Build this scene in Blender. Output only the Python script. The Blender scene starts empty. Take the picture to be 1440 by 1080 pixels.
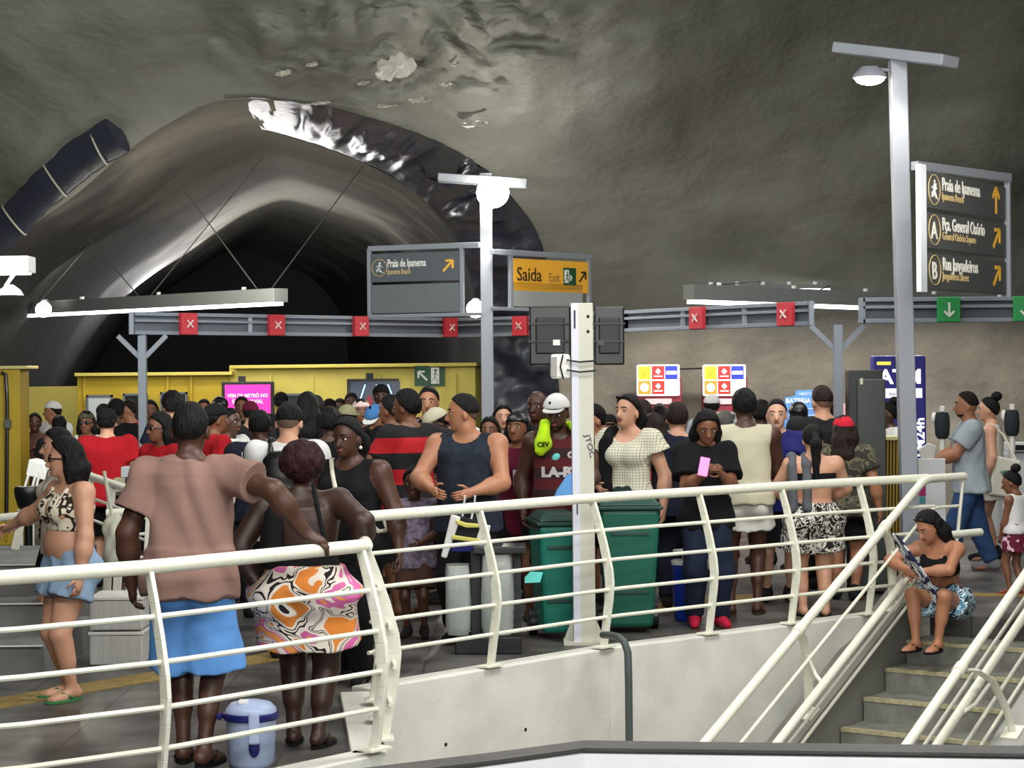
import bpy, bmesh, math, random
import numpy as np
from mathutils import Vector, Matrix, noise as mnoise
from mathutils.bvhtree import BVHTree
random.seed(7)
C = bpy.context.scene.collection
# ---------------------------------------------------------------- camera
F, HY, ROLL, CAMZ = 2800.0, 524.0, math.radians(-0.5), 1.95
CM = Matrix.Rotation(math.pi/2, 3, 'X') @ Matrix.Rotation(ROLL, 3, 'Z')
cd = bpy.data.cameras.new('camera'); cam = bpy.data.objects.new('camera', cd); C.objects.link(cam)
cd.sensor_fit = 'HORIZONTAL'; cd.sensor_width = 36; cd.lens = 36*F/1440
cd.shift_y = -(540-HY)/1440; cd.clip_end = 200
M4 = CM.to_4x4(); M4.translation = (0, 0, CAMZ); cam.matrix_world = M4
bpy.context.scene.camera = cam
def ray(px, py): return CM @ Vector(((px-720)/F, -(py-HY)/F, -1))
def P(px, py, Y):
    d = ray(px, py); t = Y/d.y
    return Vector((d.x*t, Y, CAMZ+d.z*t))
def G(px, py, z=0.0):
    d = ray(px, py); t = (z-CAMZ)/d.z
    return Vector((d.x*t, d.y*t, z))
# ---------------------------------------------------------------- look
sc = bpy.context.scene
sc.view_settings.view_transform = 'Standard'; sc.view_settings.look = 'None'
sc.view_settings.gamma = 1; sc.view_settings.exposure = 0.25
sc.view_settings.use_curve_mapping = False
wd = bpy.data.worlds.new('world'); sc.world = wd; wd.use_nodes = True
wd.node_tree.nodes['Background'].inputs[0].default_value = (.62, .66, .7, 1)
wd.node_tree.nodes['Background'].inputs[1].default_value = .06
def area(name, loc, target, size, power, col=(1, 1, 1), sy=None):
    l = bpy.data.lights.new(name, 'AREA'); l.energy = power; l.color = col
    l.shape = 'RECTANGLE'; l.size = size; l.size_y = sy or size
    o = bpy.data.objects.new(name, l); C.objects.link(o); o.location = loc
    o.rotation_euler = (Vector(target)-Vector(loc)).to_track_quat('-Z', 'Y').to_euler()
    return o
def point(name, loc, power, r=.1, col=(1, 1, 1)):
    l = bpy.data.lights.new(name, 'POINT'); l.energy = power; l.color = col; l.shadow_soft_size = r
    o = bpy.data.objects.new(name, l); C.objects.link(o); o.location = loc; return o
# unseen area lights added as fill; only batten_light comes from the fluorescent battens
area('concourse_fill', (-1.5, 6.5, 5.2), (0, 10.5, 0), 4.5, 230, (1, .98, .94), 1.2)
area('concourse_fill', (2.6, 11.5, 5.6), (1.5, 13.5, 0), 3.5, 260, (1, .98, .94), 1.2)
area('concourse_fill', (-2.0, 15.5, 5.2), (-1.0, 16.5, 0), 5, 95, (.97, .99, 1), .8)
area('concourse_fill', (3.4, 18.5, 4.9), (3.2, 19.5, 0), 5, 120, (1, .98, .95), .8)
area('batten_light', (3.6, 24.3, 2.6), (3.6, 24.45, 0), 5.5, 105, (1, .97, .90), .14)
area('batten_light', (-5.2, 27.2, 2.8), (-5.2, 27.2, 0), 5.0, 45, (1, .98, .92), .14)
area('booth_fill', (-4.0, 27.5, 3.3), (-3.4, 30.5, 1.3), 5, 55, (1, .97, .86), .3)  # unseen fill aimed at the booth fronts
area('vault_fill', (-3.5, 14.0, 3.4), (-5.6, 18.5, 8.0), 4, 480, (.96, 1, .96), .4)  # added upward fill to brighten the vault, no fixture there
area('vault_fill', (4.0, 15.0, 3.2), (4.5, 22.0, 7.0), 4, 24, (1, .93, .82), .4)
area('tunnel_up_fill', (-4.0, 24.0, 2.9), (-3.4, 27.0, 5.3), 3, 45, (1, .95, .86), .3)  # unseen fill added to lift the ceiling at the tunnel mouth
area('landing_fill', (.6, 2.2, 3.2), (.5, 5.5, .7), 2.2, 200, (1, 1, .99), .5)  # unseen fill added above the frame to brighten the parapet panel
area('stairwell_fill', (2.6, 7.2, 3.7), (1.6, 13.0, -1.2), 4, 125, (1, 1, .97), .4)  # added fill, no fixture, brightens the concrete fascia under the rail
area('tunnel_up_fill', (-5.0, 33, 2.9), (-5.0, 38, 5.2), 3, 110, (.95, .98, 1), .4)  # fill added facing up to lift the deep tunnel ceiling
area('tunnel_fill', (-5.5, 36, 3.6), (-5.5, 30, 3.5), 3, 160, (1, .98, .95), .3)  # unseen fill added deep inside to lift the dark tunnel walls
# ---------------------------------------------------------------- materials
MATS = {}
def _n(nt, t, **kw):
    n = nt.nodes.new(t)
    for k, v in kw.items(): setattr(n, k, v)
    return n
def lin(c):
    return tuple((x/12.92 if x <= .04045 else ((x+.055)/1.055)**2.4) for x in c[:3])+(1,)
def mat(name, col=(.5, .5, .5), rough=.6, metal=0, bump=0, bscale=60, var=0, vscale=6, col2=None, emit=0, spec=.5, stretch=(1, 1, 1), alpha=1, trans=0):
    if name in MATS: return MATS[name]
    m = bpy.data.materials.new(name); m.use_nodes = True; nt = m.node_tree
    b = nt.nodes['Principled BSDF']; L = nt.links.new
    c = lin(col)
    b.inputs['Base Color'].default_value = c; b.inputs['Roughness'].default_value = rough
    b.inputs['Metallic'].default_value = metal; b.inputs['Specular IOR Level'].default_value = spec
    b.inputs['Alpha'].default_value = alpha; b.inputs['Transmission Weight'].default_value = trans
    tc = _n(nt, 'ShaderNodeTexCoord'); mp = _n(nt, 'ShaderNodeMapping'); L(tc.outputs['Object'], mp.inputs[0])
    mp.inputs['Scale'].default_value = stretch
    if emit:
        b.inputs['Emission Color'].default_value = c; b.inputs['Emission Strength'].default_value = emit
    if var or col2:
        nz = _n(nt, 'ShaderNodeTexNoise'); nz.inputs['Scale'].default_value = vscale; nz.inputs['Detail'].default_value = 6
        L(mp.outputs[0], nz.inputs['Vector'])
        rp = _n(nt, 'ShaderNodeValToRGB'); L(nz.outputs[0], rp.inputs[0])
        c2 = lin(col2) if col2 else tuple(x*(1-var) for x in c[:3])+(1,)
        rp.color_ramp.elements[0].position = .36; rp.color_ramp.elements[1].position = .64
        rp.color_ramp.elements[0].color = c2; rp.color_ramp.elements[1].color = c
        L(rp.outputs[0], b.inputs['Base Color'])
    if bump:
        n2 = _n(nt, 'ShaderNodeTexNoise'); n2.inputs['Scale'].default_value = bscale; n2.inputs['Detail'].default_value = 5
        L(mp.outputs[0], n2.inputs['Vector'])
        bp = _n(nt, 'ShaderNodeBump'); bp.inputs['Strength'].default_value = bump; bp.inputs['Distance'].default_value = .02
        L(n2.outputs[0], bp.inputs['Height']); L(bp.outputs[0], b.inputs['Normal'])
    MATS[name] = m; return m
def pattern(name, kind, cols, scale=20, rough=.85, pos=.5, axis='Z', distort=0):
    """woven or printed cloth: stripes, leopard blotches, zebra, floral, check"""
    if name in MATS: return MATS[name]
    m = bpy.data.materials.new(name); m.use_nodes = True; nt = m.node_tree; L = nt.links.new
    b = nt.nodes['Principled BSDF']; b.inputs['Roughness'].default_value = rough
    tc = _n(nt, 'ShaderNodeTexCoord')
    rp = _n(nt, 'ShaderNodeValToRGB'); rp.color_ramp.interpolation = 'CONSTANT'
    els = rp.color_ramp.elements
    while len(els) < len(cols): els.new(.5)
    ps = pos if isinstance(pos, (list, tuple)) else [0, pos]
    for e, p_, c in zip(els, ps, cols): e.position = p_; e.color = lin(c)
    if kind == 'stripes':
        w = _n(nt, 'ShaderNodeTexWave', wave_type='BANDS', bands_direction=axis)
        w.inputs['Scale'].default_value = scale; w.inputs['Distortion'].default_value = distort
        w.inputs['Detail'].default_value = 0 if not distort else 1; w.inputs['Detail Scale'].default_value = 1.2
        L(tc.outputs['Object'], w.inputs[0]); L(w.outputs['Fac'], rp.inputs[0])
    elif kind == 'blotch':
        w = _n(nt, 'ShaderNodeTexNoise'); w.inputs['Scale'].default_value = scale; w.inputs['Detail'].default_value = 1.5
        w.inputs['Distortion'].default_value = distort
        L(tc.outputs['Object'], w.inputs['Vector']); L(w.outputs[0], rp.inputs[0])
    elif kind == 'floral':
        w = _n(nt, 'ShaderNodeTexVoronoi'); w.inputs['Scale'].default_value = scale
        L(tc.outputs['Object'], w.inputs['Vector']); sp = _n(nt, 'ShaderNodeSeparateColor')
        L(w.outputs['Color'], sp.inputs[0]); L(sp.outputs[0], rp.inputs[0])
    elif kind == 'check':
        sx = _n(nt, 'ShaderNodeSeparateXYZ'); L(tc.outputs['Object'], sx.inputs[0])
        outs = []
        for a in ('X', 'Z'):
            f = _n(nt, 'ShaderNodeMath', operation='MULTIPLY'); f.inputs[1].default_value = scale; L(sx.outputs[a], f.inputs[0])
            g = _n(nt, 'ShaderNodeMath', operation='FRACT'); L(f.outputs[0], g.inputs[0])
            outs.append(g)
        mn = _n(nt, 'ShaderNodeMath', operation='MINIMUM'); L(outs[0].outputs[0], mn.inputs[0]); L(outs[1].outputs[0], mn.inputs[1])
        L(mn.outputs[0], rp.inputs[0])
    L(rp.outputs[0], b.inputs['Base Color'])
    MATS[name] = m; return m
# ---------------------------------------------------------------- mesh helpers
class MB:
    def __init__(s): s.v = []; s.f = []; s.mi = []; s.m = 0
    def add(s, vs, fs):
        o = len(s.v); s.v += [tuple(v) for v in vs]; s.f += [tuple(i+o for i in f) for f in fs]; s.mi += [s.m]*len(fs); return s
    def hexa(s, p):   # p: 4 bottom ccw, 4 top
        return s.add(p, [(3, 2, 1, 0), (4, 5, 6, 7), (0, 1, 5, 4), (1, 2, 6, 5), (2, 3, 7, 6), (3, 0, 4, 7)])
    def box(s, c, size, R=None):
        c = Vector(c); h = [x/2 for x in size]; R = R or Matrix.Identity(3)
        pts = [c + R @ Vector((sx*h[0], sy*h[1], sz*h[2])) for sz in (-1, 1) for sx, sy in ((-1, -1), (1, -1), (1, 1), (-1, 1))]
        return s.hexa(pts)
    def beam(s, a, b, w, t, up=(0, 0, 1)):
        a = Vector(a); b = Vector(b); d = (b-a).normalized(); x = d.cross(Vector(up))
        x = x.normalized() if x.length > 1e-4 else Vector((1, 0, 0)); u = x.cross(d)
        pts = []
        for q in (a, b):
            pts += [q-x*w/2-u*t/2, q+x*w/2-u*t/2, q+x*w/2+u*t/2, q-x*w/2+u*t/2]
        return s.hexa(pts)
    def tube(s, pts, r, n=12, caps=True, flat=1.0, up=None):
        pts = [Vector(p) for p in pts]; k = len(pts); rs = r if isinstance(r, (list, tuple)) else [r]*k
        vs = []; prev = None
        for i, p in enumerate(pts):
            a = pts[max(i-1, 0)]; b = pts[min(i+1, k-1)]; d = (b-a).normalized()
            if prev is None:
                ref = Vector(up) if up else (Vector((0, 0, 1)) if abs(d.z) < .9 else Vector((1, 0, 0)))
                x = d.cross(ref).normalized()
            else:
                x = prev - d*prev.dot(d); x = x.normalized() if x.length > 1e-6 else d.orthogonal().normalized()
            prev = x; y = d.cross(x)
            for j in range(n):
                t = 2*math.pi*j/n; vs.append(p + x*math.cos(t)*rs[i] + y*math.sin(t)*rs[i]*flat)
        fs = [(i*n+j, i*n+(j+1) % n, (i+1)*n+(j+1) % n, (i+1)*n+j) for i in range(k-1) for j in range(n)]
        if caps: fs += [tuple(range(n-1, -1, -1)), tuple((k-1)*n+j for j in range(n))]
        return s.add(vs, fs)
    def ell(s, c, r, R=None, n=10, m=7):
        c = Vector(c); R = R or Matrix.Identity(3); r = r if hasattr(r, '__len__') else (r, r, r)
        vs = [c + R @ Vector((0, 0, -r[2]))]
        for i in range(1, m):
            ph = -math.pi/2 + math.pi*i/m
            for j in range(n):
                t = 2*math.pi*j/n
                vs.append(c + R @ Vector((r[0]*math.cos(ph)*math.cos(t), r[1]*math.cos(ph)*math.sin(t), r[2]*math.sin(ph))))
        vs.append(c + R @ Vector((0, 0, r[2]))); last = len(vs)-1
        fs = [(0, 1+(j+1) % n, 1+j) for j in range(n)]
        fs += [(1+i*n+j, 1+i*n+(j+1) % n, 1+(i+1)*n+(j+1) % n, 1+(i+1)*n+j) for i in range(m-2) for j in range(n)]
        fs += [(last, 1+(m-2)*n+j, 1+(m-2)*n+(j+1) % n) for j in range(n)]
        return s.add(vs, fs)
    def prism(s, poly, o, ux, uy, dep):
        """extrude a 2-D outline (ccw in ux,uy) by vector dep"""
        o = Vector(o); ux = Vector(ux); uy = Vector(uy); dep = Vector(dep); n = len(poly)
        vs = [o+ux*a+uy*b for a, b in poly] + [o+ux*a+uy*b+dep for a, b in poly]
        return s.add(vs, [tuple(range(n-1, -1, -1)), tuple(range(n, 2*n))] + [(i, (i+1) % n, n+(i+1) % n, n+i) for i in range(n)])
    def lathe(s, prof, c=(0, 0, 0), n=20, sx=1, sy=1):
        c = Vector(c); vs = []
        for r, z in prof:
            for j in range(n):
                t = 2*math.pi*j/n; vs.append(c+Vector((r*sx*math.cos(t), r*sy*math.sin(t), z)))
        k = len(prof)
        fs = [(i*n+j, i*n+(j+1) % n, (i+1)*n+(j+1) % n, (i+1)*n+j) for i in range(k-1) for j in range(n)]
        fs += [tuple(range(n-1, -1, -1)), tuple((k-1)*n+j for j in range(n))]
        return s.add(vs, fs)
    def build(s, name, ms, parent=None, smooth=False, bevel=0, origin=None, fixn=True):
        ms = ms if isinstance(ms, (list, tuple)) else [ms]
        o3 = Vector(origin) if origin else Vector((0, 0, 0))
        me = bpy.data.meshes.new(name); me.from_pydata([Vector(v)-o3 for v in s.v], [], s.f)
        for m_ in ms: me.materials.append(m_)
        me.polygons.foreach_set('material_index', s.mi)
        if fixn:
            bm = bmesh.new(); bm.from_mesh(me); bmesh.ops.recalc_face_normals(bm, faces=bm.faces); bm.to_mesh(me); bm.free()
        if smooth:
            me.polygons.foreach_set('use_smooth', [True]*len(me.polygons))
            if smooth != 2:
                try: me.set_sharp_from_angle(angle=math.radians(40))
                except Exception: pass
        o = bpy.data.objects.new(name, me); C.objects.link(o); o.location = o3
        if parent: o.parent = parent
        if bevel:
            b = o.modifiers.new('bevel', 'BEVEL'); b.width = bevel; b.segments = 2; b.limit_method = 'ANGLE'
        return o
def tag(o, label, cat, group=None, kind=None):
    if label: o['label'] = label
    if cat: o['category'] = cat
    if group: o['group'] = group
    if kind: o['kind'] = kind
    return o
def struct(o): o['kind'] = 'structure'; return o
def empty(name, loc, label, cat, group=None):
    o = bpy.data.objects.new(name, None); C.objects.link(o); o.location = loc; o.empty_display_size = .1
    return tag(o, label, cat, group)
def adopt(parent, *kids):
    for k in kids:
        k.parent = parent; k.matrix_parent_inverse = Matrix.Translation(-Vector(parent.location))
    return parent
def text_mesh(s, size, o, ux, uy, m, name='lettering', parent=None, align='LEFT', sx=1.0, thick=.002, bold=0.0):
    """flat lettering on a board: o = baseline point, ux/uy = board axes"""
    cu = bpy.data.curves.new(name, 'FONT'); cu.body = s; cu.size = size; cu.align_x = align; cu.extrude = thick; cu.offset = bold; cu.resolution_u = 3
    tmp = bpy.data.objects.new('tmp', cu); C.objects.link(tmp)
    bpy.context.view_layer.update()
    me = bpy.data.meshes.new_from_object(tmp.evaluated_get(bpy.context.evaluated_depsgraph_get()))
    bpy.data.objects.remove(tmp); bpy.data.curves.remove(cu)
    ux = Vector(ux).normalized(); uy = Vector(uy).normalized(); n = ux.cross(uy); o = Vector(o)
    for v in me.vertices: v.co = o + ux*v.co.x*sx + uy*v.co.y + n*v.co.z
    me.materials.clear(); me.materials.append(m)
    ob = bpy.data.objects.new(name, me); C.objects.link(ob)
    if parent: adopt(parent, ob)
    return ob
# ================================================================ setting
concrete = mat('pale_concrete', (.86, .86, .82), .8, bump=.15, bscale=40, var=.14, vscale=3)
steprock = mat('stair_granite', (.50, .50, .47), .55, bump=.1, bscale=60, var=.3, vscale=9)
nosing = mat('worn_yellow_nosing', (.70, .67, .53), .7, var=.35, vscale=25)
shot = mat('shotcrete', (.43, .43, .40), .85, bump=.9, bscale=5, col2=(.31, .31, .28), vscale=.9, spec=.3)
shot_in = mat('tunnel_shotcrete', (.46, .44, .40), .95, bump=.35, bscale=9, col2=(.37, .355, .325), vscale=1.1, spec=.2)
lining = mat('dark_lining', (.2, .2, .2), .9, bump=.3, bscale=6, var=.3, vscale=1, spec=.2)
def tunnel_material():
    m = bpy.data.materials.new('tunnel_shade_wall'); m.use_nodes = True; nt = m.node_tree; L = nt.links.new; b = nt.nodes['Principled BSDF']; b.inputs['Roughness'].default_value = .95; b.inputs['Specular IOR Level'].default_value = .2
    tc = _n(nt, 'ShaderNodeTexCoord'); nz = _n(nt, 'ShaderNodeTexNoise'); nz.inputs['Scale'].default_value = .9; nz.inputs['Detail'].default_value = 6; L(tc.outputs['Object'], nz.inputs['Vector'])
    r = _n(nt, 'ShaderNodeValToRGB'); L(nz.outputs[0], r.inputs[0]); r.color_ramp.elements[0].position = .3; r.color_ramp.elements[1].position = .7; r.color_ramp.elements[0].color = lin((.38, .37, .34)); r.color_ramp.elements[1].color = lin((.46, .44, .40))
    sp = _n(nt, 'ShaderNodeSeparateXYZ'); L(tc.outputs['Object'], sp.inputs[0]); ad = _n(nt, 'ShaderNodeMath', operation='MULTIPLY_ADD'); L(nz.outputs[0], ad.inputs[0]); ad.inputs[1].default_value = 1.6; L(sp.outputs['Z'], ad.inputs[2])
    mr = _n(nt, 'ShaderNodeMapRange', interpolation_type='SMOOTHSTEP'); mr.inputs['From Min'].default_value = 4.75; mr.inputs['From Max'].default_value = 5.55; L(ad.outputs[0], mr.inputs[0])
    mx = _n(nt, 'ShaderNodeMix', data_type='RGBA'); L(mr.outputs[0], mx.inputs[0]); mx.inputs[6].default_value = lin((.22, .215, .21)); L(r.outputs[0], mx.inputs[7]); L(mx.outputs[2], b.inputs['Base Color'])  # dark lower colour paints in the light falling off inside the tunnel
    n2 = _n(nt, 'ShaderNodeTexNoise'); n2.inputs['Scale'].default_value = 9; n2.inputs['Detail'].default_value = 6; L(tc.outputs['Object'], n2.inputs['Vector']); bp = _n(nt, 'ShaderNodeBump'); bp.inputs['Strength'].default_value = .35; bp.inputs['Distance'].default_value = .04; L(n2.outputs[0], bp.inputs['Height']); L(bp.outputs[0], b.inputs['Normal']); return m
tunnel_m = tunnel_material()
lowwall = mat('trowelled_wall', (.58, .55, .49), .9, bump=.4, bscale=14, col2=(.47, .45, .41), vscale=1.6)
darkwall = mat('dark_tunnel_end', (.2, .2, .2), .95, bump=.5, bscale=8)
tarp = mat('black_plastic_sheet', (.17, .185, .23), .38, bump=.5, bscale=7, spec=.7)
yellow = mat('yellow_paint', (.72, .61, .13), .55, var=.12, vscale=3)
pale_yellow = mat('pale_yellow_paint', (.80, .74, .36), .55, var=.1, vscale=3)
rail_w = mat('cream_rail_paint', (.93, .93, .86), .38, var=.08, vscale=30)
post_g = mat('grey_steel', (.54, .56, .59), .45, metal=.1)
beam_g = mat('gantry_grey', (.50, .53, .57), .5, metal=.1)
beam_d = mat('gantry_recess', (.34, .37, .40), .6)
black = mat('matte_black', (.05, .05, .06), .5)
blackp = mat('black_plastic', (.07, .07, .08), .35)
white = mat('white_paint', (.88, .88, .86), .5)
red = mat('signal_red', (.74, .20, .24), .5)
green_s = mat('signal_green', (.12, .56, .28), .5)
exit_g = mat('exit_green', (.05, .30, .17), .5)
gold = mat('sign_gold', (.95, .72, .22), .5)
amber = mat('sign_amber', (.93, .68, .20), .5)
signg = mat('sign_charcoal', (.30, .31, .31), .5)
tube_e = mat('fluorescent_tube', (1, 1, 1), .5, emit=5)
# floor with polished wet looking stone
def floor_material():
    m = bpy.data.materials.new('polished_stone_floor'); m.use_nodes = True; nt = m.node_tree; L = nt.links.new
    b = nt.nodes['Principled BSDF']; tc = _n(nt, 'ShaderNodeTexCoord')
    nz = _n(nt, 'ShaderNodeTexNoise'); nz.inputs['Scale'].default_value = 1.6; nz.inputs['Detail'].default_value = 8
    L(tc.outputs['Object'], nz.inputs['Vector'])
    rp = _n(nt, 'ShaderNodeValToRGB'); L(nz.outputs[0], rp.inputs[0])
    rp.color_ramp.elements[0].position = .38; rp.color_ramp.elements[0].color = lin((.20, .195, .19))
    rp.color_ramp.elements[1].position = .68; rp.color_ramp.elements[1].color = lin((.44, .43, .41))
    bk = _n(nt, 'ShaderNodeTexBrick'); bk.offset = 0; bk.inputs['Scale'].default_value = 1
    bk.inputs['Brick Width'].default_value = .6; bk.inputs['Row Height'].default_value = .6; bk.inputs['Mortar Size'].default_value = .006
    bk.inputs['Color1'].default_value = bk.inputs['Color2'].default_value = (1, 1, 1, 1); bk.inputs['Mortar'].default_value = (.45, .45, .45, 1)
    L(tc.outputs['Object'], bk.inputs['Vector'])
    mx = _n(nt, 'ShaderNodeMix', data_type='RGBA', blend_type='MULTIPLY'); mx.inputs[0].default_value = 1
    L(rp.outputs[0], mx.inputs[6]); L(bk.outputs['Color'], mx.inputs[7]); L(mx.outputs[2], b.inputs['Base Color'])
    r2 = _n(nt, 'ShaderNodeMapRange'); r2.inputs['To Min'].default_value = .2; r2.inputs['To Max'].default_value = .6
    n2 = _n(nt, 'ShaderNodeTexNoise'); n2.inputs['Scale'].default_value = 3.5; L(tc.outputs['Object'], n2.inputs['Vector'])
    L(n2.outputs[0], r2.inputs[0]); L(r2.outputs[0], b.inputs['Roughness'])
    return m
floor_m = floor_material()
# plan of the guard rails (read at the height of the top rail)
RT = 1.08
RL = [G(-170, 820, RT), G(0, 813, RT), G(215, 797, RT), G(515, 767, RT)]
RR = [G(497, 728, RT), G(840, 700, RT), G(1160, 680, RT)]
ST_O = Vector((3.31, 15.89, 0)); ST_D = Vector((-.223, -.311, 0)); ST_R = Vector((.813, -.583, 0)); ST_W = 1.3; RIS = .17
def flat(v, z=0.0): return Vector((v.x, v.y, z))
# right rail runs to the top of the stair
RR.append(Vector((ST_O.x, ST_O.y, RT)))
def outn(a, b):
    d = (b-a); d.z = 0; d.normalize(); return Vector((d.y, -d.x, 0))
edge = [flat(p) for p in RL]+[flat(p) for p in RR]
off = []
for i, p in enumerate(edge):
    a = edge[max(i-1, 0)]; b = edge[min(i+1, len(edge)-1)]
    off.append(p+outn(a, b)*.10)
off[-1] = ST_O.copy()
R0 = ST_O+ST_R*ST_W
poly = off + [flat(R0), flat(R0)+Vector((.5, -.35, 0)), Vector((12, 8, 0)), Vector((16, 60, 0)), Vector((-20, 60, 0)), Vector((-20, off[0].y-2, 0))]
mb = MB(); n = len(poly)
mb.add([(p.x, p.y, 0) for p in poly]+[(p.x, p.y, -.25) for p in poly],
       [tuple(range(n)), tuple(range(2*n-1, n-1, -1))]+[(i, (i+1) % n, n+(i+1) % n, n+i) for i in range(n)])
struct(mb.build('floor', floor_m))
# tactile strip: laid as thin tiles on the floor
tact = mat('tactile_yellow', (.62, .52, .26), .7, bump=.6, bscale=90, var=.35, vscale=14)
def strip(pts, w, z=.006):
    mb = MB()
    for a, b in zip(pts, pts[1:]):
        nn = outn(a, b); mb.hexa([a+nn*w/2-Vector((0, 0, .0)), b+nn*w/2, b-nn*w/2, a-nn*w/2,
                                   a+nn*w/2+Vector((0, 0, z)), b+nn*w/2+Vector((0, 0, z)), b-nn*w/2+Vector((0, 0, z)), a-nn*w/2+Vector((0, 0, z))])
    return mb
struct(strip([G(-60, 1000), G(120, 968), G(360, 928), G(560, 890)], .30).build('trim_1', tact))
struct(strip([G(860, 862), G(960, 850), G(1075, 838)], .32).build('trim_2', tact))
struct(strip([G(1330, 836), G(1460, 838)], .22).build('trim_3', tact))
# fascia walls under the two rails
mb = MB()
def fascia(a, b, z0, z1, th=.18):
    nn = outn(a, b)
    mb.hexa([flat(a, z0), flat(b, z0), flat(b, z0)-nn*th, flat(a, z0)-nn*th, flat(a, z1), flat(b, z1), flat(b, z1)-nn*th, flat(a, z1)-nn*th])
for a, b in zip(off[4:], off[5:]): fascia(a+outn(a, b)*.015, b+outn(a, b)*.015, -3.2, .05)
struct(mb.build('wall_platform', concrete, bevel=.008))
mb = MB()
for a, b in zip(off[:4], off[1:4]): fascia(a+outn(a, b)*.015, b+outn(a, b)*.015, -3.2, .035)
fascia(off[3], off[4], -3.2, .035)
struct(mb.build('wall_platform_left', concrete, bevel=.008))
mb = MB(); fascia(flat(R0)+Vector((.5, -.35, 0)), Vector((12, 8, 0)), -3.2, .04); struct(mb.build('wall_platform_right', concrete, bevel=.008))
# bolt holes in the concrete
for px, py in ((627, 1047), (739, 1026)):
    a, b = off[4], off[5]; nn = outn(a, b); d = ray(px, py)
    t = (flat(a)+nn*.016).dot(nn)/Vector((d.x, d.y, 0)).dot(nn); c = Vector((d.x*t, d.y*t, CAMZ+d.z*t))
    mb = MB(); mb.tube([c-nn*.01, c+nn*.002], .012, 10); struct(mb.build('trim_hole', black))
struct(MB().box((0, 14, -3.25), (40, 30, .1)).build('floor_lower', mat('lower_floor', (.42, .42, .40), .6, var=.3)))
# stairs
mb = MB(); mn = MB()
for k in range(1, 16):
    a = ST_O+ST_D*(k-1); z = -RIS*k
    p = [a, a+ST_R*ST_W, a+ST_R*ST_W+ST_D*1.12, a+ST_D*1.12]
    # order ccw from above
    q = [p[0], p[3], p[2], p[1]]
    mb.hexa([flat(v, z-.6) for v in q]+[flat(v, z) for v in q])
    e = ST_D.normalized()
    q = [a+ST_D*1.12-e*.05+Vector((0, 0, z)), a+ST_D*1.12+e*.006+Vector((0, 0, z))]
    mn.hexa([flat(q[0], z+.001), flat(q[1], z-.022), flat(q[1], z-.022)+ST_R*ST_W, flat(q[0], z+.001)+ST_R*ST_W,
             flat(q[0], z+.005), flat(q[1], z+.005), flat(q[1], z+.005)+ST_R*ST_W, flat(q[0], z+.005)+ST_R*ST_W])
st = struct(mb.build('stairs', steprock)); struct(mn.build('trim_nosing', nosing))
def stp(n, w, h): return ST_O+ST_D*n+ST_R*w+Vector((0, 0, -RIS*n+h))
mb = MB()
mb.hexa([stp(-.1, -.26, -2), stp(14, -.26, -2), stp(14, -.02, -2), stp(-.1, -.02, -2), stp(-.1, -.26, .3), stp(14, -.26, .3), stp(14, -.02, .3), stp(-.1, -.02, .3)])
struct(mb.build('wall_stair_left', mat('stringer_grey', (.52, .52, .49), .8, var=.25, vscale=2), bevel=.01))
mb = MB()
mb.hexa([stp(.9, ST_W+.01, -2.5), stp(14, ST_W+.01, -2.5), stp(14, ST_W+.25, -2.5), stp(.9, ST_W+.25, -2.5), stp(.9, ST_W+.01, .3), stp(14, ST_W+.01, .3), stp(14, ST_W+.25, .3), stp(.9, ST_W+.25, .3)])
struct(mb.build('wall_stair_right', mat('stringer_pale', (.66, .66, .63), .75, var=.2, vscale=2), bevel=.01))
# foreground parapet close to the camera
def fw(px, py, s): return P(px, py, F/s)
pa = [G(380, 1098, .91), G(525, 1078, .91), G(700, 1057, .91), G(820, 1041, .91), G(1460, 1049, .91)]
mb = MB(); mw = MB()
for i in range(len(pa)-1):
    a, b = pa[i], pa[i+1]
    nn0 = Vector((0, -1, 0)); w = .115
    q = [a, a+nn0*w, b+nn0*w, b]
    mb.hexa([flat(v, .902) for v in q]+[flat(v, .91) for v in q])
    q = [a+nn0*.02, a+nn0*(w-.015), b+nn0*(w-.015), b+nn0*.02]
    mw.hexa([flat(v, -.2) for v in q]+[flat(v, .9015) for v in q])
struct(mb.build('trim_coping', mat('rubber_coping', (.27, .265, .25), .6, bump=.15, bscale=30, var=.3, vscale=5)))
struct(mw.build('wall_parapet', mat('parapet_panel', (.90, .90, .90), .5, var=.08, vscale=4)))
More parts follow.
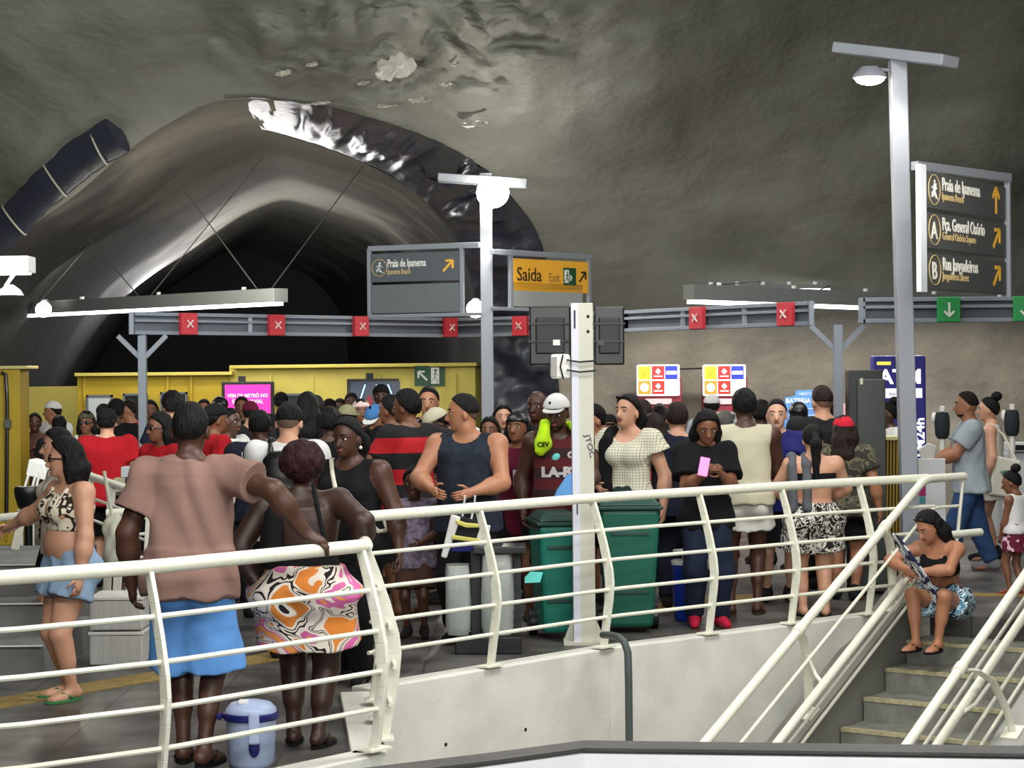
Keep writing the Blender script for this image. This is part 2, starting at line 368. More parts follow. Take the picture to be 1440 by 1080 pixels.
# ---------------------------------------------------------------- cavern
def ysurf(z): return 8+18*math.sqrt(max(0, 1-(max(z-1, 0)/7.6)**2))
ARCH = [(-8.1, -.1), (-7.9, 1.2), (-7.3, 2.4), (-6.4, 3.5), (-5.3, 4.18), (-4.6, 4.62), (-4.0, 4.92), (-3.3, 5.14), (-2.3, 5.08), (-1.36, 4.86), (-.7, 4.62), (-.18, 4.3), (.36, 3.6), (.55, 2.6), (.62, 1.4), (.66, -.1)]
INNER = [(-8.1, -.1), (-7.9, 1.2), (-7.3, 2.4), (-6.4, 3.5), (-5.3, 4.22), (-4.6, 4.68), (-4.0, 5.0), (-3.4, 5.18), (-2.7, 5.02), (-2.1, 4.8), (-1.48, 4.5), (-1.0, 4.1), (-.65, 3.6), (-.42, 2.6), (-.36, 1.4), (-.36, -.1)]
def dens(pl, m):
    out = []
    k = len(pl)-1
    for i in range(m+1):
        t = i/m*k; j = min(int(t), k-1); f = t-j
        p0 = pl[max(j-1, 0)]; p1 = pl[j]; p2 = pl[j+1]; p3 = pl[min(j+2, k)]
        out.append(tuple(.5*(2*p1[c]+(p2[c]-p0[c])*f+(2*p0[c]-5*p1[c]+4*p2[c]-p3[c])*f*f+(3*p1[c]-p0[c]-3*p2[c]+p3[c])*f**3) for c in (0, 1)))
    return out
NU, NV = 210, 110
arch = dens(ARCH, NU); inner = dens(INNER, NU)
outer = dens([(-17, -.1), (-17, 2), (-17, 4), (-17, 6.5), (-16, 8.5), (-11, 8.55), (-8, 8.58), (-4, 8.58), (-1, 8.58), (2, 8.58), (6, 8.58), (10, 8.55), (14, 7.5), (14, 5), (14, 2.5), (14, -.1)], NU)
def rock(x, z):
    p = Vector((x*.35, z*.5, 0)); v = mnoise.noise(p)*.55+mnoise.noise(p*2.7+Vector((5, 3, 1)))*.22+mnoise.noise(p*7)*.08
    # crumpled sheet around the crown of the arch
    e = math.exp(-((x+1.2)/2.2)**2-((z-5.9)/.9)**2)
    v += e*(abs(mnoise.noise(Vector((x*2.1+9, z*3, 4))))*.9+abs(mnoise.noise(Vector((x*5, z*6, 2))))*.45+abs(mnoise.noise(Vector((x*11, z*12, 2))))*.2)
    return v
vs = []; fs = []; mi = []
for j in range(NV+1):
    t = (j/NV)**1.35
    for i in range(NU+1):
        x = arch[i][0]*(1-t)+outer[i][0]*t; z = arch[i][1]*(1-t)+outer[i][1]*t
        amp = min(1, t*9)*(.15+.85*min(1, max(z-2.6, 0)/1.5))
        vs.append((x, ysurf(z)-rock(x, z)*amp-.02, z+rock(z+7, x)*amp*.3*(1 if z > 1 else 0)))
W1 = NU+1
mb = MB(); mb.v = vs
for j in range(NV):
    for i in range(NU):
        mb.f.append((j*W1+i, j*W1+i+1, (j+1)*W1+i+1, (j+1)*W1+i))
        zc = vs[j*W1+i][2]; xc = vs[j*W1+i][0]
        mb.mi.append(0)
def cavern_material():
    m = bpy.data.materials.new('cavern_wall'); m.use_nodes = True; nt = m.node_tree; L = nt.links.new; b = nt.nodes['Principled BSDF']
    b.inputs['Roughness'].default_value = .62; b.inputs['Specular IOR Level'].default_value = .4
    tc = _n(nt, 'ShaderNodeTexCoord')
    def noise(sc_, det, dist=0):
        q = _n(nt, 'ShaderNodeTexNoise'); q.inputs['Scale'].default_value = sc_; q.inputs['Detail'].default_value = det; q.inputs['Distortion'].default_value = dist; L(tc.outputs['Object'], q.inputs['Vector']); return q
    def ramp(src, a, b_, ca, cb):
        r = _n(nt, 'ShaderNodeValToRGB'); L(src, r.inputs[0]); e = r.color_ramp.elements; e[0].position = a; e[1].position = b_; e[0].color = lin(ca); e[1].color = lin(cb); return r
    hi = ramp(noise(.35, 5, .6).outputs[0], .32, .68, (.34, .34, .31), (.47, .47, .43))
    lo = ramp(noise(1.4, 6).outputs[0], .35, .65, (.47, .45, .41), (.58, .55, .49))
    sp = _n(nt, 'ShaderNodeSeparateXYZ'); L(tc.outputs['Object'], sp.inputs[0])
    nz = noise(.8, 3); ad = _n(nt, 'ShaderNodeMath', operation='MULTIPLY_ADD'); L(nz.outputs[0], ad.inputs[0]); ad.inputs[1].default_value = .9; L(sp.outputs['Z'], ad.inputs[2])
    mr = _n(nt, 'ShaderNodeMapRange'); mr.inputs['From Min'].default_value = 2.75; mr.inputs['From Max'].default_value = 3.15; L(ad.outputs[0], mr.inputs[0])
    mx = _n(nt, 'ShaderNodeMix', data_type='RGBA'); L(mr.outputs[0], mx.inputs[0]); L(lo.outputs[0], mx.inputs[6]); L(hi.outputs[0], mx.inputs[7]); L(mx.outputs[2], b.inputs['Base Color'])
    bp = _n(nt, 'ShaderNodeBump'); bp.inputs['Strength'].default_value = .5; bp.inputs['Distance'].default_value = .05; L(noise(7, 7).outputs[0], bp.inputs['Height']); L(bp.outputs[0], b.inputs['Normal']); return m
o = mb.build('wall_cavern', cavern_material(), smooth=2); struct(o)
# roof of the cavern over the camera side
mb = MB(); mb.box((0, 2, 8.75), (36, 16, .3)); struct(mb.build('ceiling_cavern', shot))
# tunnel behind the arch
mb = MB(); secs = []
for k in range(13):
    t = k/12; Yk = 26.3+22*t; sx = -3.2*t*t; shr = 1-.10*t
    row = [(-4+(x+4)*shr+sx, Yk, z*(1-.04*t)+min(1, k)*.06*mnoise.noise(Vector((x*.7, k*.7, z*.7)))) for x, z in inner]; secs.append(row)
mb.v = [v for r in secs for v in r]
for k in range(12):
    for i in range(NU): mb.f.append((k*W1+i, (k+1)*W1+i, (k+1)*W1+i+1, k*W1+i+1)); zz_ = secs[k][i][2]; mb.mi.append(0)
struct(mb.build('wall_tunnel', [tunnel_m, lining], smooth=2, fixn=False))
struct(MB().box((-6, 48.4, 3), (24, .2, 8)).build('wall_tunnel_end', darkwall))
# concrete lip filling the arch thickness on the left half
mb = MB()
for i in range(0, NU):
    for r, yy in ((arch, None),): pass
mb.v = [(x, ysurf(z)-.02, z) for x, z in arch]+[(x, 26.3, z) for x, z in inner]
for i in range(NU):
    if i < 106: mb.f.append((i, i+1, W1+i+1, W1+i)); mb.mi.append(0)
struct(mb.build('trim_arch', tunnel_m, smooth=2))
# black sheeting hung from the right half of the arch
def sheet(rowa, rowb, m, i0, i1, amp=.16, seed=1, nv=14):
    mb = MB(); W = i1-i0+1
    for j in range(nv+1):
        t = j/nv
        for i in range(i0, i1+1):
            a = rowa[i]; b = rowb[i]; p = Vector(a).lerp(Vector(b), t)
            u = i*.22
            amp_ = amp*min(1, (i-i0)/22)
            w = mnoise.noise(Vector((u*.9, t*1.2, seed)))+.6*abs(mnoise.noise(Vector((u*2.6, t*2+u, seed+4))))+.3*mnoise.noise(Vector((u*6, t*4, seed)))
            e = math.sin(math.pi*min(1, max(0, t*.9+.08)))
            p.y -= (w*amp_+.05)*e; p.z -= abs(w)*amp_*.5*e*(1 if a[2] > 2 else .0)
            p.x -= w*amp_*.4*e
            mb.v.append(tuple(p))
    for j in range(nv):
        for i in range(W-1): mb.f.append((j*W+i, j*W+i+1, (j+1)*W+i+1, (j+1)*W+i)); mb.mi.append(0)
    return mb
ra = [(x, ysurf(z)-.07, z+.01) for x, z in arch]; rb = [(x, 26.1, z) for x, z in inner]
o = sheet(ra, rb, tarp, 98, NU, .30, 1, 22).build('plastic_sheet', tarp, smooth=2)
tag(o, 'wrinkled black plastic sheet hanging along the right side of the tunnel arch', 'plastic sheet')
# sheet roll lashed outside the left haunch, with pale straps
pts = [P(px, py, ysurf(z)-.30) for px, py, z in ((-25, 362, 3.5), (12, 318, 3.7), (60, 268, 4.1), (112, 222, 4.4), (166, 188, 4.7))]
mb = MB(); rr = []; nn_ = 24; fine = []
for i in range(len(pts)-1):
    for k in range(6): fine.append(pts[i].lerp(pts[i+1], k/6))
fine.append(pts[-1])
rs = [.17+.035*mnoise.noise(Vector((i*.5, 2, 1)))+.05*min(1, i/18) for i in range(len(fine))]
mb.tube(fine, [r*1.1 for r in rs], 20, flat=.42, up=(0, 1, 0))
ro = mb.build('sheeting_roll', tarp, smooth=True)
tag(ro, 'black sheeting bundle strapped along the left haunch of the tunnel arch', 'plastic sheet')
strap_m = mat('pale_strap', (.72, .70, .62), .5)
for k in (7, 14, 21):
    mb = MB(); c = fine[k]; d = (fine[k+1]-fine[k-1]).normalized() if k < 24 else d; a = d.cross(Vector((0, 1, 0))).normalized(); b = d.cross(a)
    mb.tube([c+(a*math.cos(t)+b*math.sin(t)*.45)*(rs[k]*1.1+.012)+d*.05*math.sin(t) for t in [2*math.pi*q/20 for q in range(21)]], .012, 6)
    mb.build('strap', strap_m, ro, smooth=True)
# loose peeled flakes of membrane near the crown
flake = mat('peeled_membrane', (.72, .71, .66), .35, bump=.3)
for q, (px, py, w, h, lab) in enumerate([(556, 97, 62, 36, 'largest pale flake of peeled lining on the vault above the arch'),
        (400, 104, 26, 9, 'small pale lining flake left of the large one on the vault'), (590, 142, 34, 7, 'long thin pale lining flake right above the arch crown'),
        (626, 120, 26, 5, 'thin pale lining curl up and right of the long flake'), (452, 146, 30, 5, 'low pale lining strip just above the left part of the arch'), (440, 92, 20, 6, 'tiny pale lining flake up and left of the largest flake'), (640, 92, 14, 5, 'isolated tiny pale lining flake high right of the largest flake'), (545, 150, 34, 4, 'flat pale lining strip hugging the arch crown'),
        (668, 176, 40, 8, 'bright crumpled lining edge near the tall floodlight'), (512, 118, 22, 6, 'small curled lining flake just left below the large one')]):
    Yq = ysurf(P(px, py, 22).z)-.55; c = P(px, py, Yq); s_ = F/Yq; mb = MB(); nv = 9
    nx_, nz_ = 7, 5; W2 = nx_+1; top = []
    for j in range(nz_+1):
        for i in range(W2):
            u, v = i/nx_*2-1, j/nz_*2-1; e_ = 1-.35*abs(mnoise.noise(Vector((u*2+q*3, v*2, 1)))); k_ = math.sqrt(max(0, 1-.5*v*v))*e_; k2 = math.sqrt(max(0, 1-.5*u*u))*e_
            top.append(c+Vector((u*k_*w/2/s_+.10*v*h/s_, -.05-.16*abs(mnoise.noise(Vector((u*1.6+q, v*1.8, 7))))-.05*u, v*k2*h/2/s_+.06*mnoise.noise(Vector((u*2, q, 3)))*(h/20))))
    back = [v_+Vector((0, .012, 0)) for v_ in top]; m_ = len(top); fs_ = []
    for j in range(nz_):
        for i in range(nx_):
            a_ = j*W2+i; fs_ += [(a_, a_+1, a_+W2+1, a_+W2), (m_+a_+W2, m_+a_+W2+1, m_+a_+1, m_+a_)]
    rim = [i for i in range(W2)]+[j*W2+nx_ for j in range(1, nz_+1)]+[nz_*W2+i for i in range(nx_-1, -1, -1)]+[j*W2 for j in range(nz_-1, 0, -1)]
    fs_ += [(rim[i], rim[(i+1) % len(rim)], m_+rim[(i+1) % len(rim)], m_+rim[i]) for i in range(len(rim))]
    mb.add(top+back, fs_)
    tag(mb.build('lining_flake', flake), lab, 'lining flake', 'peeled flakes of lining')
# ================================================================ guard rails
def along(pts, t):
    d = [0]
    for a, b in zip(pts, pts[1:]): d.append(d[-1]+(b-a).length)
    L = d[-1]*t
    for i in range(len(pts)-1):
        if L <= d[i+1]+1e-9:
            f = (L-d[i])/(d[i+1]-d[i]); return pts[i].lerp(pts[i+1], f), outn(pts[i], pts[i+1])
    return pts[-1].copy(), outn(pts[-2], pts[-1])
def t_at(pts, px):
    best = (9e9, 0)
    for k in range(401):
        p, _ = along(pts, k/400); q = 720+F*p.x/p.y; best = min(best, (abs(q-px), k/400))
    return best[1]
PROF = [(0, 1.06), (.05, .92), (.10, .76), (.14, .60), (.15, .50), (.14, .38), (.115, .22), (.09, .07)]
def bow(z): return float(np.interp(z, [p[1] for p in PROF][::-1], [p[0] for p in PROF][::-1]))
def blade(p, nn, z0=.06, w=.074, th=.022, name='post', parent=None, zt=1.06):
    mb = MB(); tdir = Vector((0, 0, 1)).cross(nn)
    pr = [(o, z) for o, z in PROF]; pr[-1] = (pr[-1][0], z0)
    L = []
    for i, (o, z) in enumerate(pr):
        ww = w*(.75+.5*min(1, abs(i-3.5)/3.5)*0+.25*(1-abs(i-3.5)/3.5))
        c = flat(p)+nn*o+Vector((0, 0, z))
        L.append([c-nn*ww/2-tdir*th/2, c+nn*ww/2-tdir*th/2, c+nn*ww/2+tdir*th/2, c-nn*ww/2+tdir*th/2])
    for a, b in zip(L, L[1:]): mb.hexa(b+a)
    o = mb.build(name, rail_w, parent, bevel=.003)
    m2 = MB(); c = flat(p)+nn*pr[-1][0]; R = Matrix([tdir, nn, Vector((0, 0, 1))]).transposed()
    m2.box(c+Vector((0, 0, z0+.006)), (.15, .10, .012), R)
    m2.build('base_plate', rail_w, o); return o
def rail_run(name, pts, label, posts, zb=(.86, .66, .46, .27), z0=.06, t0=0, t1=1, capped=True):
    root = empty(name, flat(pts[0]), label, 'railing'); k = []
    P_ = [along(pts, t0+(t1-t0)*i/24)[0] for i in range(25)]
    k.append(MB().tube(P_, .034, 14, up=(0, 0, 1)).build('top_rail', rail_w, smooth=True))
    for z in zb:
        L = []
        for i in range(25):
            p, nn = along(pts, t0+(t1-t0)*i/24); L.append(flat(p)+nn*(bow(z)-.005)+Vector((0, 0, z)))
        k.append(MB().tube(L, .013, 8).build('bar', rail_w, smooth=True))
    for t in posts:
        p, nn = along(pts, t); k.append(blade(p, nn, z0))
    adopt(root, *k); return root
rail_run('guard_rail', RL, 'cream guard rail in the left foreground with a man leaning on it', [t_at(RL, -70), t_at(RL, 208), .985])
JG = [RL[-1].copy(), RR[0].copy()]
rail_run('guard_rail', JG, 'short cream guard rail section seen end-on at the platform corner', [.10, .42, .72])
rail_run('guard_rail', RR[:3]+[RR[3]], 'long cream guard rail above the concrete wall, from the corner to the stair', [t_at(RR, x) for x in (672, 832, 982, 1098, 1206)], z0=.06)
# ---------------------------------------------------------------- stair handrails
def srail(side, label, HT=1.13, HM=.68, w0=0, n0=.15, n1=13.5, inw=.12, posts=(5.0,), stub=True):
    root = empty('stair_handrail', stp(n0, w0, 0), label, 'handrail'); k = []
    sg = 1 if side == 'left' else -1
    a = stp(n0, w0, HT); b = stp(n1, w0, HT); fwd = (stp(0, w0, 0)-stp(1, w0, 0)); fwd.z = 0; fwd.normalize()
    sdir = Vector((.75, .66, 0)).normalized()
    def line(h0, dw, r, ext, nm, nst=n0):
        a = stp(nst, w0+dw, h0+0); b = stp(n1, w0+dw, h0); pts = [b, a]
        if ext:
            e = a+sdir*ext; pts = [b, a+(b-a).normalized()*.10, a+(b-a).normalized()*.03+Vector((0, 0, -.006)), a+sdir*.06, e]
        k.append(MB().tube(pts, r, 14, up=(0, 0, 1)).build(nm, rail_w, smooth=True))
    e = .52 if stub else 0
    line(HT-.03, 0, .034, e, 'top_rail'); line(HM-.03, sg*inw, .032, e*1.05, 'lower_rail')
    for hh_, dw in ((.90, sg*.05), (.50, sg*.06), (.36, sg*.04)):
        line(hh_-.03, dw, .013, e*.7 if hh_ > .4 else 0, 'bar')
    for n in posts:
        A = stp(n+.85 if side == 'left' else n+1.7, w0, HT-.03); Bp = stp(n, w0-(.10 if side == 'left' else -.10), .31)
        M1 = A.lerp(Bp, .45)+(fwd*.06 if side == 'left' else fwd*.14)+Vector((0, 0, .10))
        M2 = A.lerp(Bp, .8)+(fwd*.04 if side == 'left' else fwd*.09)+Vector((0, 0, .05)); mb = MB()
        P_ = [A, A.lerp(M1, .5)+Vector((0, 0, .03)), M1, M2, Bp]
        mb.tube(P_, [.03, .034, .037, .034, .03], 8, flat=.45, up=(0, 0, 1)); o = mb.build('post', rail_w, smooth=True); k.append(o)
        R = Matrix([ST_R, ST_D.normalized(), Vector((0, 0, 1))]).transposed()
        m2 = MB(); m2.box(Bp+Vector((0, 0, .0)), (.12, .16, .014), R @ Matrix.Rotation(math.radians(-24), 3, 'X')); m2.build('base_plate', rail_w, o)
        m3 = MB(); d = (stp(1, 0, 0)-stp(0, 0, 0)).normalized(); m3.tube([A-d*.04, A+d*.04], .043, 14); m3.build('collar', rail_w, o, smooth=True)
        q = stp(n+.45 if side == 'left' else n+1.0, w0+sg*inw, HM-.03); q2 = P_[2]
        m4 = MB(); m4.tube([q2, q2.lerp(q, .5)-Vector((0, 0, .05)), q-Vector((0, 0, .02))], .014, 8); m4.build('bracket', rail_w, o, smooth=True)
    adopt(root, *k); return root
srail('left', 'cream stair handrail nearest the concrete wall, on the left side of the steps', posts=(1.25, 4.97))
srail('right', 'cream stair handrail crossing the lower right corner, right of the steps', w0=ST_W+.03, n0=1.0, posts=(4.9,), stub=False)
# end post of the level stub
p = RR[3]+Vector((.33, .29, 0)); mb = MB()
mb.tube([p+Vector((.02, 0, -.02)), flat(p)+Vector((-.03, 0, .6)), flat(p)+Vector((-.12, 0, .02))], [.028, .034, .028], 8, flat=.45)
o = mb.build('handrail_end_post', rail_w, smooth=True); tag(o, 'slanted cream post under the level stub end of the stair handrail', 'post')
# ---------------------------------------------------------------- poles, lamps
def frame_axes(a, b):
    ux = (b-a); ux.z = 0; ux.normalize(); return ux, Vector((0, 0, 1)), ux.cross(Vector((0, 0, 1)))
def spotl(name, loc, tgt, power, col, ang=150):
    l = bpy.data.lights.new(name, 'SPOT'); l.energy = power; l.color = col; l.spot_size = math.radians(ang); l.spot_blend = .4; l.shadow_soft_size = .12
    o = bpy.data.objects.new(name, l); C.objects.link(o); o.location = loc; o.rotation_euler = (Vector(tgt)-Vector(loc)).to_track_quat('-Z', 'Y').to_euler()
glow = mat('lamp_glow', (1, .97, .9), .5, emit=45); glow2 = mat('lamp_lens', (1, .98, .93), .5, emit=22); glow3 = mat('strip_glow', (1, 1, .98), .5, emit=7)
def lamp_post(px, s, ytop, ybar, wid, label, bar, fl, base_z=0, r=.06, lean=0):
    Y = F/s; t = P(px, ytop, Y); root = empty('lamp_post', (t.x, Y, base_z), label, 'lamp post'); k = []
    R = Matrix.Rotation(lean, 3, 'Y')
    mb = MB(); mb.beam((t.x+math.tan(-lean)*t.z*1.0, Y, base_z), (t.x, Y, t.z), wid, wid, up=(0, 1, 0)); k.append(mb.build('pole', post_g, bevel=.008))
    mb = MB(); mb.box((t.x+math.tan(-lean)*t.z, Y, base_z+.01), (wid*2.2, wid*2.2, .02)); k.append(mb.build('base_plate', post_g))
    a = P(bar[0], bar[1], Y+bar[4]); b = P(bar[2], bar[3], Y-bar[4]); mb = MB(); mb.beam(a, b, .26, .09); c_ = mb.build('crossbar', post_g, bevel=.01); k.append(c_)
    for f_ in fl:
        c = P(f_[0], f_[1], Y-.12); o = None; mb = MB(); rr_ = f_[2]/s
        mb.lathe([(.0, rr_*.55), (rr_*.5, rr_*.5), (rr_*.95, rr_*.05), (rr_, -rr_*.15), (0, -rr_*.12)], c, 20, 1, .8); h_ = mb.build('floodlight', post_g, smooth=True); k.append(h_)
        mb = MB(); mb.ell(c-Vector((0, rr_*.3 if f_[5] else 0, rr_*.15)), (rr_*f_[3], rr_*f_[3]*.8, rr_*f_[4]), None, 18, 10); mb.build('lens', glow if f_[5] else glow2, h_, smooth=True)
        mb = MB(); mb.tube([c+Vector((0, .02, rr_*.4)), Vector((t.x, Y, c.z+rr_*.4))], .015, 8); k.append(mb.build('bracket', post_g))
        spotl('floodlight_lamp', c-Vector((0, .12, rr_*.75)), c-Vector((0, 1.6 if f_[5] else .3, 2)), f_[6], (1, .97, .9))
    adopt(root, *k); return root, t
LP1, LT1 = lamp_post(1262, 171, 84, 0, .135, 'tall grey lamp post on the right with a flat crossbar and direction board', (1182, 68, 1337, 86, .35), [(1223, 106, 24, .88, .42, 0, 45)], lean=math.radians(-1.0))
point('floodlight_back_lamp', P(693, 268, F/125)+Vector((.05, .42, -.05)), 55, .1, (1, .98, .94))
LP2, LT2 = lamp_post(683, 125, 244, 0, .14, 'grey lamp post in the centre with a glaring floodlight at its top', (616, 250, 741, 258, 0), [(693, 268, 24, .95, .9, 1, 300)])
# small glaring lamps
def small_lamp(px, py, Y, r, power, label):
    c = P(px, py, Y); root = empty('spotlight', c, label, 'lamp')
    a = MB().lathe([(r*1.1, 0), (r*1.2, .05), (r*.5, .14), (0, .15)], c-Vector((0, 0, 0)), 16).build('housing', post_g, smooth=True)
    b = MB().ell(c-Vector((0, r*.9, -.02)), (r*1.25, r*.8, r*1.2), None, 16, 11).build('lens', glow, smooth=True); adopt(root, a, b); spotl('spot_lamp', c-Vector((0, .10, .14)), c-Vector((0, 1.2, 2)), power, (1, .9, .72)); return root
small_lamp(669, 437, 23.0, .085, 45, 'small warm glaring lamp on the gantry under the centre sign frame')
small_lamp(63, 438, 23.6, .075, 35, 'small warm glaring lamp under the long strip light at left')
# T-shaped lamp at the left edge
r_ = empty('lamp_post', P(-60, 372, 18.5)*1, 'lamp head reaching in from the left edge above the strip light', 'lamp post'); r_.location.z = 0
a = P(-120, 374, 18.5); b = P(45, 372, 18.5)
k = [MB().beam(a, b, .3, .15).build('crossbar', mat('lamp_head_white', (.86, .87, .86), .5), bevel=.008), MB().box((a+b)/2-Vector((0, 0, .083)), ((b-a).length*.94, .2, .012)).build('diffuser', glow3)]
k.append(MB().beam((P(-60, 372, 18.5).x, 18.55, 0), P(-60, 380, 18.55), .12, .12, up=(0, 1, 0)).build('pole', post_g))
c = P(14, 408, 18.5); k.append(MB().tube([P(20, 385, 18.5), P(8, 402, 18.5), c], .018, 8).build('arm', white)); k.append(MB().lathe([(.03, .05), (.1, 0), (.13, -.05), (0, -.03)], c, 14).build('lamp_cup', white, smooth=True)); adopt(r_, *k)
# ---------------------------------------------------------------- strip lights on wires
def batten(pa, pb, label, w=.22, hgt=.17, wires=(), segs=2):
    root = empty('strip_light', pa, label, 'strip light'); d = (pb-pa); k = []
    k.append(MB().beam(pa, pb, w, hgt).build('housing', mat('batten_grey', (.45, .46, .45), .5), bevel=.006))
    for i in range(segs):
        a = pa.lerp(pb, (i+.015)/segs)-Vector((0, 0, hgt/2+.02)); b = pa.lerp(pb, (i+.985)/segs)-Vector((0, 0, hgt/2+.02)); k.append(MB().beam(a, b, w*.62, .04).build('tube', tube_e))
    for top, t in wires: k.append(MB().tube([pa.lerp(pb, t)+Vector((0, 0, hgt/2)), top], .008, 5).build('wire', mat('wire_grey', (.35, .35, .34), .5)))
    for i in range(5):
        k.append(MB().tube([pa.lerp(pb, .08+.2*i)+Vector((0, 0, hgt/2-.01)), pa.lerp(pb, .08+.2*i)+Vector((0, 0, hgt/2+.04))], .03, 8).build('hanger', white))
    adopt(root, *k); return root
pa = P(395, 415, 24.5); pb = P(-120, 444, 31.5); pb.z = 2.95
def tt(px): return min(max((px-395)/(-515), 0), 1)*.93
batten(pa, pb, 'long strip light hung on crossing wires inside the tunnel mouth', wires=[(P(208, 198, 26.8), .05), (P(371, 220, 27.5), .30), (P(212, 243, 27.5), .6), (P(90, 295, 27.8), .33), (P(520, 220, 26.9), .02), (P(10, 330, 28), .66)], segs=3)
batten(P(140, 476, 44), P(-60, 476, 44), 'distant strip light deep in the tunnel at left', hgt=.1, segs=4)
batten(P(968, 411, 22.4), P(1460, 430, 24.9), 'long strip light above the lane gantry on the right', wires=[(P(1070, 396, 25.2), .05), (P(1168, 401, 25.3), .35)], segs=3)
batten(P(985, 404, 25.0), P(1168, 403, 25.2), 'thin far strip light behind the right-hand batten', w=.08, hgt=.05, segs=2)
# ---------------------------------------------------------------- lane gantry
def cross_mark(c, ux, n, s_, m, kind='x'):
    mb = MB(); u = Vector((0, 0, 1))
    if kind == 'x':
        for sg in (-1, 1): mb.beam(c-(ux+u*sg)*s_*.33+n*.004, c+(ux+u*sg)*s_*.33+n*.004, s_*.17, .008, up=n.cross(ux+u*sg))
        for sg in (-1, 1): pass
    else:
        mb.box(c+n*.004, (s_*.13, .008, s_*.7)); 
        for sg in (-1, 1): mb.beam(c-u*s_*.36+n*.004, c+ux*sg*s_*.32-u*s_*.02+n*.004, .03, .008, up=(0, 1, 0))
    return mb
def arrow(o, ux, uy, n, s_, dr):
    """arrow pointing along unit 2-D dr, centred at o"""
    d = ux*dr[0]+uy*dr[1]; p = -ux*dr[1]+uy*dr[0]; mb = MB(); w = s_*.15
    pts2 = [(-.5, -.075), (.38, -.075), (.38, .075), (-.5, .075)]
    mb.prism([(a*s_, b*s_) for a, b in pts2], o, d, p, n*.004)
    for sg in (-1, 1):
        tip = Vector((.5, 0)); q = Vector((.12, sg*.36)); e = (q-tip).normalized(); f = Vector((-e.y, e.x))*.07
        pl = [tip-f, q-f, q+f, tip+f]
        mb.prism([(v.x*s_, v.y*s_) for v in pl], o, d, p, n*.005)
    return mb
GB = [P(186, 456, 21.2), P(640, 461, 24.6), P(800, 461, 23.6), P(880, 452, 22.2), P(1140, 437, 19.7)]
GB2 = [P(1212, 433, 18.9), P(1460, 433, 18.9)]
ZT, ZB = 2.63, 2.39
gx = []
def gantry(pts, label, signs, col, kind):
    root = empty('lane_gantry', flat(pts[0]), label, 'gantry'); k = []
    for i, (a, b) in enumerate(zip(pts, pts[1:])):
        mb = MB(); a0, b0 = flat(a), flat(b)
        for z, t in ((ZT-.02, .04), (ZB+.02, .04), ((ZT*.62+ZB*.38), .03)): mb.beam(a0+Vector((0, 0, z)), b0+Vector((0, 0, z)), .12, t)
        m = 3 if (b0-a0).length > 2.5 else 1
        for j in range(m+1):
            c = a0.lerp(b0, j/m); mb.box(c+Vector((0, 0, (ZT+ZB)/2)), (.05, .12, ZT-ZB))
        k.append(mb.build('beam', beam_g, bevel=.004))
        mb = MB(); mb.beam(a0+Vector((0, .01, (ZT+ZB)/2)), b0+Vector((0, .01, (ZT+ZB)/2)), .03, ZT-ZB-.04); k.append(mb.build('recessed_panel', beam_d))
    for px in signs:
        # find point on polyline at px
        for a, b in zip(pts, pts[1:]):
            xa = 720+F*a.x/a.y; xb = 720+F*b.x/b.y
            if xa <= px <= xb:
                best = min(((abs(720+F*(a.lerp(b, t/200).x)/(a.lerp(b, t/200).y)-px), t/200) for t in range(201)))[1]
                ux = flat(b-a).normalized(); n = ux.cross(Vector((0, 0, 1))); c = flat(a.lerp(b, best))+n*.085+Vector((0, 0, (ZT+ZB)/2))
                R = Matrix([ux, -n, Vector((0, 0, 1))]).transposed()
                o = MB().box(c, (.215, .06, .235), R).build('lane_sign', col, bevel=.006); k.append(o)
                mk = cross_mark(c+n*.032, ux, n, .12, white, kind) if kind == 'x' else arrow(c+n*.031, ux, Vector((0, 0, 1)), n, .13, (0, -1))
                m_ = mk.build('cross_mark' if kind == 'x' else 'arrow_mark', white, o)
                break
    adopt(root, *k)
    return root
gantry(GB, 'grey lane gantry spanning the crowd with red crossed lane signs', (259, 383, 502, 626, 738, 876, 990, 1114), red, 'x')
gantry(GB2, 'grey lane gantry at the right end with green arrow lane signs', (1332, 1438), green_s, 'a')
def gcol(px, Y, label, br=.26):
    t = P(px, 470, Y); root = empty('gantry_column', (t.x, Y, 0), label, 'column'); k = [MB().beam((t.x, Y, 0), (t.x, Y, 2.39), .085, .085, up=(0, 1, 0)).build('column_shaft', beam_g, bevel=.004)]
    mb = MB()
    for sg in (-1, 1): mb.beam((t.x, Y, 2.12), (t.x+sg*br, Y, 2.38), .03, .05)
    k.append(mb.build('brace', beam_g)); k.append(MB().box((t.x, Y, .01), (.2, .2, .02)).build('base_plate', beam_g)); adopt(root, *k)
gcol(200, 21.3, 'slim grey gantry column on the left in front of the yellow booth'); gcol(1178, 19.5, 'slim grey gantry column on the right beside the blue totem')
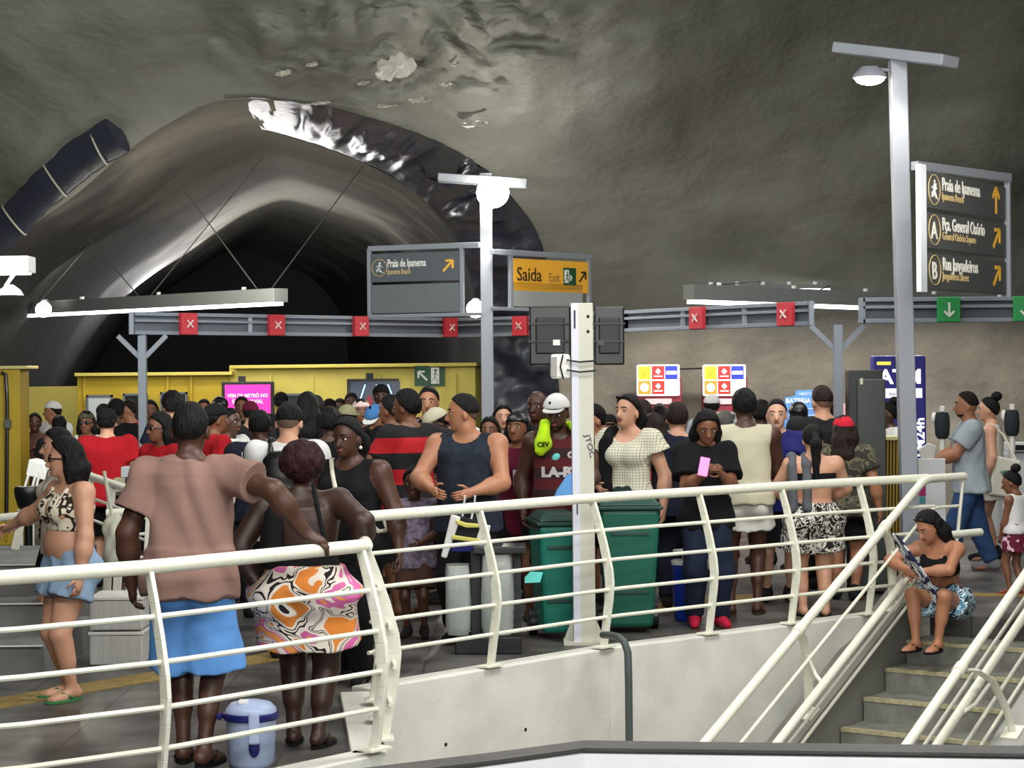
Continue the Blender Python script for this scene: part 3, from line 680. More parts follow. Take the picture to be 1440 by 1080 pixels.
# ---------------------------------------------------------------- direction boards
def walker(o, ux, uy, n, r, ms, parent):
    """pictogram in a ring: a figure with a board under the arm"""
    mb = MB(); ring = [o+ux*math.cos(t)*r+uy*math.sin(t)*r+n*.004 for t in [2*math.pi*i/28 for i in range(29)]]
    mb.tube(ring, .0042, 5, caps=False); rg = mb.build('ring', ms[1])
    mb = MB(); q = lambda a, b: o+ux*a*r+uy*b*r+n*.005
    mb.ell(q(.05, .55), (r*.13, .004, r*.13), Matrix([ux, n, uy]).transposed(), 10, 6)
    for a, b, w in (((.05, .4), (-.08, -.05), .26), ((-.08, 0), (.3, -.55), .15), ((-.08, 0), (-.4, -.5), .15), ((.05, .33), (.4, .05), .1), ((0, .3), (-.4, .1), .1), ((-.5, -.2), (.55, -.62), .06)):
        A, B_ = q(*a), q(*b); mb.beam(A, B_, r*w, .006, up=(B_-A).cross(n).cross(B_-A) if False else n.cross(B_-A))
    return [rg, mb.build('pictogram', ms[0])]
def panel_box(mb, o, ux, w, h, th=.03):
    n = ux.cross(Vector((0, 0, 1))); c = o+ux*w/2+Vector((0, 0, h/2))-n*th/2; R = Matrix([ux, -n, Vector((0, 0, 1))]).transposed(); return mb.box(c, (w, th, h), R)
txw = mat('sign_white', (.92, .92, .88), .5); txb = mat('sign_text_dark', (.22, .17, .08), .5); txt_gold = mat('sign_text_gold', (.78, .69, .48), .5)
# board on the right post
Ya, Yb = 15.75, 17.3
A0 = P(1300, 412, Ya); B0 = P(1418, 415, Yb); ux = flat(B0-A0).normalized(); n = ux.cross(Vector((0, 0, 1))); W_ = flat(B0-A0).length
zt = [P(1307, y, Ya).z for y in (232, 294, 305, 352, 362, 408)]
root = empty('direction_board', flat(A0), 'charcoal direction board with three rows for beach, square and street, on the right lamp post', 'sign')
k = []; U = Vector((0, 0, 1)); zb, z_t = P(1307, 409, Ya).z, P(1307, 237, Ya).z; H_ = z_t-zb; rowh = H_/3
arm0 = Vector((LT1.x+.10, 16.2, z_t+.07)); mb = MB(); mb.beam(arm0, flat(B0)+U*(z_t+.07)+ux*.02, .07, .07); mb.beam(flat(B0)+U*(z_t+.05)+ux*.0, flat(B0)+U*zb, .05, .03, up=ux); k.append(mb.build('frame', post_g))
mb = MB(); mb.beam(flat(A0)+U*(z_t+.03)-ux*.05, flat(A0)+U*(zb-.01)-ux*.05, .04, .12, up=ux); k.append(mb.build('end_plate', mat('pale_plate', (.84, .87, .90), .4)))
rows = [('Praia de Ipanema', 'Ipanema Beach', None, (0, 1)), ('Pça. General Osório', 'General Osório Square', 'A', (.707, .707)), ('Rua Jangadeiros', 'Jangadeiros Street', 'B', (.707, .707))]
for i, (t1, t2, let, dr) in enumerate(rows):
    zz = z_t-(i+1)*rowh+.02; o0 = flat(A0)+U*zz+ux*.02; pb_ = panel_box(MB(), o0, ux, W_-.06, rowh-.035, .05).build('sign_row', signg, bevel=.004); k.append(pb_)
    o1 = o0+n*.001; cr_ = o1+ux*.19+U*(rowh*.47)
    if let:
        mb = MB(); mb.tube([cr_+ux*math.cos(t)*.12+U*math.sin(t)*.12+n*.004 for t in [2*math.pi*q/28 for q in range(29)]], .0042, 5, caps=False); r1 = mb.build('ring', txt_gold); r1.parent = pb_
        x_ = text_mesh(let, .19, cr_-U*.068, ux, U, txw, 'letter', None, 'CENTER', 1.0, .003, .004); x_.parent = pb_
    else:
        for x_ in walker(cr_, ux, U, n, .12, (txw, txt_gold), None): x_.parent = pb_
    x_ = text_mesh(t1, .145, o1+ux*.36+U*rowh*.50, ux, U, txw, 'lettering', None, 'LEFT', .84 if i != 1 else .78, .003, .003); x_.parent = pb_
    x_ = text_mesh(t2, .09, o1+ux*.36+U*rowh*.26, ux, U, txt_gold, 'lettering', None, 'LEFT', .86, .003, .001); x_.parent = pb_
    x_ = arrow(o1+ux*(W_-.30)+U*rowh*.47, ux, U, n, .22, dr).build('arrow', gold); x_.parent = pb_
adopt(root, *k)
# twin frame on the centre lamp post
def frame_board(xl, xr, Yl, Yr, ytl, ybl, label, panels, px0, px1):
    a = flat(P(xl, 400, Yl)); b = flat(P(xr, 400, Yr)); ux = (b-a).normalized(); n = ux.cross(U); W = (b-a).length; z1 = P(xl, ytl, Yl).z; z0 = P(xl, ybl, Yl).z
    root = empty('direction_board', a, label, 'sign'); mb = MB()
    mb.beam(a+U*z1, b+U*z1, .06, .06); mb.beam(a+U*z0, b+U*z0, .05, .04)
    X = lambda px: min(((abs(720+F*(a.lerp(b, t/400).x)/(a.lerp(b, t/400).y)-px), W*t/400) for t in range(401)))[1]
    for px in (px0, px1): c = a+ux*X(px); mb.beam(c+U*z1, c+U*z0, .045, .045, up=ux)
    k = [mb.build('frame', post_g, bevel=.004)]
    x0, x1 = X(px0)+.03, X(px1)-.03
    return root, k, a, ux, n, x0, x1, z0, z1
root, k, a, ux, n, x0, x1, z0, z1 = frame_board(519, 675, 22.75, 22.2, 350, 445, 'grey twin-panel direction board left of the centre post, top panel for the beach', None, 521, 651)
w = x1-x0; zz = z0+.03; hb = (z1-z0-.12)/2
o0 = a+ux*x0+U*(zz+hb+.03)+n*.02; pb_ = panel_box(MB(), o0, ux, w, hb, .05).build('sign_row', mat('sign_slate', (.33, .35, .37), .5), bevel=.004); k.append(pb_)
for x_ in walker(o0+n*.002+ux*w*.10+U*hb*.5, ux, U, n, .095, (txw, txt_gold), None): x_.parent = pb_
x_ = text_mesh('Praia de Ipanema', .125, o0+n*.002+ux*w*.19+U*hb*.52, ux, U, txw, 'lettering', None, 'LEFT', 1.0*w/1.95, .003, .002); x_.parent = pb_
x_ = text_mesh('Ipanema Beach', .085, o0+n*.002+ux*w*.19+U*hb*.27, ux, U, txt_gold, 'lettering', None, 'LEFT', 1.0*w/1.95, .003, .001); x_.parent = pb_
x_ = arrow(o0+n*.002+ux*w*.88+U*hb*.5, ux, U, n, .17, (.707, .707)).build('arrow', gold); x_.parent = pb_
k.append(panel_box(MB(), a+ux*x0+U*zz+n*.02, ux, w, hb, .05).build('blank_row', mat('sign_slate_blank', (.40, .42, .43), .5), bevel=.004)); adopt(root, *k)
root, k, a, ux, n, x0, x1, z0, z1 = frame_board(692, 830, 22.25, 23.5, 354, 434, 'amber exit board hanging in a grey frame right of the centre post', None, 719, 829)
w = x1-x0; hb = .37; o0 = a+ux*x0+U*(z1-hb-.06)+n*.02; pb_ = panel_box(MB(), o0, ux, w, hb, .05).build('exit_panel', amber, bevel=.004); k.append(pb_)
x_ = text_mesh('Saída', .22, o0+n*.002+ux*.05+U*.12, ux, U, txb, 'lettering', None, 'LEFT', .95, .003, .001); x_.parent = pb_
x_ = text_mesh('Exit', .15, o0+n*.002+ux*(w*.455)+U*.12, ux, U, mat('sign_text_brown', (.62, .45, .20), .5), 'lettering', None, 'LEFT', .85, .003); x_.parent = pb_
def exit_figure(o, ux, n, h_, parent):
    k_ = []; mb = MB(); mb.prism([(0, 0), (h_*.5, 0), (h_*.5, h_), (0, h_)], o, ux, U, n*.004); k_.append(mb.build('door_symbol', txw))
    mb = MB(); q = lambda a_, b_: o+ux*a_*h_+U*b_*h_+n*.006
    mb.ell(q(.28, .82), (h_*.08, .004, h_*.08), Matrix([ux, n, U]).transposed(), 8, 5)
    for p1, p2, wd_ in (((.27, .72), (.22, .42), .13), ((.22, .42), (.38, .22), .08), ((.38, .22), (.36, .05), .07), ((.22, .42), (.08, .20), .08), ((.08, .2), (-.04, .14), .06), ((.26, .68), (.42, .52), .06), ((.26, .68), (.10, .55), .06)):
        A, B_ = q(*p1), q(*p2); mb.beam(A, B_, h_*wd_, .006, up=n.cross(B_-A))
    k_.append(mb.build('running_figure', exit_g)); return k_
gp = MB(); gp.prism([(0, 0), (w*.17, 0), (w*.17, .20), (0, .20)], o0+n*.001+ux*w*.655+U*.09, ux, U, n*.004); x_ = gp.build('green_field', exit_g); x_.parent = pb_
for x_ in exit_figure(o0+n*.006+ux*(w*.655+.015)+U*.115, ux, n, .15, pb_): x_.parent = pb_
x_ = text_mesh('»', .15, o0+n*.006+ux*(w*.655+.10)+U*.14, ux, U, txw, 'chevrons', None, 'LEFT', .7, .003); x_.parent = pb_
x_ = arrow(o0+n*.002+ux*w*.915+U*.19, ux, U, n, .16, (.707, .707)).build('arrow', txb); x_.parent = pb_
k.append(panel_box(MB(), a+ux*x0+U*(z0+.03)+n*.02, ux, w*.92, .28, .05).build('blank_row', mat('sign_pale_blank', (.60, .62, .60), .5), bevel=.004)); adopt(root, *k)
# ================================================================ people: signed distance bodies
def surface_nets(d, o, vox):
    s = d < 0
    nx, ny, nz = d.shape
    cnt = np.zeros((nx-1, ny-1, nz-1), np.int8); cs = [(i, j, k) for i in (0, 1) for j in (0, 1) for k in (0, 1)]
    for i, j, k in cs: cnt += s[i:nx-1+i, j:ny-1+j, k:nz-1+k]
    cells = np.argwhere((cnt > 0) & (cnt < 8))
    if len(cells) == 0: return None
    vals = np.stack([d[cells[:, 0]+i, cells[:, 1]+j, cells[:, 2]+k] for i, j, k in cs], 1)
    cc = np.array(cs, float); acc = np.zeros((len(cells), 3)); n = np.zeros(len(cells))
    for a in range(8):
        for b in range(a+1, 8):
            if np.abs(cc[a]-cc[b]).sum() != 1: continue
            va, vb = vals[:, a], vals[:, b]; m = (va < 0) != (vb < 0)
            t = np.where(m, va/np.where(m, va-vb, 1), 0)[:, None]
            acc += np.where(m[:, None], cc[a]+(cc[b]-cc[a])*t, 0); n += m
    vert = (cells+acc/n[:, None])*vox+o
    idx = np.full((nx-1, ny-1, nz-1), -1, np.int32); idx[cells[:, 0], cells[:, 1], cells[:, 2]] = np.arange(len(cells))
    quads = []
    for ax in range(3):
        sl0 = [slice(1, -1)]*3; sl1 = [slice(1, -1)]*3
        sl0[ax] = slice(0, -1); sl1[ax] = slice(1, None)
        e = s[tuple(sl0)] != s[tuple(sl1)]; w = np.argwhere(e)
        if len(w) == 0: continue
        base = w.copy(); 
        for q in range(3):
            if q != ax: base[:, q] += 1
        u, v = (ax+1) % 3, (ax+2) % 3
        def I(du, dv):
            p = base.copy(); p[:, u] += du; p[:, v] += dv; return idx[p[:, 0], p[:, 1], p[:, 2]]
        q = np.stack([I(-1, -1), I(0, -1), I(0, 0), I(-1, 0)], 1)
        inside = s[base[:, 0], base[:, 1], base[:, 2]]
        q[~inside] = q[~inside][:, ::-1]
        quads.append(q)
    q = np.concatenate(quads); q = q[(q >= 0).all(1)]
    return vert, q
def V(*a): return np.array(a, float)
def rx(a): c, s = math.cos(a), math.sin(a); return np.array([[1, 0, 0], [0, c, -s], [0, s, c]])
def ry(a): c, s = math.cos(a), math.sin(a); return np.array([[c, 0, s], [0, 1, 0], [-s, 0, c]])
def rz(a): c, s = math.cos(a), math.sin(a); return np.array([[c, -s, 0], [s, c, 0], [0, 0, 1]])
class Field:
    """smooth union of tapered cones, ellipsoids and lofted trunks on a voxel grid"""
    def __init__(s, k=.02): s.p = []; s.k = k; s.cuts = []
    def cone(s, a, b, r1, r2, flat=False, k=None): s.p.append(('c', V(*a), V(*b), r1, r2, flat, k)); return s
    def ell(s, c, r, R=None, k=None): s.p.append(('e', V(*c), V(*r), np.eye(3) if R is None else R, None, None, k)); return s
    def loft(s, T, zs, aa, bb, cc, xx=None, k=None): s.p.append(('l', T, (V(*zs), V(*aa), V(*bb), V(*cc), V(*(xx or [0]*len(zs)))), None, None, None, k)); return s
    def cut(s, f): s.cuts.append(f); return s
    def bounds(s):
        lo = V(9, 9, 9); hi = -lo
        for p in s.p:
            if p[0] == 'c':
                r = max(p[3], p[4]); lo = np.minimum(lo, np.minimum(p[1], p[2])-r); hi = np.maximum(hi, np.maximum(p[1], p[2])+r)
            elif p[0] == 'e':
                e = np.sqrt(((p[3]*p[2])**2).sum(1)); lo = np.minimum(lo, p[1]-e); hi = np.maximum(hi, p[1]+e)
            else:
                a, b = s.lb(p); lo = np.minimum(lo, a); hi = np.maximum(hi, b)
        return lo, hi
    def lb(s, p):
        T = p[1]; zs, aa, bb, cc, xx = p[2]; A = aa.max()+np.abs(xx).max(); B = bb.max()+np.abs(cc).max()
        pts = np.array([T(V(x, y, z)) for x in (-A, A) for y in (-B, B) for z in (zs[0], zs[-1])])
        return pts.min(0), pts.max(0)
    def mesh(s, vox, noise=0, nf=1.0, seed=0):
        lo, hi = s.bounds(); lo = lo-3*vox-noise; hi = hi+3*vox+noise
        dims = np.ceil((hi-lo)/vox).astype(int)+1
        ax = [lo[i]+np.arange(dims[i])*vox for i in range(3)]
        D = np.full(dims, .5)
        for p in s.p:
            if p[0] == 'c': r = max(p[3], p[4]); a = np.minimum(p[1], p[2])-r; b = np.maximum(p[1], p[2])+r
            elif p[0] == 'e': e = np.sqrt(((p[3]*p[2])**2).sum(1)); a = p[1]-e; b = p[1]+e
            else: a, b = s.lb(p)
            m = s.k*1.2+vox*2.5
            i0 = np.maximum(np.floor((a-m-lo)/vox).astype(int), 0); i1 = np.minimum(np.ceil((b+m-lo)/vox).astype(int)+1, dims)
            sl = tuple(slice(x, y) for x, y in zip(i0, i1))
            X = ax[0][sl[0]][:, None, None]; Y = ax[1][sl[1]][None, :, None]; Z = ax[2][sl[2]][None, None, :]
            if p[0] == 'c':
                A, B, r1, r2 = p[1:5]; ab = B-A; L2 = max((ab**2).sum(), 1e-9); L = math.sqrt(L2)
                t = ((X-A[0])*ab[0]+(Y-A[1])*ab[1]+(Z-A[2])*ab[2])/L2; tc = np.clip(t, 0, 1)
                if p[5]:
                    dd = np.sqrt((X-A[0]-ab[0]*t)**2+(Y-A[1]-ab[1]*t)**2+(Z-A[2]-ab[2]*t)**2)-(r1+(r2-r1)*tc)
                    dd = np.maximum(dd, (t-1)*L)
                    if p[5] == 2: dd = np.maximum(dd, -t*L)
                    else:
                        d0 = np.sqrt((X-A[0])**2+(Y-A[1])**2+(Z-A[2])**2)-r1; dd = np.where(t < 0, d0, dd)
                else: dd = np.sqrt((X-A[0]-ab[0]*tc)**2+(Y-A[1]-ab[1]*tc)**2+(Z-A[2]-ab[2]*tc)**2)-(r1+(r2-r1)*tc)
            elif p[0] == 'e':
                c, r, R = p[1:4]; q = [(X-c[0])*R[0, i]+(Y-c[1])*R[1, i]+(Z-c[2])*R[2, i] for i in range(3)]
                k0 = np.sqrt((q[0]/r[0])**2+(q[1]/r[1])**2+(q[2]/r[2])**2); k1 = np.sqrt((q[0]/r[0]**2)**2+(q[1]/r[1]**2)**2+(q[2]/r[2]**2)**2)
                dd = k0*(k0-1)/np.maximum(k1, 1e-6)
            else:
                T = p[1]; zs, aa, bb, cc, xx = p[2]; qx, qy, qz = T.inv(X, Y, Z)
                a = np.interp(qz, zs, aa); b = np.interp(qz, zs, bb); c = np.interp(qz, zs, cc); x0 = np.interp(qz, zs, xx)
                u = (qx-x0)/a; v = (qy-c)/b
                rr_ = (np.abs(u)**2.4+np.abs(v)**2.4)**(1/2.4)
                dd = (rr_-1)*np.minimum(a, b)
                dd = np.maximum(dd, np.maximum(qz-zs[-1], zs[0]-qz))
            k = s.k if p[6] is None else p[6]; cur = D[sl]
            h = np.maximum(k-np.abs(cur-dd), 0)/max(k, 1e-6); D[sl] = np.minimum(cur, dd)-h*h*k*.25
        X = ax[0][:, None, None]; Y = ax[1][None, :, None]; Z = ax[2][None, None, :]
        if noise:
            f = nf
            w = .8*np.sin((Z*.55+np.abs(X)*1.0)*52*f+seed+3*np.sin(X*7+seed)+2*np.sin(Y*9))*np.clip(.5+.9*np.sin(X*9+Z*5+seed*3), 0, 1)+np.sin(X*31*f+seed+2.2*np.sin(Z*9*f+seed)+1.3*np.sin(Y*17*f))*np.sin(Y*27*f+seed*2+1.7*np.sin(Z*6*f+X*8))+.6*np.sin(Z*24*f+3*np.sin(X*11*f+Y*9*f+seed))
            D = D+noise*(w*.6-.42)
        for f in s.cuts: D = np.maximum(D, f(X, Y, Z))
        D[0] = D[-1] = .1; D[:, 0] = D[:, -1] = .1; D[:, :, 0] = D[:, :, -1] = .1
        return surface_nets(D, lo, vox)
class Frame:
    """rotation R about pivot c, expressed in rest coordinates"""
    def __init__(s, R, c, o=None): s.R = R; s.c = V(*c); s.o = s.c if o is None else V(*o)
    def __call__(s, p): return s.R @ (V(*p)-s.c)+s.o
    def inv(s, X, Y, Z):
        x, y, z = X-s.o[0], Y-s.o[1], Z-s.o[2]; R = s.R
        return (R[0, 0]*x+R[1, 0]*y+R[2, 0]*z+s.c[0], R[0, 1]*x+R[1, 1]*y+R[2, 1]*z+s.c[1], R[0, 2]*x+R[1, 2]*y+R[2, 2]*z+s.c[2])
def mesh_from(name, vq, mats, parent=None, extra=None):
    vert, q = vq; me = bpy.data.meshes.new(name); ev = ef = None
    nv, nq = len(vert), len(q); loops = q.reshape(-1); starts = np.arange(nq)*4; tot = np.full(nq, 4); mi = np.zeros(nq, int)
    if extra and extra.v:
        ev = np.array(extra.v, float); vert = np.concatenate([vert, ev])
        l2 = np.concatenate([np.array(f)+nv for f in extra.f]); t2 = np.array([len(f) for f in extra.f])
        s2 = len(loops)+np.concatenate([[0], np.cumsum(t2)[:-1]]); loops = np.concatenate([loops, l2]); starts = np.concatenate([starts, s2])
        tot = np.concatenate([tot, t2]); mi = np.concatenate([mi, np.array(extra.mi)])
    me.vertices.add(len(vert)); me.vertices.foreach_set('co', vert.astype(np.float32).ravel())
    me.loops.add(len(loops)); me.loops.foreach_set('vertex_index', loops.astype(np.int32))
    me.polygons.add(len(starts)); me.polygons.foreach_set('loop_start', starts.astype(np.int32)); me.polygons.foreach_set('loop_total', tot.astype(np.int32))
    for m in mats: me.materials.append(m)
    me.polygons.foreach_set('material_index', mi.astype(np.int32)); me.polygons.foreach_set('use_smooth', [True]*len(starts))
    me.update(calc_edges=True); me.validate()
    o = bpy.data.objects.new(name, me); C.objects.link(o)
    if parent: o.parent = parent
    return o
def ik(S, T, l1, l2, hint):
    d = T-S; L = np.linalg.norm(d); mx = (l1+l2)*.995
    if L > mx: T = S+d/L*mx; d = T-S; L = mx
    if L < 1e-6: L = 1e-6
    u = d/L; a = (l1*l1-l2*l2+L*L)/(2*L); h = math.sqrt(max(l1*l1-a*a, 0))
    hv = hint-u*np.dot(hint, u); nh = np.linalg.norm(hv); hv = hv/nh if nh > 1e-6 else V(0, 0, 1)
    return S+u*a+hv*h, T
SK = {'dark': (.30, .19, .14), 'deep': (.22, .14, .11), 'brown': (.50, .33, .24), 'tan': (.68, .47, .35), 'light': (.80, .60, .49), 'pale': (.84, .66, .56)}
def skin(t): return mat('skin_'+t, SK[t], .48, bump=.03, bscale=30, var=.10, vscale=7, spec=.45)
lip_m = mat('lip', (.55, .30, .27), .4); eye_w = mat('eye_white', (.80, .78, .75), .25); eye_d = mat('eye_dark', (.05, .03, .025), .2)
HAIRC = {'black': (.045, .04, .045), 'brown': (.17, .11, .08), 'red': (.20, .05, .07), 'grey': (.45, .44, .42), 'white': (.75, .75, .72)}
def hairm(c): return mat('hair_'+c, tuple(x*.8 for x in HAIRC[c]), .62, bump=1.0, bscale=70, stretch=(1, 1, .22), spec=.25)
def cloth(n, c, **k):
    k.setdefault('bump', .12); k.setdefault('bscale', 220); k.setdefault('var', .12); k.setdefault('vscale', 5)
    return mat(n, c, .88, spec=.25, **k)
class Person: pass
TORSO_M = dict(zs=(.455, .50, .53, .57, .62, .68, .74, .78, .81, .833, .85), aa=(.06, .094, .095, .087, .080, .088, .100, .104, .098, .055, .034), bb=(.04, .064, .064, .060, .056, .062, .068, .062, .050, .036, .03), cc=(0, -.006, -.004, .0, .002, .003, .002, -.002, -.006, -.008, -.006))
TORSO_F = dict(zs=(.455, .50, .53, .57, .62, .68, .74, .78, .81, .833, .85), aa=(.065, .103, .103, .088, .072, .078, .086, .090, .088, .048, .030), bb=(.04, .066, .064, .056, .050, .054, .060, .056, .046, .034, .028), cc=(0, -.010, -.007, .002, .004, .003, .002, -.002, -.006, -.008, -.006))
COUNT = [0]
def person(px, py, s, yaw, tone, label, top=None, bottom=None, hair=('short', 'black'), L='down', R='down', fem=0, w=1.0, belly=0, hy=0, hp=0, lean=0, side=0,
           h=None, shoes=None, foot=(.055, .02, .055, -.02), z0=0, child=0, cap=None, extra=None, legs=None, bust=1.0, sit=None, face=None, group=None, hipw=1.0, fingers=None, xtra=None, beard=0, glasses=None, arm=1.0):
    Y = F/s; top_p = P(px, py, Y)
    h = h or (top_p.z-z0); loc = Vector((top_p.x, Y, z0)); q = Person(); q.h = h; q.seed = COUNT[0]*1.7; COUNT[0] += 1
    vox = min(max(2.3/s, .0075), .020); near = s > 150
    th = math.radians(yaw); RB = rz(th)
    def W2L(v): v = V(v[0]-loc.x, v[1]-loc.y, v[2]-loc.z); return RB.T @ v
    q.W2L = W2L; T_ = TORSO_F if fem else TORSO_M
    pel = V(0, 0, .5*h)
    po = pel.copy()
    if sit is not None: po = V(0, 0, sit)
    TF = Frame(rz(0) @ ry(math.radians(side)) @ rx(-math.radians(lean)), pel, po); q.TF = TF; q.pel = po
    PF = Frame(np.eye(3), pel, po); q.PF = PF
    def tz(z, up=True): return TF(V(0, 0, z*h))
    sw = (.100 if fem else .114)*h*(1+(w-1)*.6)
    zs = [z*h for z in T_['zs']]; wt = [w if z < .80 else 1+(w-1)*.5 for z in T_['zs']]
    wt = [x*(hipw if z < .56 else 1) for x, z in zip(wt, T_['zs'])]
    aa = [a*h*x for a, x in zip(T_['aa'], wt)]; bb = [b*h*x for b, x in zip(T_['bb'], wt)]; cc = [c*h for c in T_['cc']]
    q.zs, q.aa, q.bb, q.cc = zs, aa, bb, cc
    B = Field(k=.022*h)
    if lean > 30:   # blend hip and trunk when strongly bent
        B.ell(PF(V(0, 0, .5*h)), (.09*h*w, .07*h*w, .07*h))
    B.loft(TF, zs, aa, bb, cc)
    # shoulders, neck, head
    shl = {}
    for sd, nm in ((-1, 'L'), (1, 'R')):
        shl[nm] = TF(V(sd*sw, -.006*h, .803*h)); B.cone(TF(V(sd*.05*h, -.008*h, .812*h)), shl[nm], .034*h, (.034 if fem else .040)*h*(1+(w-1)*.6))
    piv = TF(V(0, 0, .872*h)); hs = 1.07 + .30*child
    nr = (.027 if fem else .034)*h*(1+(w-1)*.5)
    B.cone(TF(V(0, -.010*h, .825*h)), piv+V(0, .006*h, .0), nr*1.18, nr)
    B.cone(TF(V(-.055*h, -.014*h, .815*h)), TF(V(0, -.014*h, .85*h)), .022*h, .022*h); B.cone(TF(V(.055*h, -.014*h, .815*h)), TF(V(0, -.014*h, .85*h)), .022*h, .022*h)
    HR = rz(math.radians(hy)) @ rx(-math.radians(hp)); hh = h*hs
    HF = Frame(HR, (0, 0, 0), piv); q.HF = HF; q.hh = hh; q.HR = HR; q.piv = piv
    cr = V(0, .010*hh, .066*hh)
    B.ell(HF(cr), (.0445*hh, .056*hh, .060*hh), HR)
    B.ell(HF(V(0, .030*hh, .030*hh)), (.033*hh, .036*hh, .042*hh), HR, k=.012*hh)
    B.ell(HF(V(0, .052*hh, .002*hh)), (.014*hh, .012*hh, .010*hh), HR, k=.012*hh)
    B.cone(HF(V(0, .062*hh, .060*hh)), HF(V(0, .074*hh, .036*hh)), .006*hh, .0105*hh, k=.008*hh)
    for sd in (-1, 1):
        B.ell(HF(V(sd*.046*hh, .006*hh, .046*hh)), (.006*hh, .012*hh, .019*hh), HR, k=.003*hh)
        B.ell(HF(V(sd*.018*hh, .058*hh, .066*hh)), (.014*hh, .008*hh, .005*hh), HR, k=.006*hh)
    if fem and bust:
        for sd in (-1, 1): B.ell(TF(V(sd*.042*h, .050*h*w, .735*h)), (.036*h*bust*w, .036*h*bust, .040*h*bust))
    elif not fem and not child:
        for sd in (-1, 1): B.ell(TF(V(sd*.045*h, .040*h, .755*h)), (.042*h*w, .026*h*w, .030*h))
    if belly: B.ell(TF(V(0, .03*h, .60*h)), (.085*h*w, (.05+.03*belly)*h, .075*h), k=.03*h)
    for sd in (-1, 1): B.ell(PF(V(sd*.045*h*hipw*w, -.038*h, .495*h)), (.05*h*w*hipw, .045*h*w, .05*h))
    # arms
    l1, l2 = .172*h, .150*h
    q.arm = {}; extra_mb = MB()
    if fingers is None: fingers = s > 120
    for nm, spec, sd in (('L', L, -1), ('R', R, 1)):
        S = shl[nm]; hint = V(sd*.5, -1, -.2)
        if isinstance(spec, str):
            k = spec
            if k == 'down': T = TF(V(sd*.155*h*w, .02*h, .50*h)); hint = V(sd*.6, -1, 0)
            elif k == 'hip': T = TF(V(sd*.118*h*w*hipw, .035*h, .565*h)); hint = V(sd*1, -.5, .1)
            elif k == 'phone': T = TF(V(sd*.03*h, .19*h, .72*h)); hint = V(sd*.5, -.3, -1)
            elif k == 'front': T = TF(V(sd*.06*h, .17*h, .60*h)); hint = V(sd*.9, -.6, -.6)
            elif k == 'rail': T = TF(V(sd*.17*h, .20*h, .63*h)); hint = V(sd*1, -.3, -.4)
            elif k == 'fold': T = TF(V(-sd*.04*h, .11*h, .67*h)); hint = V(sd*1, -.2, -.5)
            elif k == 'chest': T = TF(V(sd*.05*h, .10*h, .72*h)); hint = V(sd*1, -.3, -.8)
            elif k == 'face': T = TF(V(sd*.04*h, .11*h, .86*h)); hint = V(sd*.7, .2, -1)
            elif k == 'back': T = TF(V(sd*.04*h, -.10*h, .54*h)); hint = V(sd*1, -.6, 0)
            hand_d = None
        else:
            t = spec[0]
            T = W2L(t) if isinstance(t, Vector) else V(*t)*h
            if len(spec) > 1 and spec[1] is not None: hint = V(*spec[1])
        E, Wp = ik(S, T, l1, l2, hint); q.arm[nm] = (S, E, Wp)
        am = (1+(w-1)*.8)*arm; ra_, rb_, rc_ = ((.033, .027, .017) if fem else (.037, .030, .019))
        B.cone(S, E, ra_*h*am, rb_*h*am*.92); B.cone(E, E+(Wp-E)*.35, rb_*h*am*.9, rb_*h*am); B.cone(E+(Wp-E)*.3, Wp, rb_*h*am*.98, rc_*h)
        d = (Wp-E)/np.linalg.norm(Wp-E)
        if not isinstance(spec, str) and len(spec) > 2 and spec[2] is not None:
            d = V(*spec[2]); d /= np.linalg.norm(d)
        # palm and fingers; palm normal faces the body midline
        mid = TF(V(0, .05*h, .62*h)); nn = mid-Wp; nn = nn-d*np.dot(nn, d); nn = nn/(np.linalg.norm(nn)+1e-9)
        if not isinstance(spec, str) and len(spec) > 3: nn = V(*spec[3]); nn = nn-d*np.dot(nn, d); nn = nn/(np.linalg.norm(nn)+1e-9)
        wv = np.cross(d, nn); pc = Wp+d*.030*h
        Rp = np.stack([wv, nn, d], 1)
        B.ell(pc, (.022*h, .0125*h, .034*h), Rp, k=.01*h)
        if fingers:
            fr = .0050*h if not fem else .0044*h
            for i, ln in enumerate((.040, .046, .043, .034)):
                b0 = pc+d*.020*h+wv*(i-1.5)*.0098*h; c1 = d*.92+nn*.38; c1 /= np.linalg.norm(c1); c2 = d*.45+nn*.9; c2 /= np.linalg.norm(c2)
                p1 = b0+c1*ln*.52*h; p2 = p1+c2*ln*.5*h
                extra_mb.tube([b0, p1, (p1+p2)/2, p2], [fr*1.1, fr, fr*.95, fr*.7], 6)
            sg = 1 if np.dot(wv, V(0, 1, 0)) > 0 else -1
            b0 = pc-d*.012*h+wv*sg*.018*h; c1 = wv*sg*.7+d*.7+nn*.2; c1 /= np.linalg.norm(c1); p1 = b0+c1*.024*h; p2 = p1+(c1*.5+d*.6+nn*.3)*.02*h
            extra_mb.tube([b0, p1, p2], [fr*1.35, fr*1.15, fr*.8], 6)
        else: B.ell(Wp+d*.065*h+nn*.008*h, (.017*h, .010*h, .028*h), Rp, k=.01*h)
        q.arm[nm+'h'] = (pc, d, nn, wv)
    # legs
    q.leg = {}
    fl = foot
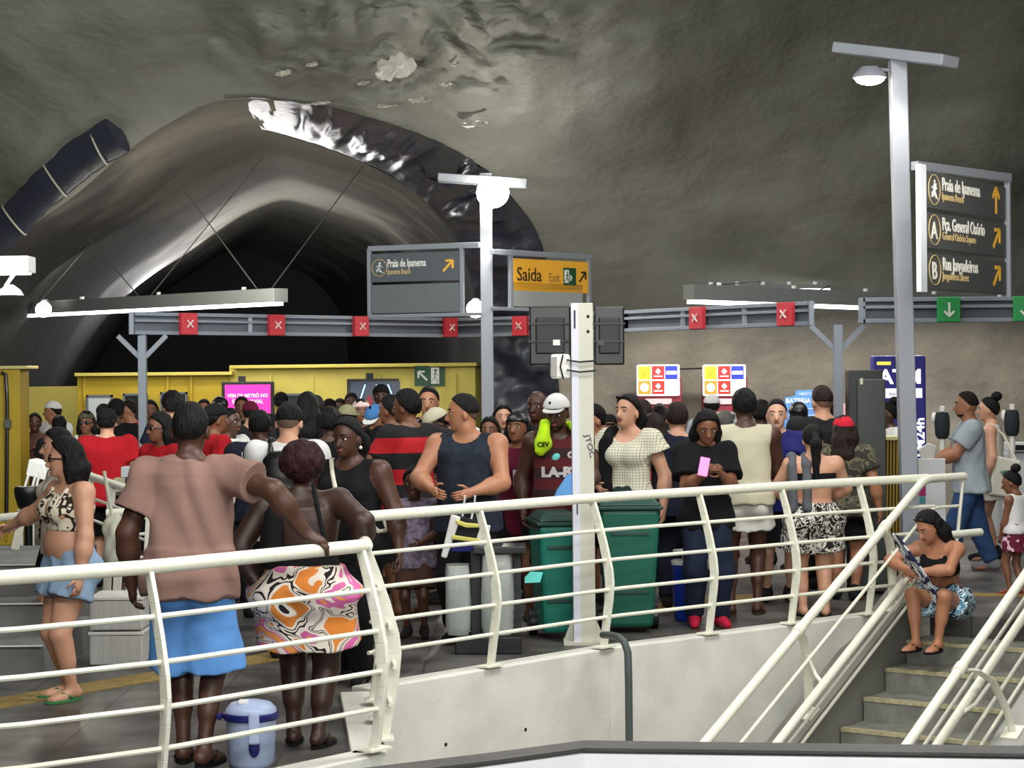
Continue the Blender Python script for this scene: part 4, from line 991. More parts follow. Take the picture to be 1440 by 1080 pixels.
    for nm, sd, fx, fy in (('L', -1, fl[0], fl[1]), ('R', 1, fl[2], fl[3])):
        H = PF(V(sd*.052*h*hipw, 0, .495*h))
        if legs and nm in legs:
            t = legs[nm]; A = (W2L(t[0]) if isinstance(t[0], Vector) else V(*t[0])*h); hint = V(*t[1]) if len(t) > 1 else V(0, 1, .3); fd = V(*t[2]) if len(t) > 2 else V(0, 1, 0)
        else: A = V(sd*fx*h, fy*h, .043*h); hint = V(sd*.1, 1, 0); fd = V(sd*.18, 1, 0)
        K, A = ik(H, A, .245*h, .225*h, hint); q.leg[nm] = (H, K, A)
        lw = (1+(w-1)*1.1)*(1.12 if fem else 1.0)
        B.cone(H, K, .050*h*lw, .032*h*lw**.6); B.cone(K, A, .030*h*lw**.6, .0185*h*lw**.4)
        kd = (A-K)/np.linalg.norm(A-K); bk = -np.cross(np.cross(kd, V(0, 1, 0)), kd)
        B.cone(K+kd*.04*h-fd*.010*h, K+kd*.11*h-fd*.008*h, .027*h*lw**.7, .024*h*lw**.7)
        fd = fd/np.linalg.norm(fd); sole = A[2]-.030*h
        B.ell((A[0]-fd[0]*.018*h, A[1]-fd[1]*.018*h, A[2]-.014*h), (.021*h, .024*h, .022*h), k=.012*h)
        B.cone((A[0]+fd[0]*.01*h, A[1]+fd[1]*.01*h, A[2]-.012*h), (A[0]+fd[0]*.075*h, A[1]+fd[1]*.075*h, A[2]-.027*h), .021*h, .015*h)
        B.cone((A[0]+fd[0]*.05*h+fd[1]*.010*h, A[1]+fd[1]*.05*h-fd[0]*.01*h, A[2]-.027*h), (A[0]+fd[0]*.105*h+fd[1]*.008*h, A[1]+fd[1]*.105*h, A[2]-.031*h), .013*h, .010*h)
        B.cone((A[0]+fd[0]*.05*h-fd[1]*.010*h, A[1]+fd[1]*.05*h+fd[0]*.01*h, A[2]-.027*h), (A[0]+fd[0]*.09*h-fd[1]*.010*h, A[1]+fd[1]*.09*h, A[2]-.031*h), .013*h, .010*h)
        q.leg[nm+'f'] = (A, fd)
    # face details
    mats = [skin(tone), eye_w, eye_d, lip_m, hairm(hair[1] if hair else 'black')]
    RBl = Matrix([list(r) for r in HR])
    def hp_(x, y, z): return Vector(HF(V(x*hh, y*hh, z*hh)))
    if face is None: face = abs(((yaw+hy+180) % 360)-180) > 55
    if face and s > 100:
        for sd in (-1, 1):
            extra_mb.m = 1; extra_mb.ell(hp_(sd*.0185, .0575, .0565), (.0095*hh, .0055*hh, .0048*hh), RBl, 8, 6)
            extra_mb.m = 2; extra_mb.ell(hp_(sd*.0185, .0605, .0565), (.0045*hh, .0032*hh, .0044*hh), RBl, 8, 6)
            extra_mb.tube([hp_(sd*.0285, .0555, .0605), hp_(sd*.0185, .0635, .0615), hp_(sd*.0095, .0615, .0585)], .0013*hh, 5)
            extra_mb.m = 4; extra_mb.tube([hp_(sd*.030, .0570, .0705), hp_(sd*.019, .0655, .0745), hp_(sd*.008, .0680, .0705)], .0022*hh, 5)
        extra_mb.m = 3
        extra_mb.ell(hp_(0, .0635, .0215), (.0145*hh, .0055*hh, .0030*hh), RBl, 10, 6)
        extra_mb.ell(hp_(0, .0640, .0165), (.0115*hh, .0055*hh, .0036*hh), RBl, 10, 6)
    if glasses:
        extra_mb.m = 2
    extra_mb.m = 0
    vq = B.mesh(vox)
    body = mesh_from('person', vq, mats, None, extra_mb)
    body.location = loc; body.rotation_euler = (0, 0, th)
    tag(body, label, 'person', group); q.o = body; q.loc = loc
    q.vox = vox; q.sw = sw; q.w = w; q.fem = fem; q.piv = piv; q.near = near; q.T = T_; q.lean = lean; q.am = am; q.tone = tone; q.yaw = th; q.hipw = hipw
    if hair: do_hair(q, *hair)
    if cap: do_cap(q, **cap)
    if beard:
        f = Field(k=.008*h); f.ell(HF(V(0, .030*hh, .027*hh)), (.036*hh, .040*hh, .040*hh), HR)
        def bc(X, Y_, Z):
            x, y, z = HF.inv(X, Y_, Z); return np.maximum(np.maximum(z-.012*hh-1.0*np.maximum(.03*hh-y, 0), .0*hh-y), .0*z-1)
        f.cut(bc); m_ = f.mesh(vox*.8)
        if m_: mesh_from('beard', m_, [hairm(hair[1] if hair else 'black')], body)
    for g in (bottom, top) + tuple(xtra or ()):
        if g: GARM[g[0]](q, *g[1:])
    if shoes: do_shoes(q, *shoes)
    if glasses:
        mb = MB(); up = glasses == 'head'
        for sd in (-1, 1):
            c = hp_(sd*.020, .050 if up else .068, .112 if up else .058)
            mb.ell(c, (.016*hh, .004*hh, .012*hh), RBl @ Matrix.Rotation(math.radians(-50 if up else 0), 3, 'X'), 10, 6)
            mb.tube([hp_(sd*.034, .040 if up else .062, .108 if up else .060), hp_(sd*.050, .01, .085 if up else .056)], .0022*hh, 5)
        mb.tube([hp_(-.01, .052 if up else .071, .113 if up else .060), hp_(.01, .052 if up else .071, .113 if up else .060)], .002*hh, 5)
        o = mb.build('sunglasses', blackp, body, smooth=True)
    return q
def put(q, name, f, m, noise=0, nf=1.0, vs=1.0):
    r = f.mesh(q.vox*vs, noise, nf, q.seed)
    if r is None: return None
    return mesh_from(name, r, m if isinstance(m, list) else [m], q.o)
def do_hair(q, style, col, ln=.8):
    HF, hh, h, HR = q.HF, q.hh, q.h, q.HR
    if style == 'bald': return
    f = Field(k=.012*hh); m = hairm(col)
    inf = {'buzz': .0035, 'short': .0085, 'fade': .0055, 'curly': .016, 'long': .011, 'bob': .012, 'bun': .007, 'pony': .008, 'afro': .0}.get(style, .008)*hh
    R3 = (.0445*hh+inf, .056*hh+inf, .060*hh+inf)
    if style == 'afro': f.ell(HF(V(0, -.006*hh, .070*hh)), (.071*hh, .072*hh, .070*hh), HR)
    else: f.ell(HF(V(0, .009*hh, .0665*hh)), R3, HR)
    low = {'buzz': .028, 'short': .030, 'fade': .055, 'curly': .03, 'long': .0, 'bob': .0, 'bun': .025, 'pony': .022, 'afro': .0}.get(style, .03)
    def c(X, Y, Z):
        x, y, z = HF.inv(X, Y, Z)
        d = np.maximum(low*hh-z, (y-.045*hh)*.72+(.1015*hh-z)*.70)
        side = np.where(y > .012*hh, (.062*hh-z)*.8, -1.0)   # in front of the ears
        return np.maximum(d, side)
    f.cut(c); n = .0016 if style in ('short', 'fade') else (.0035 if style == 'curly' else 0)
    if style == 'afro': n = .0035
    if style in ('fade', 'short') and q.near:
        fs = Field(k=.006*hh); fs.ell(HF(V(0, .009*hh, .0665*hh)), (.0445*hh+.0022*hh, .056*hh+.0022*hh, .060*hh+.0022*hh), HR)
        fs.cut(lambda X, Y, Z: (lambda x, y, z: np.maximum(np.maximum(.026*hh-z, (y-.043*hh)*.72+(.1005*hh-z)*.70), np.where(y > .016*hh, (.052*hh-z)*.8, -1.0)))(*HF.inv(X, Y, Z)))
        cs = [a*.45+b*.55 for a, b in zip(SK[q.tone], HAIRC[col])]; put(q, 'stubble', fs, mat('stubble_'+q.tone+col, cs, .7, bump=.3, bscale=150), 0, 1, .7)
    if style in ('short', 'buzz', 'fade', 'curly', 'afro'): put(q, 'hair', f, m, n*2, 2.5, .85); return
    if style in ('bun', 'pony'):
        if style == 'bun': f.cuts = [c]; put(q, 'hair', f, m, .002, 2); f2 = Field(k=.01); f2.ell(HF(V(0, -.035*hh, .135*hh)), (.032*hh, .032*hh, .028*hh), HR); put(q, 'hair_bun', f2, m, .004, 3); return
        put(q, 'hair', f, m, .002, 2); f2 = Field(k=.02)
        a = HF(V(0, -.05*hh, .075*hh)); b = HF(V(0, -.082*hh, .03*hh)); e = q.TF(V(.0, -.085*h, ln*h)); f2.cone(a, b, .018*hh, .026*hh); f2.cone(b, e, .028*hh, .010*hh)
        put(q, 'ponytail', f2, m, .004, 2); return
    # long and bob: crown, then locks falling at the back and both sides
    f.cuts = []; f.cut(lambda X, Y, Z: (lambda x, y, z: np.maximum((y-.042*hh)*.72+(.094*hh-z)*.70, np.where(y > .02*hh, (.060*hh-z), -1.)))(*HF.inv(X, Y, Z)))
    put(q, 'hair', f, m, .002, 2)
    f2 = Field(k=.02*h)
    zt = ln*h
    for xx, yy, r0, r1 in ((-.034, -.018, .026, .020), (0, -.034, .030, .026), (.034, -.018, .026, .020), (-.044, .006, .017, .014), (.044, .006, .017, .014)):
        a = HF(V(xx*hh, yy*hh, .070*hh)); b = HF(V(xx*hh*1.12, (yy-.012)*hh, .015*hh)); f2.cone(a, b, r0*hh*.85, r0*hh)
        if style == 'long':
            yb = -.062 if yy < 0 else -.03
            k = q.TF(V(xx*1.15*h, yb*h, .80*h)); e = q.TF(V(xx*1.1*h, (yb-.004)*h, zt)); f2.cone(b, k, r0*hh, r1*hh); f2.cone(k, e, r1*hh, .012*hh)
        else:
            e = HF(V(xx*1.25*hh, (yy-.01)*hh, -.02*hh)); f2.cone(b, e, r0*hh, r1*hh)
    put(q, 'long_hair' if style == 'long' else 'bobbed_hair', f2, m, .004, 2.2)
def do_cap(q, m, brim=1, back=0, dome=1.0, m2=None, tilt=0):
    HF, hh, HR = q.HF, q.hh, q.HR
    f = Field(k=.008*hh); f.ell(HF(V(0, .008*hh, .070*hh)), (.0565*hh*dome, .0675*hh*dome, .0660*hh*dome), HR)
    f.cut(lambda X, Y, Z: (lambda x, y, z: .078*hh-z+.10*y)(*HF.inv(X, Y, Z)))
    o = put(q, 'cap', f, m, 0, 1, .8)
    if brim:
        mb = MB(); sg = -1 if back else 1; n = 9; up = []; 
        for i in range(n+1):
            t = math.pi*i/n; x = math.cos(t)*.043*hh; y = sg*(.050+.052*math.sin(t)**.7)*hh if 0 < i < n else sg*.040*hh; z = (.0865-.008*math.sin(t)-.004*abs(math.cos(t)))*hh
            up.append(HF(V(x, y, z)))
        dn = [p-HR @ V(0, 0, .004*hh) for p in up]; k = n+1
        mb.add([Vector(p) for p in up+dn], [tuple(range(k)), tuple(range(2*k-1, k-1, -1))]+[(i, (i+1) % k, k+(i+1) % k, k+i) for i in range(k)])
        mb.build('cap_brim', m2 or m, o)
    return o
def do_shoes(q, kind, m, sock=None):
    h = q.h
    for nm in ('L', 'R'):
        A, fd = q.leg[nm+'f']; sole = A[2]-.043*h
        if kind == 'flipflop':
            mb = MB(); s_ = V(-fd[1], fd[0], 0); pts = []
            for i in range(16):
                t = 2*math.pi*i/16; a = math.cos(t); pts.append(A+fd*(.042+.085*a)*h+s_*(.030+.006*a)*math.sin(t)*h)
            mb.add([(p[0], p[1], sole+.002) for p in pts]+[(p[0], p[1], sole+.011*h) for p in pts], [tuple(range(15, -1, -1)), tuple(range(16, 32))]+[(i, (i+1) % 16, 16+(i+1) % 16, 16+i) for i in range(16)])
            for e in (-1, 1):
                mb.tube([A+fd*.085*h+V(0, 0, -.022*h), A+fd*.055*h+s_*e*.014*h+V(0, 0, -.006*h), A+fd*.01*h+s_*e*.027*h+V(0, 0, -.03*h)], .0035*h, 6)
            mb.build('flip_flop', m, q.o)
        else:
            f = Field(k=.015*h)
            f.ell((A[0]-fd[0]*.018*h, A[1]-fd[1]*.018*h, A[2]-.012*h), (.029*h, .032*h, .033*h)); f.cone((A[0], A[1], A[2]-.006*h), A+fd*.10*h+V(0, 0, -.024*h), .029*h, .021*h)
            f.cone(A+V(0, 0, -.005*h), A+V(0, 0, .025*h), .027*h, .026*h)
            f.cut(lambda X, Y, Z: sole+.001-Z)
            put(q, 'shoe', f, m, 0, 1, .9)
# ---- garments -------------------------------------------------------------
def trunk(q, f, t, z0, z1, loose=0, m=1.0, frame=None):
    h = q.h; zs = [z0*h]+[z for z in q.zs if z0*h+.004 < z < z1*h-.004]+[z1*h]
    A = np.interp(zs, q.zs, q.aa); B_ = np.interp(zs, q.zs, q.bb); c = np.interp(zs, q.zs, q.cc)
    if loose:
        ch = np.interp(.74*h, q.zs, q.aa); cb = np.interp(.74*h, q.zs, q.bb)
        A = [max(a, ch*loose) if z < .72*h else a for a, z in zip(A, zs)]; B_ = [max(b, cb*loose*1.05) if z < .72*h else b for b, z in zip(B_, zs)]
    f.loft(frame or q.TF, zs, [a*m+t for a in A], [b*m+t for b in B_], c)
def bust(q, f, t):
    h, w = q.h, q.w
    if q.fem:
        for sd in (-1, 1): f.ell(q.TF(V(sd*.042*h, .050*h*w, .735*h)), (.036*h*w+t, .036*h+t, .040*h+t))
    else:
        for sd in (-1, 1): f.ell(q.TF(V(sd*.045*h, .040*h, .755*h)), (.042*h*w+t, .026*h*w+t, .030*h+t))
def seat(q, f, t, hem):
    h = q.h
    if hem < .53:
        zz = max(.505, hem+.03)
        f.loft(q.PF if q.lean < 15 else q.TF, [hem*h, (hem+.05)*h, .58*h], [np.interp(.50*h, q.zs, q.aa)+t+.018*h, np.interp(.52*h, q.zs, q.aa)+t+.012*h, np.interp(.58*h, q.zs, q.aa)+t],
               [np.interp(.5*h, q.zs, q.bb)+t+.018*h, np.interp(.5*h, q.zs, q.bb)+t+.014*h, np.interp(.58*h, q.zs, q.bb)+t], [-.018*h, -.014*h, -.002*h], k=.03*h)
def neckcut(q, r=(.052, .046, .040), z=.862, y=.012, v=0):
    h = q.h
    def c(X, Y, Z):
        x, y_, z_ = q.TF.inv(X, Y, Z)
        k = np.sqrt((x/(r[0]*h))**2+((y_-y*h)/(r[1]*h))**2+((z_-z*h)/(r[2]*h))**2); d = -(k-1)*min(r)*h
        return d
    return c
def zcut(q, z, slope=0): return lambda X, Y, Z: (lambda x, y, zz: z*q.h+slope*y-zz)(*q.TF.inv(X, Y, Z))
def g_tee(q, m, hem=.47, slv=.55, loose=.97, name='t_shirt', belly=0, neck=(.050, .046, .036), t=.009, flare=.018, zn=.866, trim=None):
    h = q.h; t = t*h; f = Field(k=.02*h)
    trunk(q, f, t, hem, .838, loose); bust(q, f, t*.8); seat(q, f, t*1.5, hem)
    if belly: f.ell(q.TF(V(0, .03*h, .60*h)), (.085*h*q.w+t, (.05+.03*belly)*h+t, .085*h), k=.04*h)
    for sd, nm in ((-1, 'L'), (1, 'R')):
        S, E, Wp = q.arm[nm]; r = .038*h*q.am
        f.cone(q.TF(V(sd*.04*h, -.008*h, .812*h)), S, .036*h+t*.6, r+t*.8)
        if slv > 0:
            if slv <= 1: f.cone(S, S+(E-S)*slv, r+t*.8, r+t+flare*h*.5, flat=True)
            else: f.cone(S, E, r+t*.8, r*.86+t); f.cone(E, E+(Wp-E)*(slv-1), r*.86+t, .024*h+t*.7, flat=True)
    f.cut(neckcut(q, neck, zn))
    o = put(q, name, f, m, ((.020 if q.vox < .0095 else .012) if q.near and loose else .007)*h/1.7, .55 if q.near else 1.0); q.top = o; return o
def g_tank(q, m, hem=.47, loose=.97, neck=(.060, .055, .072), zn=.862, hole=(.052, .10, .080), hx=.028, t=.007, belly=0, name='tank_top', noise=.004, hz=.800):
    h = q.h; t = t*h; f = Field(k=.018*h); trunk(q, f, t, hem, .838, loose); bust(q, f, t); seat(q, f, t*1.6, hem)
    if belly: f.ell(q.TF(V(0, .03*h, .60*h)), (.085*h*q.w+t, (.05+.03*belly)*h+t, .085*h), k=.04*h)
    for sd in (-1, 1): f.cone(q.TF(V(sd*.04*h, -.008*h, .812*h)), q.TF(V(sd*q.sw, -.006*h, .803*h)), .036*h+t*.6, .038*h+t)
    f.cut(neckcut(q, neck, zn))
    for sd in (-1, 1):
        cx = sd*(q.sw+hx*h)
        f.cut(lambda X, Y, Z, cx=cx: (lambda x, y, z: -(np.sqrt(((x-cx)/(hole[0]*h))**2+((y+.005*h)/(hole[1]*h))**2+((z-hz*h)/(hole[2]*h))**2)-1)*hole[0]*h)(*q.TF.inv(X, Y, Z)))
    o = put(q, name, f, m, noise*h/1.7, 1.0); q.top = o; return o
def g_band(q, m, z0=.69, z1=.765, straps='both', name='crop_top', t=.007, sm=None, rev=0):
    h = q.h; t = t*h; f = Field(k=.012*h); trunk(q, f, t, z0, z1, 0); bust(q, f, t)
    f.cut(lambda X, Y, Z: (lambda x, y, z: np.maximum(z0*h-z, z-z1*h-(.03*h*np.clip(y/(.06*h), 0, 1) if not rev else 0)*np.abs(x)/(.06*h)))(*q.TF.inv(X, Y, Z)))
    if straps:
        for sd in ((-1, 1) if straps == 'both' else ((-1,) if straps == 'left' else (1,))):
            if straps == 'cross': pass
            f.cone(q.TF(V(sd*.05*h, .066*h, .755*h)), q.TF(V(sd*.062*h, .03*h, .835*h)), .011*h, .009*h, k=.004*h)
            f.cone(q.TF(V(sd*.062*h, .03*h, .835*h)), q.TF(V(sd*.064*h, -.035*h, .835*h)), .009*h, .009*h, k=.004*h)
            f.cone(q.TF(V(sd*.064*h, -.035*h, .835*h)), q.TF(V(sd*.055*h, -.06*h, z1*h-.01*h)), .009*h, .009*h, k=.004*h)
    q.top = put(q, name, f, m, .002, 1, .85)
def g_shorts(q, m, z1=.60, frac=.75, loose=.018, name='shorts', t=.008, rise=0, two=1):
    h = q.h; t = t*h; f = Field(k=.02*h)
    fr = q.PF if q.lean < 30 else q.PF
    trunk(q, f, t, .46, z1, 0, frame=fr)
    for sd in (-1, 1): f.ell(q.PF(V(sd*.045*h*q.hipw*q.w, -.038*h, .495*h)), (.05*h*q.w*q.hipw+t*1.3, .045*h*q.w+t*1.3, .05*h+t*1.5))
    for nm in ('L', 'R'):
        H, K, A = q.leg[nm]; r = .052*h*(1+(q.w-1)*1.1)*(1.12 if q.fem else 1)
        if frac <= 1: f.cone(H, H+(K-H)*frac, r+t, r*.92+t+loose*h, flat=True)
        else:
            f.cone(H, K, r+t, .040*h*q.w+t+loose*h); f.cone(K, K+(A-K)*(frac-1), .040*h*q.w+t+loose*h, .030*h+t+loose*h, flat=True)
    o = put(q, name, f, m, .010*h/1.7, .7); q.bot = o; return o
def g_jeans(q, m, name='trousers', loose=.004): return g_shorts(q, m, .60, 1.93, loose, name)
def g_skirt(q, m, z1=.60, z0=.36, flare=.02, name='skirt', zt=None):
    h = q.h; f = Field(k=.02*h); zs = [z0*h, .42*h, .47*h, .50*h, .53*h, .57*h, z1*h]
    hw = np.interp(.50*h, q.zs, q.aa); wa = np.interp(z1*h, q.zs, q.aa); hb = np.interp(.5*h, q.zs, q.bb)
    aa = [hw+flare*h, hw+(.012+flare*.5)*h, hw+.012*h, hw+.010*h, hw+.010*h, (hw+wa)/2+.012*h, wa+.010*h]; bb = [hb*1.2+flare*h, hb*1.26+.014*h, hb*1.33+.010*h, hb*1.28+.008*h, hb*1.2+.008*h, hb+.008*h, hb*.9+.008*h]
    f.loft(q.PF, zs, aa, bb, [.0*h, -.002*h, -.008*h, -.012*h, -.010*h, 0, 0]); q.bot = put(q, name, f, m, .006, 1.0)
def g_dress(q, m, z0=.36, flare=.03, slv=0, **k):
    if slv: g_tee(q, m, hem=.58, slv=slv, name='dress', **k)
    else: g_tank(q, m, hem=.58, name='dress', **k)
    g_skirt(q, m, .62, z0, flare, 'dress_skirt')
def g_backpack(q, m, name='backpack'):
    h = q.h; f = Field(k=.02); T = q.TF
    f.loft(T, [.53*h, .56*h, .72*h, .79*h, .82*h], [.06*h, .08*h, .085*h, .075*h, .05*h], [.03*h, .045*h, .048*h, .035*h, .02*h], [-.125*h]*5)
    f.ell(T(V(0, -.172*h, .63*h)), (.055*h, .018*h, .05*h))
    for sd in (-1, 1):
        f.cone(T(V(sd*.055*h, -.085*h, .80*h)), T(V(sd*.062*h, -.02*h, .853*h)), .014*h, .014*h); f.cone(T(V(sd*.062*h, -.02*h, .853*h)), T(V(sd*.066*h, .045*h, .845*h)), .014*h, .013*h); f.cone(T(V(sd*.066*h, .045*h, .845*h)), T(V(sd*.068*h, .088*h, .77*h)), .013*h, .013*h)
        f.cone(T(V(sd*.068*h, .088*h, .77*h)), T(V(sd*.105*h, .05*h, .64*h)), .013*h, .010*h)
    o = put(q, name, f, m, .002); return o
def g_strap(q, m, sd=1, name='bag_strap', r=.008, zb=.58):
    h = q.h; T = q.TF; mb = MB(); w = q.w
    pts = [T(V(-sd*.07*h, .02*h, .848*h)), T(V(-sd*.045*h, .062*h, .80*h)), T(V(sd*0*h, .092*h*w, .74*h)), T(V(sd*.06*h, .088*h*w, .67*h)), T(V(sd*.10*h*w, .04*h, zb*h)), T(V(sd*.105*h*w, -.02*h, zb*h)), T(V(sd*.05*h, -.082*h*w, .67*h)), T(V(-sd*.03*h, -.080*h, .77*h)), T(V(-sd*.07*h, -.03*h, .842*h)), T(V(-sd*.07*h, .02*h, .848*h))]
    mb.tube(pts, r*h, 8, caps=False); mb.build(name, m, q.o, smooth=True)
def g_towel(q, m, sd=-1, name='draped_towel', zf=.66, zb=.66, wd=.05):
    h = q.h; f = Field(k=.015); T = q.TF
    x0 = sd*.085*h
    for dx in (-wd*.5, wd*.5):
        x = x0+dx*h; f.cone(T(V(x, .075*h, zf*h)), T(V(x, .060*h, .80*h)), .022*h, .022*h); f.cone(T(V(x, .060*h, .80*h)), T(V(x*.95, .0, .845*h)), .02*h, .02*h); f.cone(T(V(x*.95, 0, .845*h)), T(V(x, -.066*h, .80*h)), .02*h, .02*h); f.cone(T(V(x, -.066*h, .80*h)), T(V(x, -.088*h, zb*h)), .022*h, .022*h)
    return put(q, name, f, m, .010, 1.3)
GARM = dict(tee=g_tee, tank=g_tank, band=g_band, shorts=g_shorts, jeans=g_jeans, skirt=g_skirt, dress=g_dress, backpack=g_backpack, strap=g_strap, towel=g_towel)
def decal(q, target, s, size, c, m, name='print', back=0, sx=1.0, bold=.0):
    """lettering printed on a garment: c = (x, z) in body units, projected on the cloth"""
    h = q.h; me_t = target.data; bv = BVHTree.FromPolygons([v.co.copy() for v in me_t.vertices], [tuple(p.vertices) for p in me_t.polygons])
    o = text_mesh(s, size, (0, 0, 0), (1, 0, 0), (0, 0, 1), m, name, None, 'CENTER', sx, 0, bold)
    bm = bmesh.new(); bm.from_mesh(o.data); bmesh.ops.triangulate(bm, faces=bm.faces); bmesh.ops.subdivide_edges(bm, edges=[e for e in bm.edges if e.calc_length() > .02], cuts=2); bm.to_mesh(o.data); bm.free()
    sg = -1 if not back else 1
    for v in o.data.vertices:
        x = (v.co.x if back else -v.co.x)+c[0]*h; z = v.co.z+c[1]*h
        p = Vector(q.TF(V(x, .35*h*-sg, z))); d = Vector(q.TF.R @ V(0, sg, 0)); r = bv.ray_cast(p, d)
        v.co = (r[0]-d*.004) if r[0] else p+d*.3*h
    o.parent = q.o; return o
# ================================================================ the people
navy = cloth('navy_cloth', (.10, .12, .18)); blk = cloth('black_cloth', (.055, .055, .065)); blk2 = cloth('charcoal_cloth', (.13, .13, .14)); wht = cloth('white_cloth', (.88, .88, .87)); denim = cloth('blue_denim', (.20, .31, .48), vscale=12, var=.3)
denim_d = cloth('dark_denim', (.11, .14, .22)); rd = cloth('red_cloth', (.64, .07, .11)); coral = cloth('coral_cloth', (.90, .24, .22)); gry = cloth('pale_grey_cloth', (.64, .68, .71)); maroon = cloth('maroon_cloth', (.36, .07, .16)); brn = cloth('brown_cloth', (.30, .2, .17))
khaki = cloth('khaki_cloth', (.56, .55, .42)); royal = cloth('royal_blue_cloth', (.13, .14, .40)); cream_c = cloth('cream_cloth', (.78, .76, .66)); bluec = cloth('pale_blue_cloth', (.38, .60, .86)); taupe = cloth('dusty_rose_taupe_cloth', (.56, .44, .40)); ltdenim = cloth('light_denim', (.58, .69, .80), vscale=14, var=.2)
stripe_t = pattern('navy_white_stripes', 'stripes', [(.9, .9, .9), (.10, .11, .16)], 11, pos=.4); hoops = pattern('red_black_hoops', 'stripes', [(.06, .05, .06), (.70, .06, .10)], 1.25, pos=.52); hoops2 = pattern('dark_red_black_hoops', 'stripes', [(.36, .09, .11), (.22, .10, .11)], 2.0, pos=.5)
leop = pattern('cow_blotch_print', 'blotch', [(.16, .09, .06), (.88, .84, .75)], 17, pos=.455, distort=1.2)
zebra = pattern('black_white_leaf_print', 'blotch', [(.07, .07, .08), (.85, .84, .80), (.08, .08, .09)], 13, pos=[0, .46, .56], distort=2.5)
floral = pattern('orange_pink_patch_print', 'blotch', [(.92, .55, .22), (.94, .90, .84), (.10, .07, .10), (.94, .90, .84), (.12, .08, .10), (.94, .90, .84), (.85, .42, .66), (.94, .62, .30)], 3.2, pos=[0, .40, .44, .455, .475, .49, .535, .60], distort=2.2)
bstripe = pattern('brown_striped_cloth', 'stripes', [(.62, .58, .48), (.20, .15, .12)], 11, pos=.45, axis='X', distort=1.5); gauze = pattern('cream_checked_gauze', 'check', [(.60, .59, .50), (.84, .83, .75)], 45, pos=.18)
camo = pattern('camouflage_print', 'blotch', [(.16, .15, .12), (.38, .36, .28), (.24, .23, .18)], 14, pos=[0, .45, .55]); mfl = pattern('maroon_floral_print', 'floral', [(.40, .06, .18), (.90, .75, .82)], 30, pos=.72); bfl = pattern('blue_leaf_print', 'blotch', [(.10, .16, .25), (.78, .86, .88), (.30, .50, .60)], 16, pos=[0, .47, .56], distort=2)
limem = cloth('lime_towel', (.80, .98, .15)); thick = dict()
SH = ('shoe', cloth('dark_shoe', (.12, .12, .13)))
PP = {}
def fp(px, py, Y): return P(px, py, Y)
# --- nearest figures by the left rail
PP['man'] = q = person(266, 569, 280, -6, 'dark', 'man in a taupe t-shirt and pale blue shorts, back turned, hand on the rail',
    top=('tee', taupe, .475, .58, 1.0), bottom=('shorts', bluec, .56, .93, .034), hair=('buzz', 'black'), hy=4, hp=4, w=1.0, shoes=('flipflop', blk), foot=(.03, .02, .045, -.05),
    R=(P(430, 750, 9.84), (1, -.3, -.6), (.85, .15, -.45), (0, .3, -1)), L=((-.175, .02, .50), (-.8, -1, 0)))
PP['afro'] = q = person(428, 628, 268, -8, 'deep', 'broad woman with a round dark red afro, open-back black top and flowery shorts', fem=1, w=1.42, hipw=1.16, h=1.58, arm=1.05,
    top=None, bottom=('shorts', floral, .60, .62, .02, 'shorts', .019), hair=('afro', 'red'), hy=14, lean=10, side=-4, shoes=('flipflop', blk), foot=(.05, .02, .045, -.03), bust=1,
    R=((.19, .04, .655), (.6, -1, .1)), L=((-.150, -.055, .53), (-1, -.2, .2)), xtra=[('band', blk, .56, .665, None, 'halter_top', .006)])
f = Field(k=.01); h = q.h
for a, b, r in (((.100, -.105, .655), (.072, -.095, .79), .008), ((.072, -.095, .79), (.05, -.045, .86), .008)): f.cone(q.TF(V(*a)*h), q.TF(V(*b)*h), r*h, r*h)
put(q, 'shoulder_strap', f, blk)
f = Field(k=.02)
for a, b, r, r2 in (((-.095, -.082, .63), (-.078, -.075, .76), .045, .032), ((-.078, -.075, .76), (-.06, -.035, .85), .032, .022)): f.cone(q.TF(V(*a)*h), q.TF(V(*b)*h), r*h, r2*h)
put(q, 'halter_side', f, blk)
q = person(97, 626, 232, 128, 'light', 'woman with a black bob in a cow-print halter top and light denim shorts', fem=1, w=1.25, h=1.56, belly=.5, hy=-30, hp=2, bust=1.25, glasses='on',
    bottom=('shorts', ltdenim, .585, .42, .016), hair=('bob', 'black'), shoes=('flipflop', cloth('green_rubber', (.25, .5, .3))), xtra=[('band', leop, .655, .80, 'both', 'halter_top', .011)],
    R=(P(12, 742, 12.5), (-.2, -.6, -1)), L=((-.165, .04, .475), (-1, -.5, 0)))
person(84, 606, 205, 118, 'light', 'woman with long black hair standing just behind the woman in the cow-print top', fem=1, hy=-10, top=('tank', cloth('off_white_rib', (.80, .77, .70))), bottom=('shorts', blk, .58, .4, .01), hair=('long', 'black', .66), shoes=('flipflop', blk), L='down', R='front')
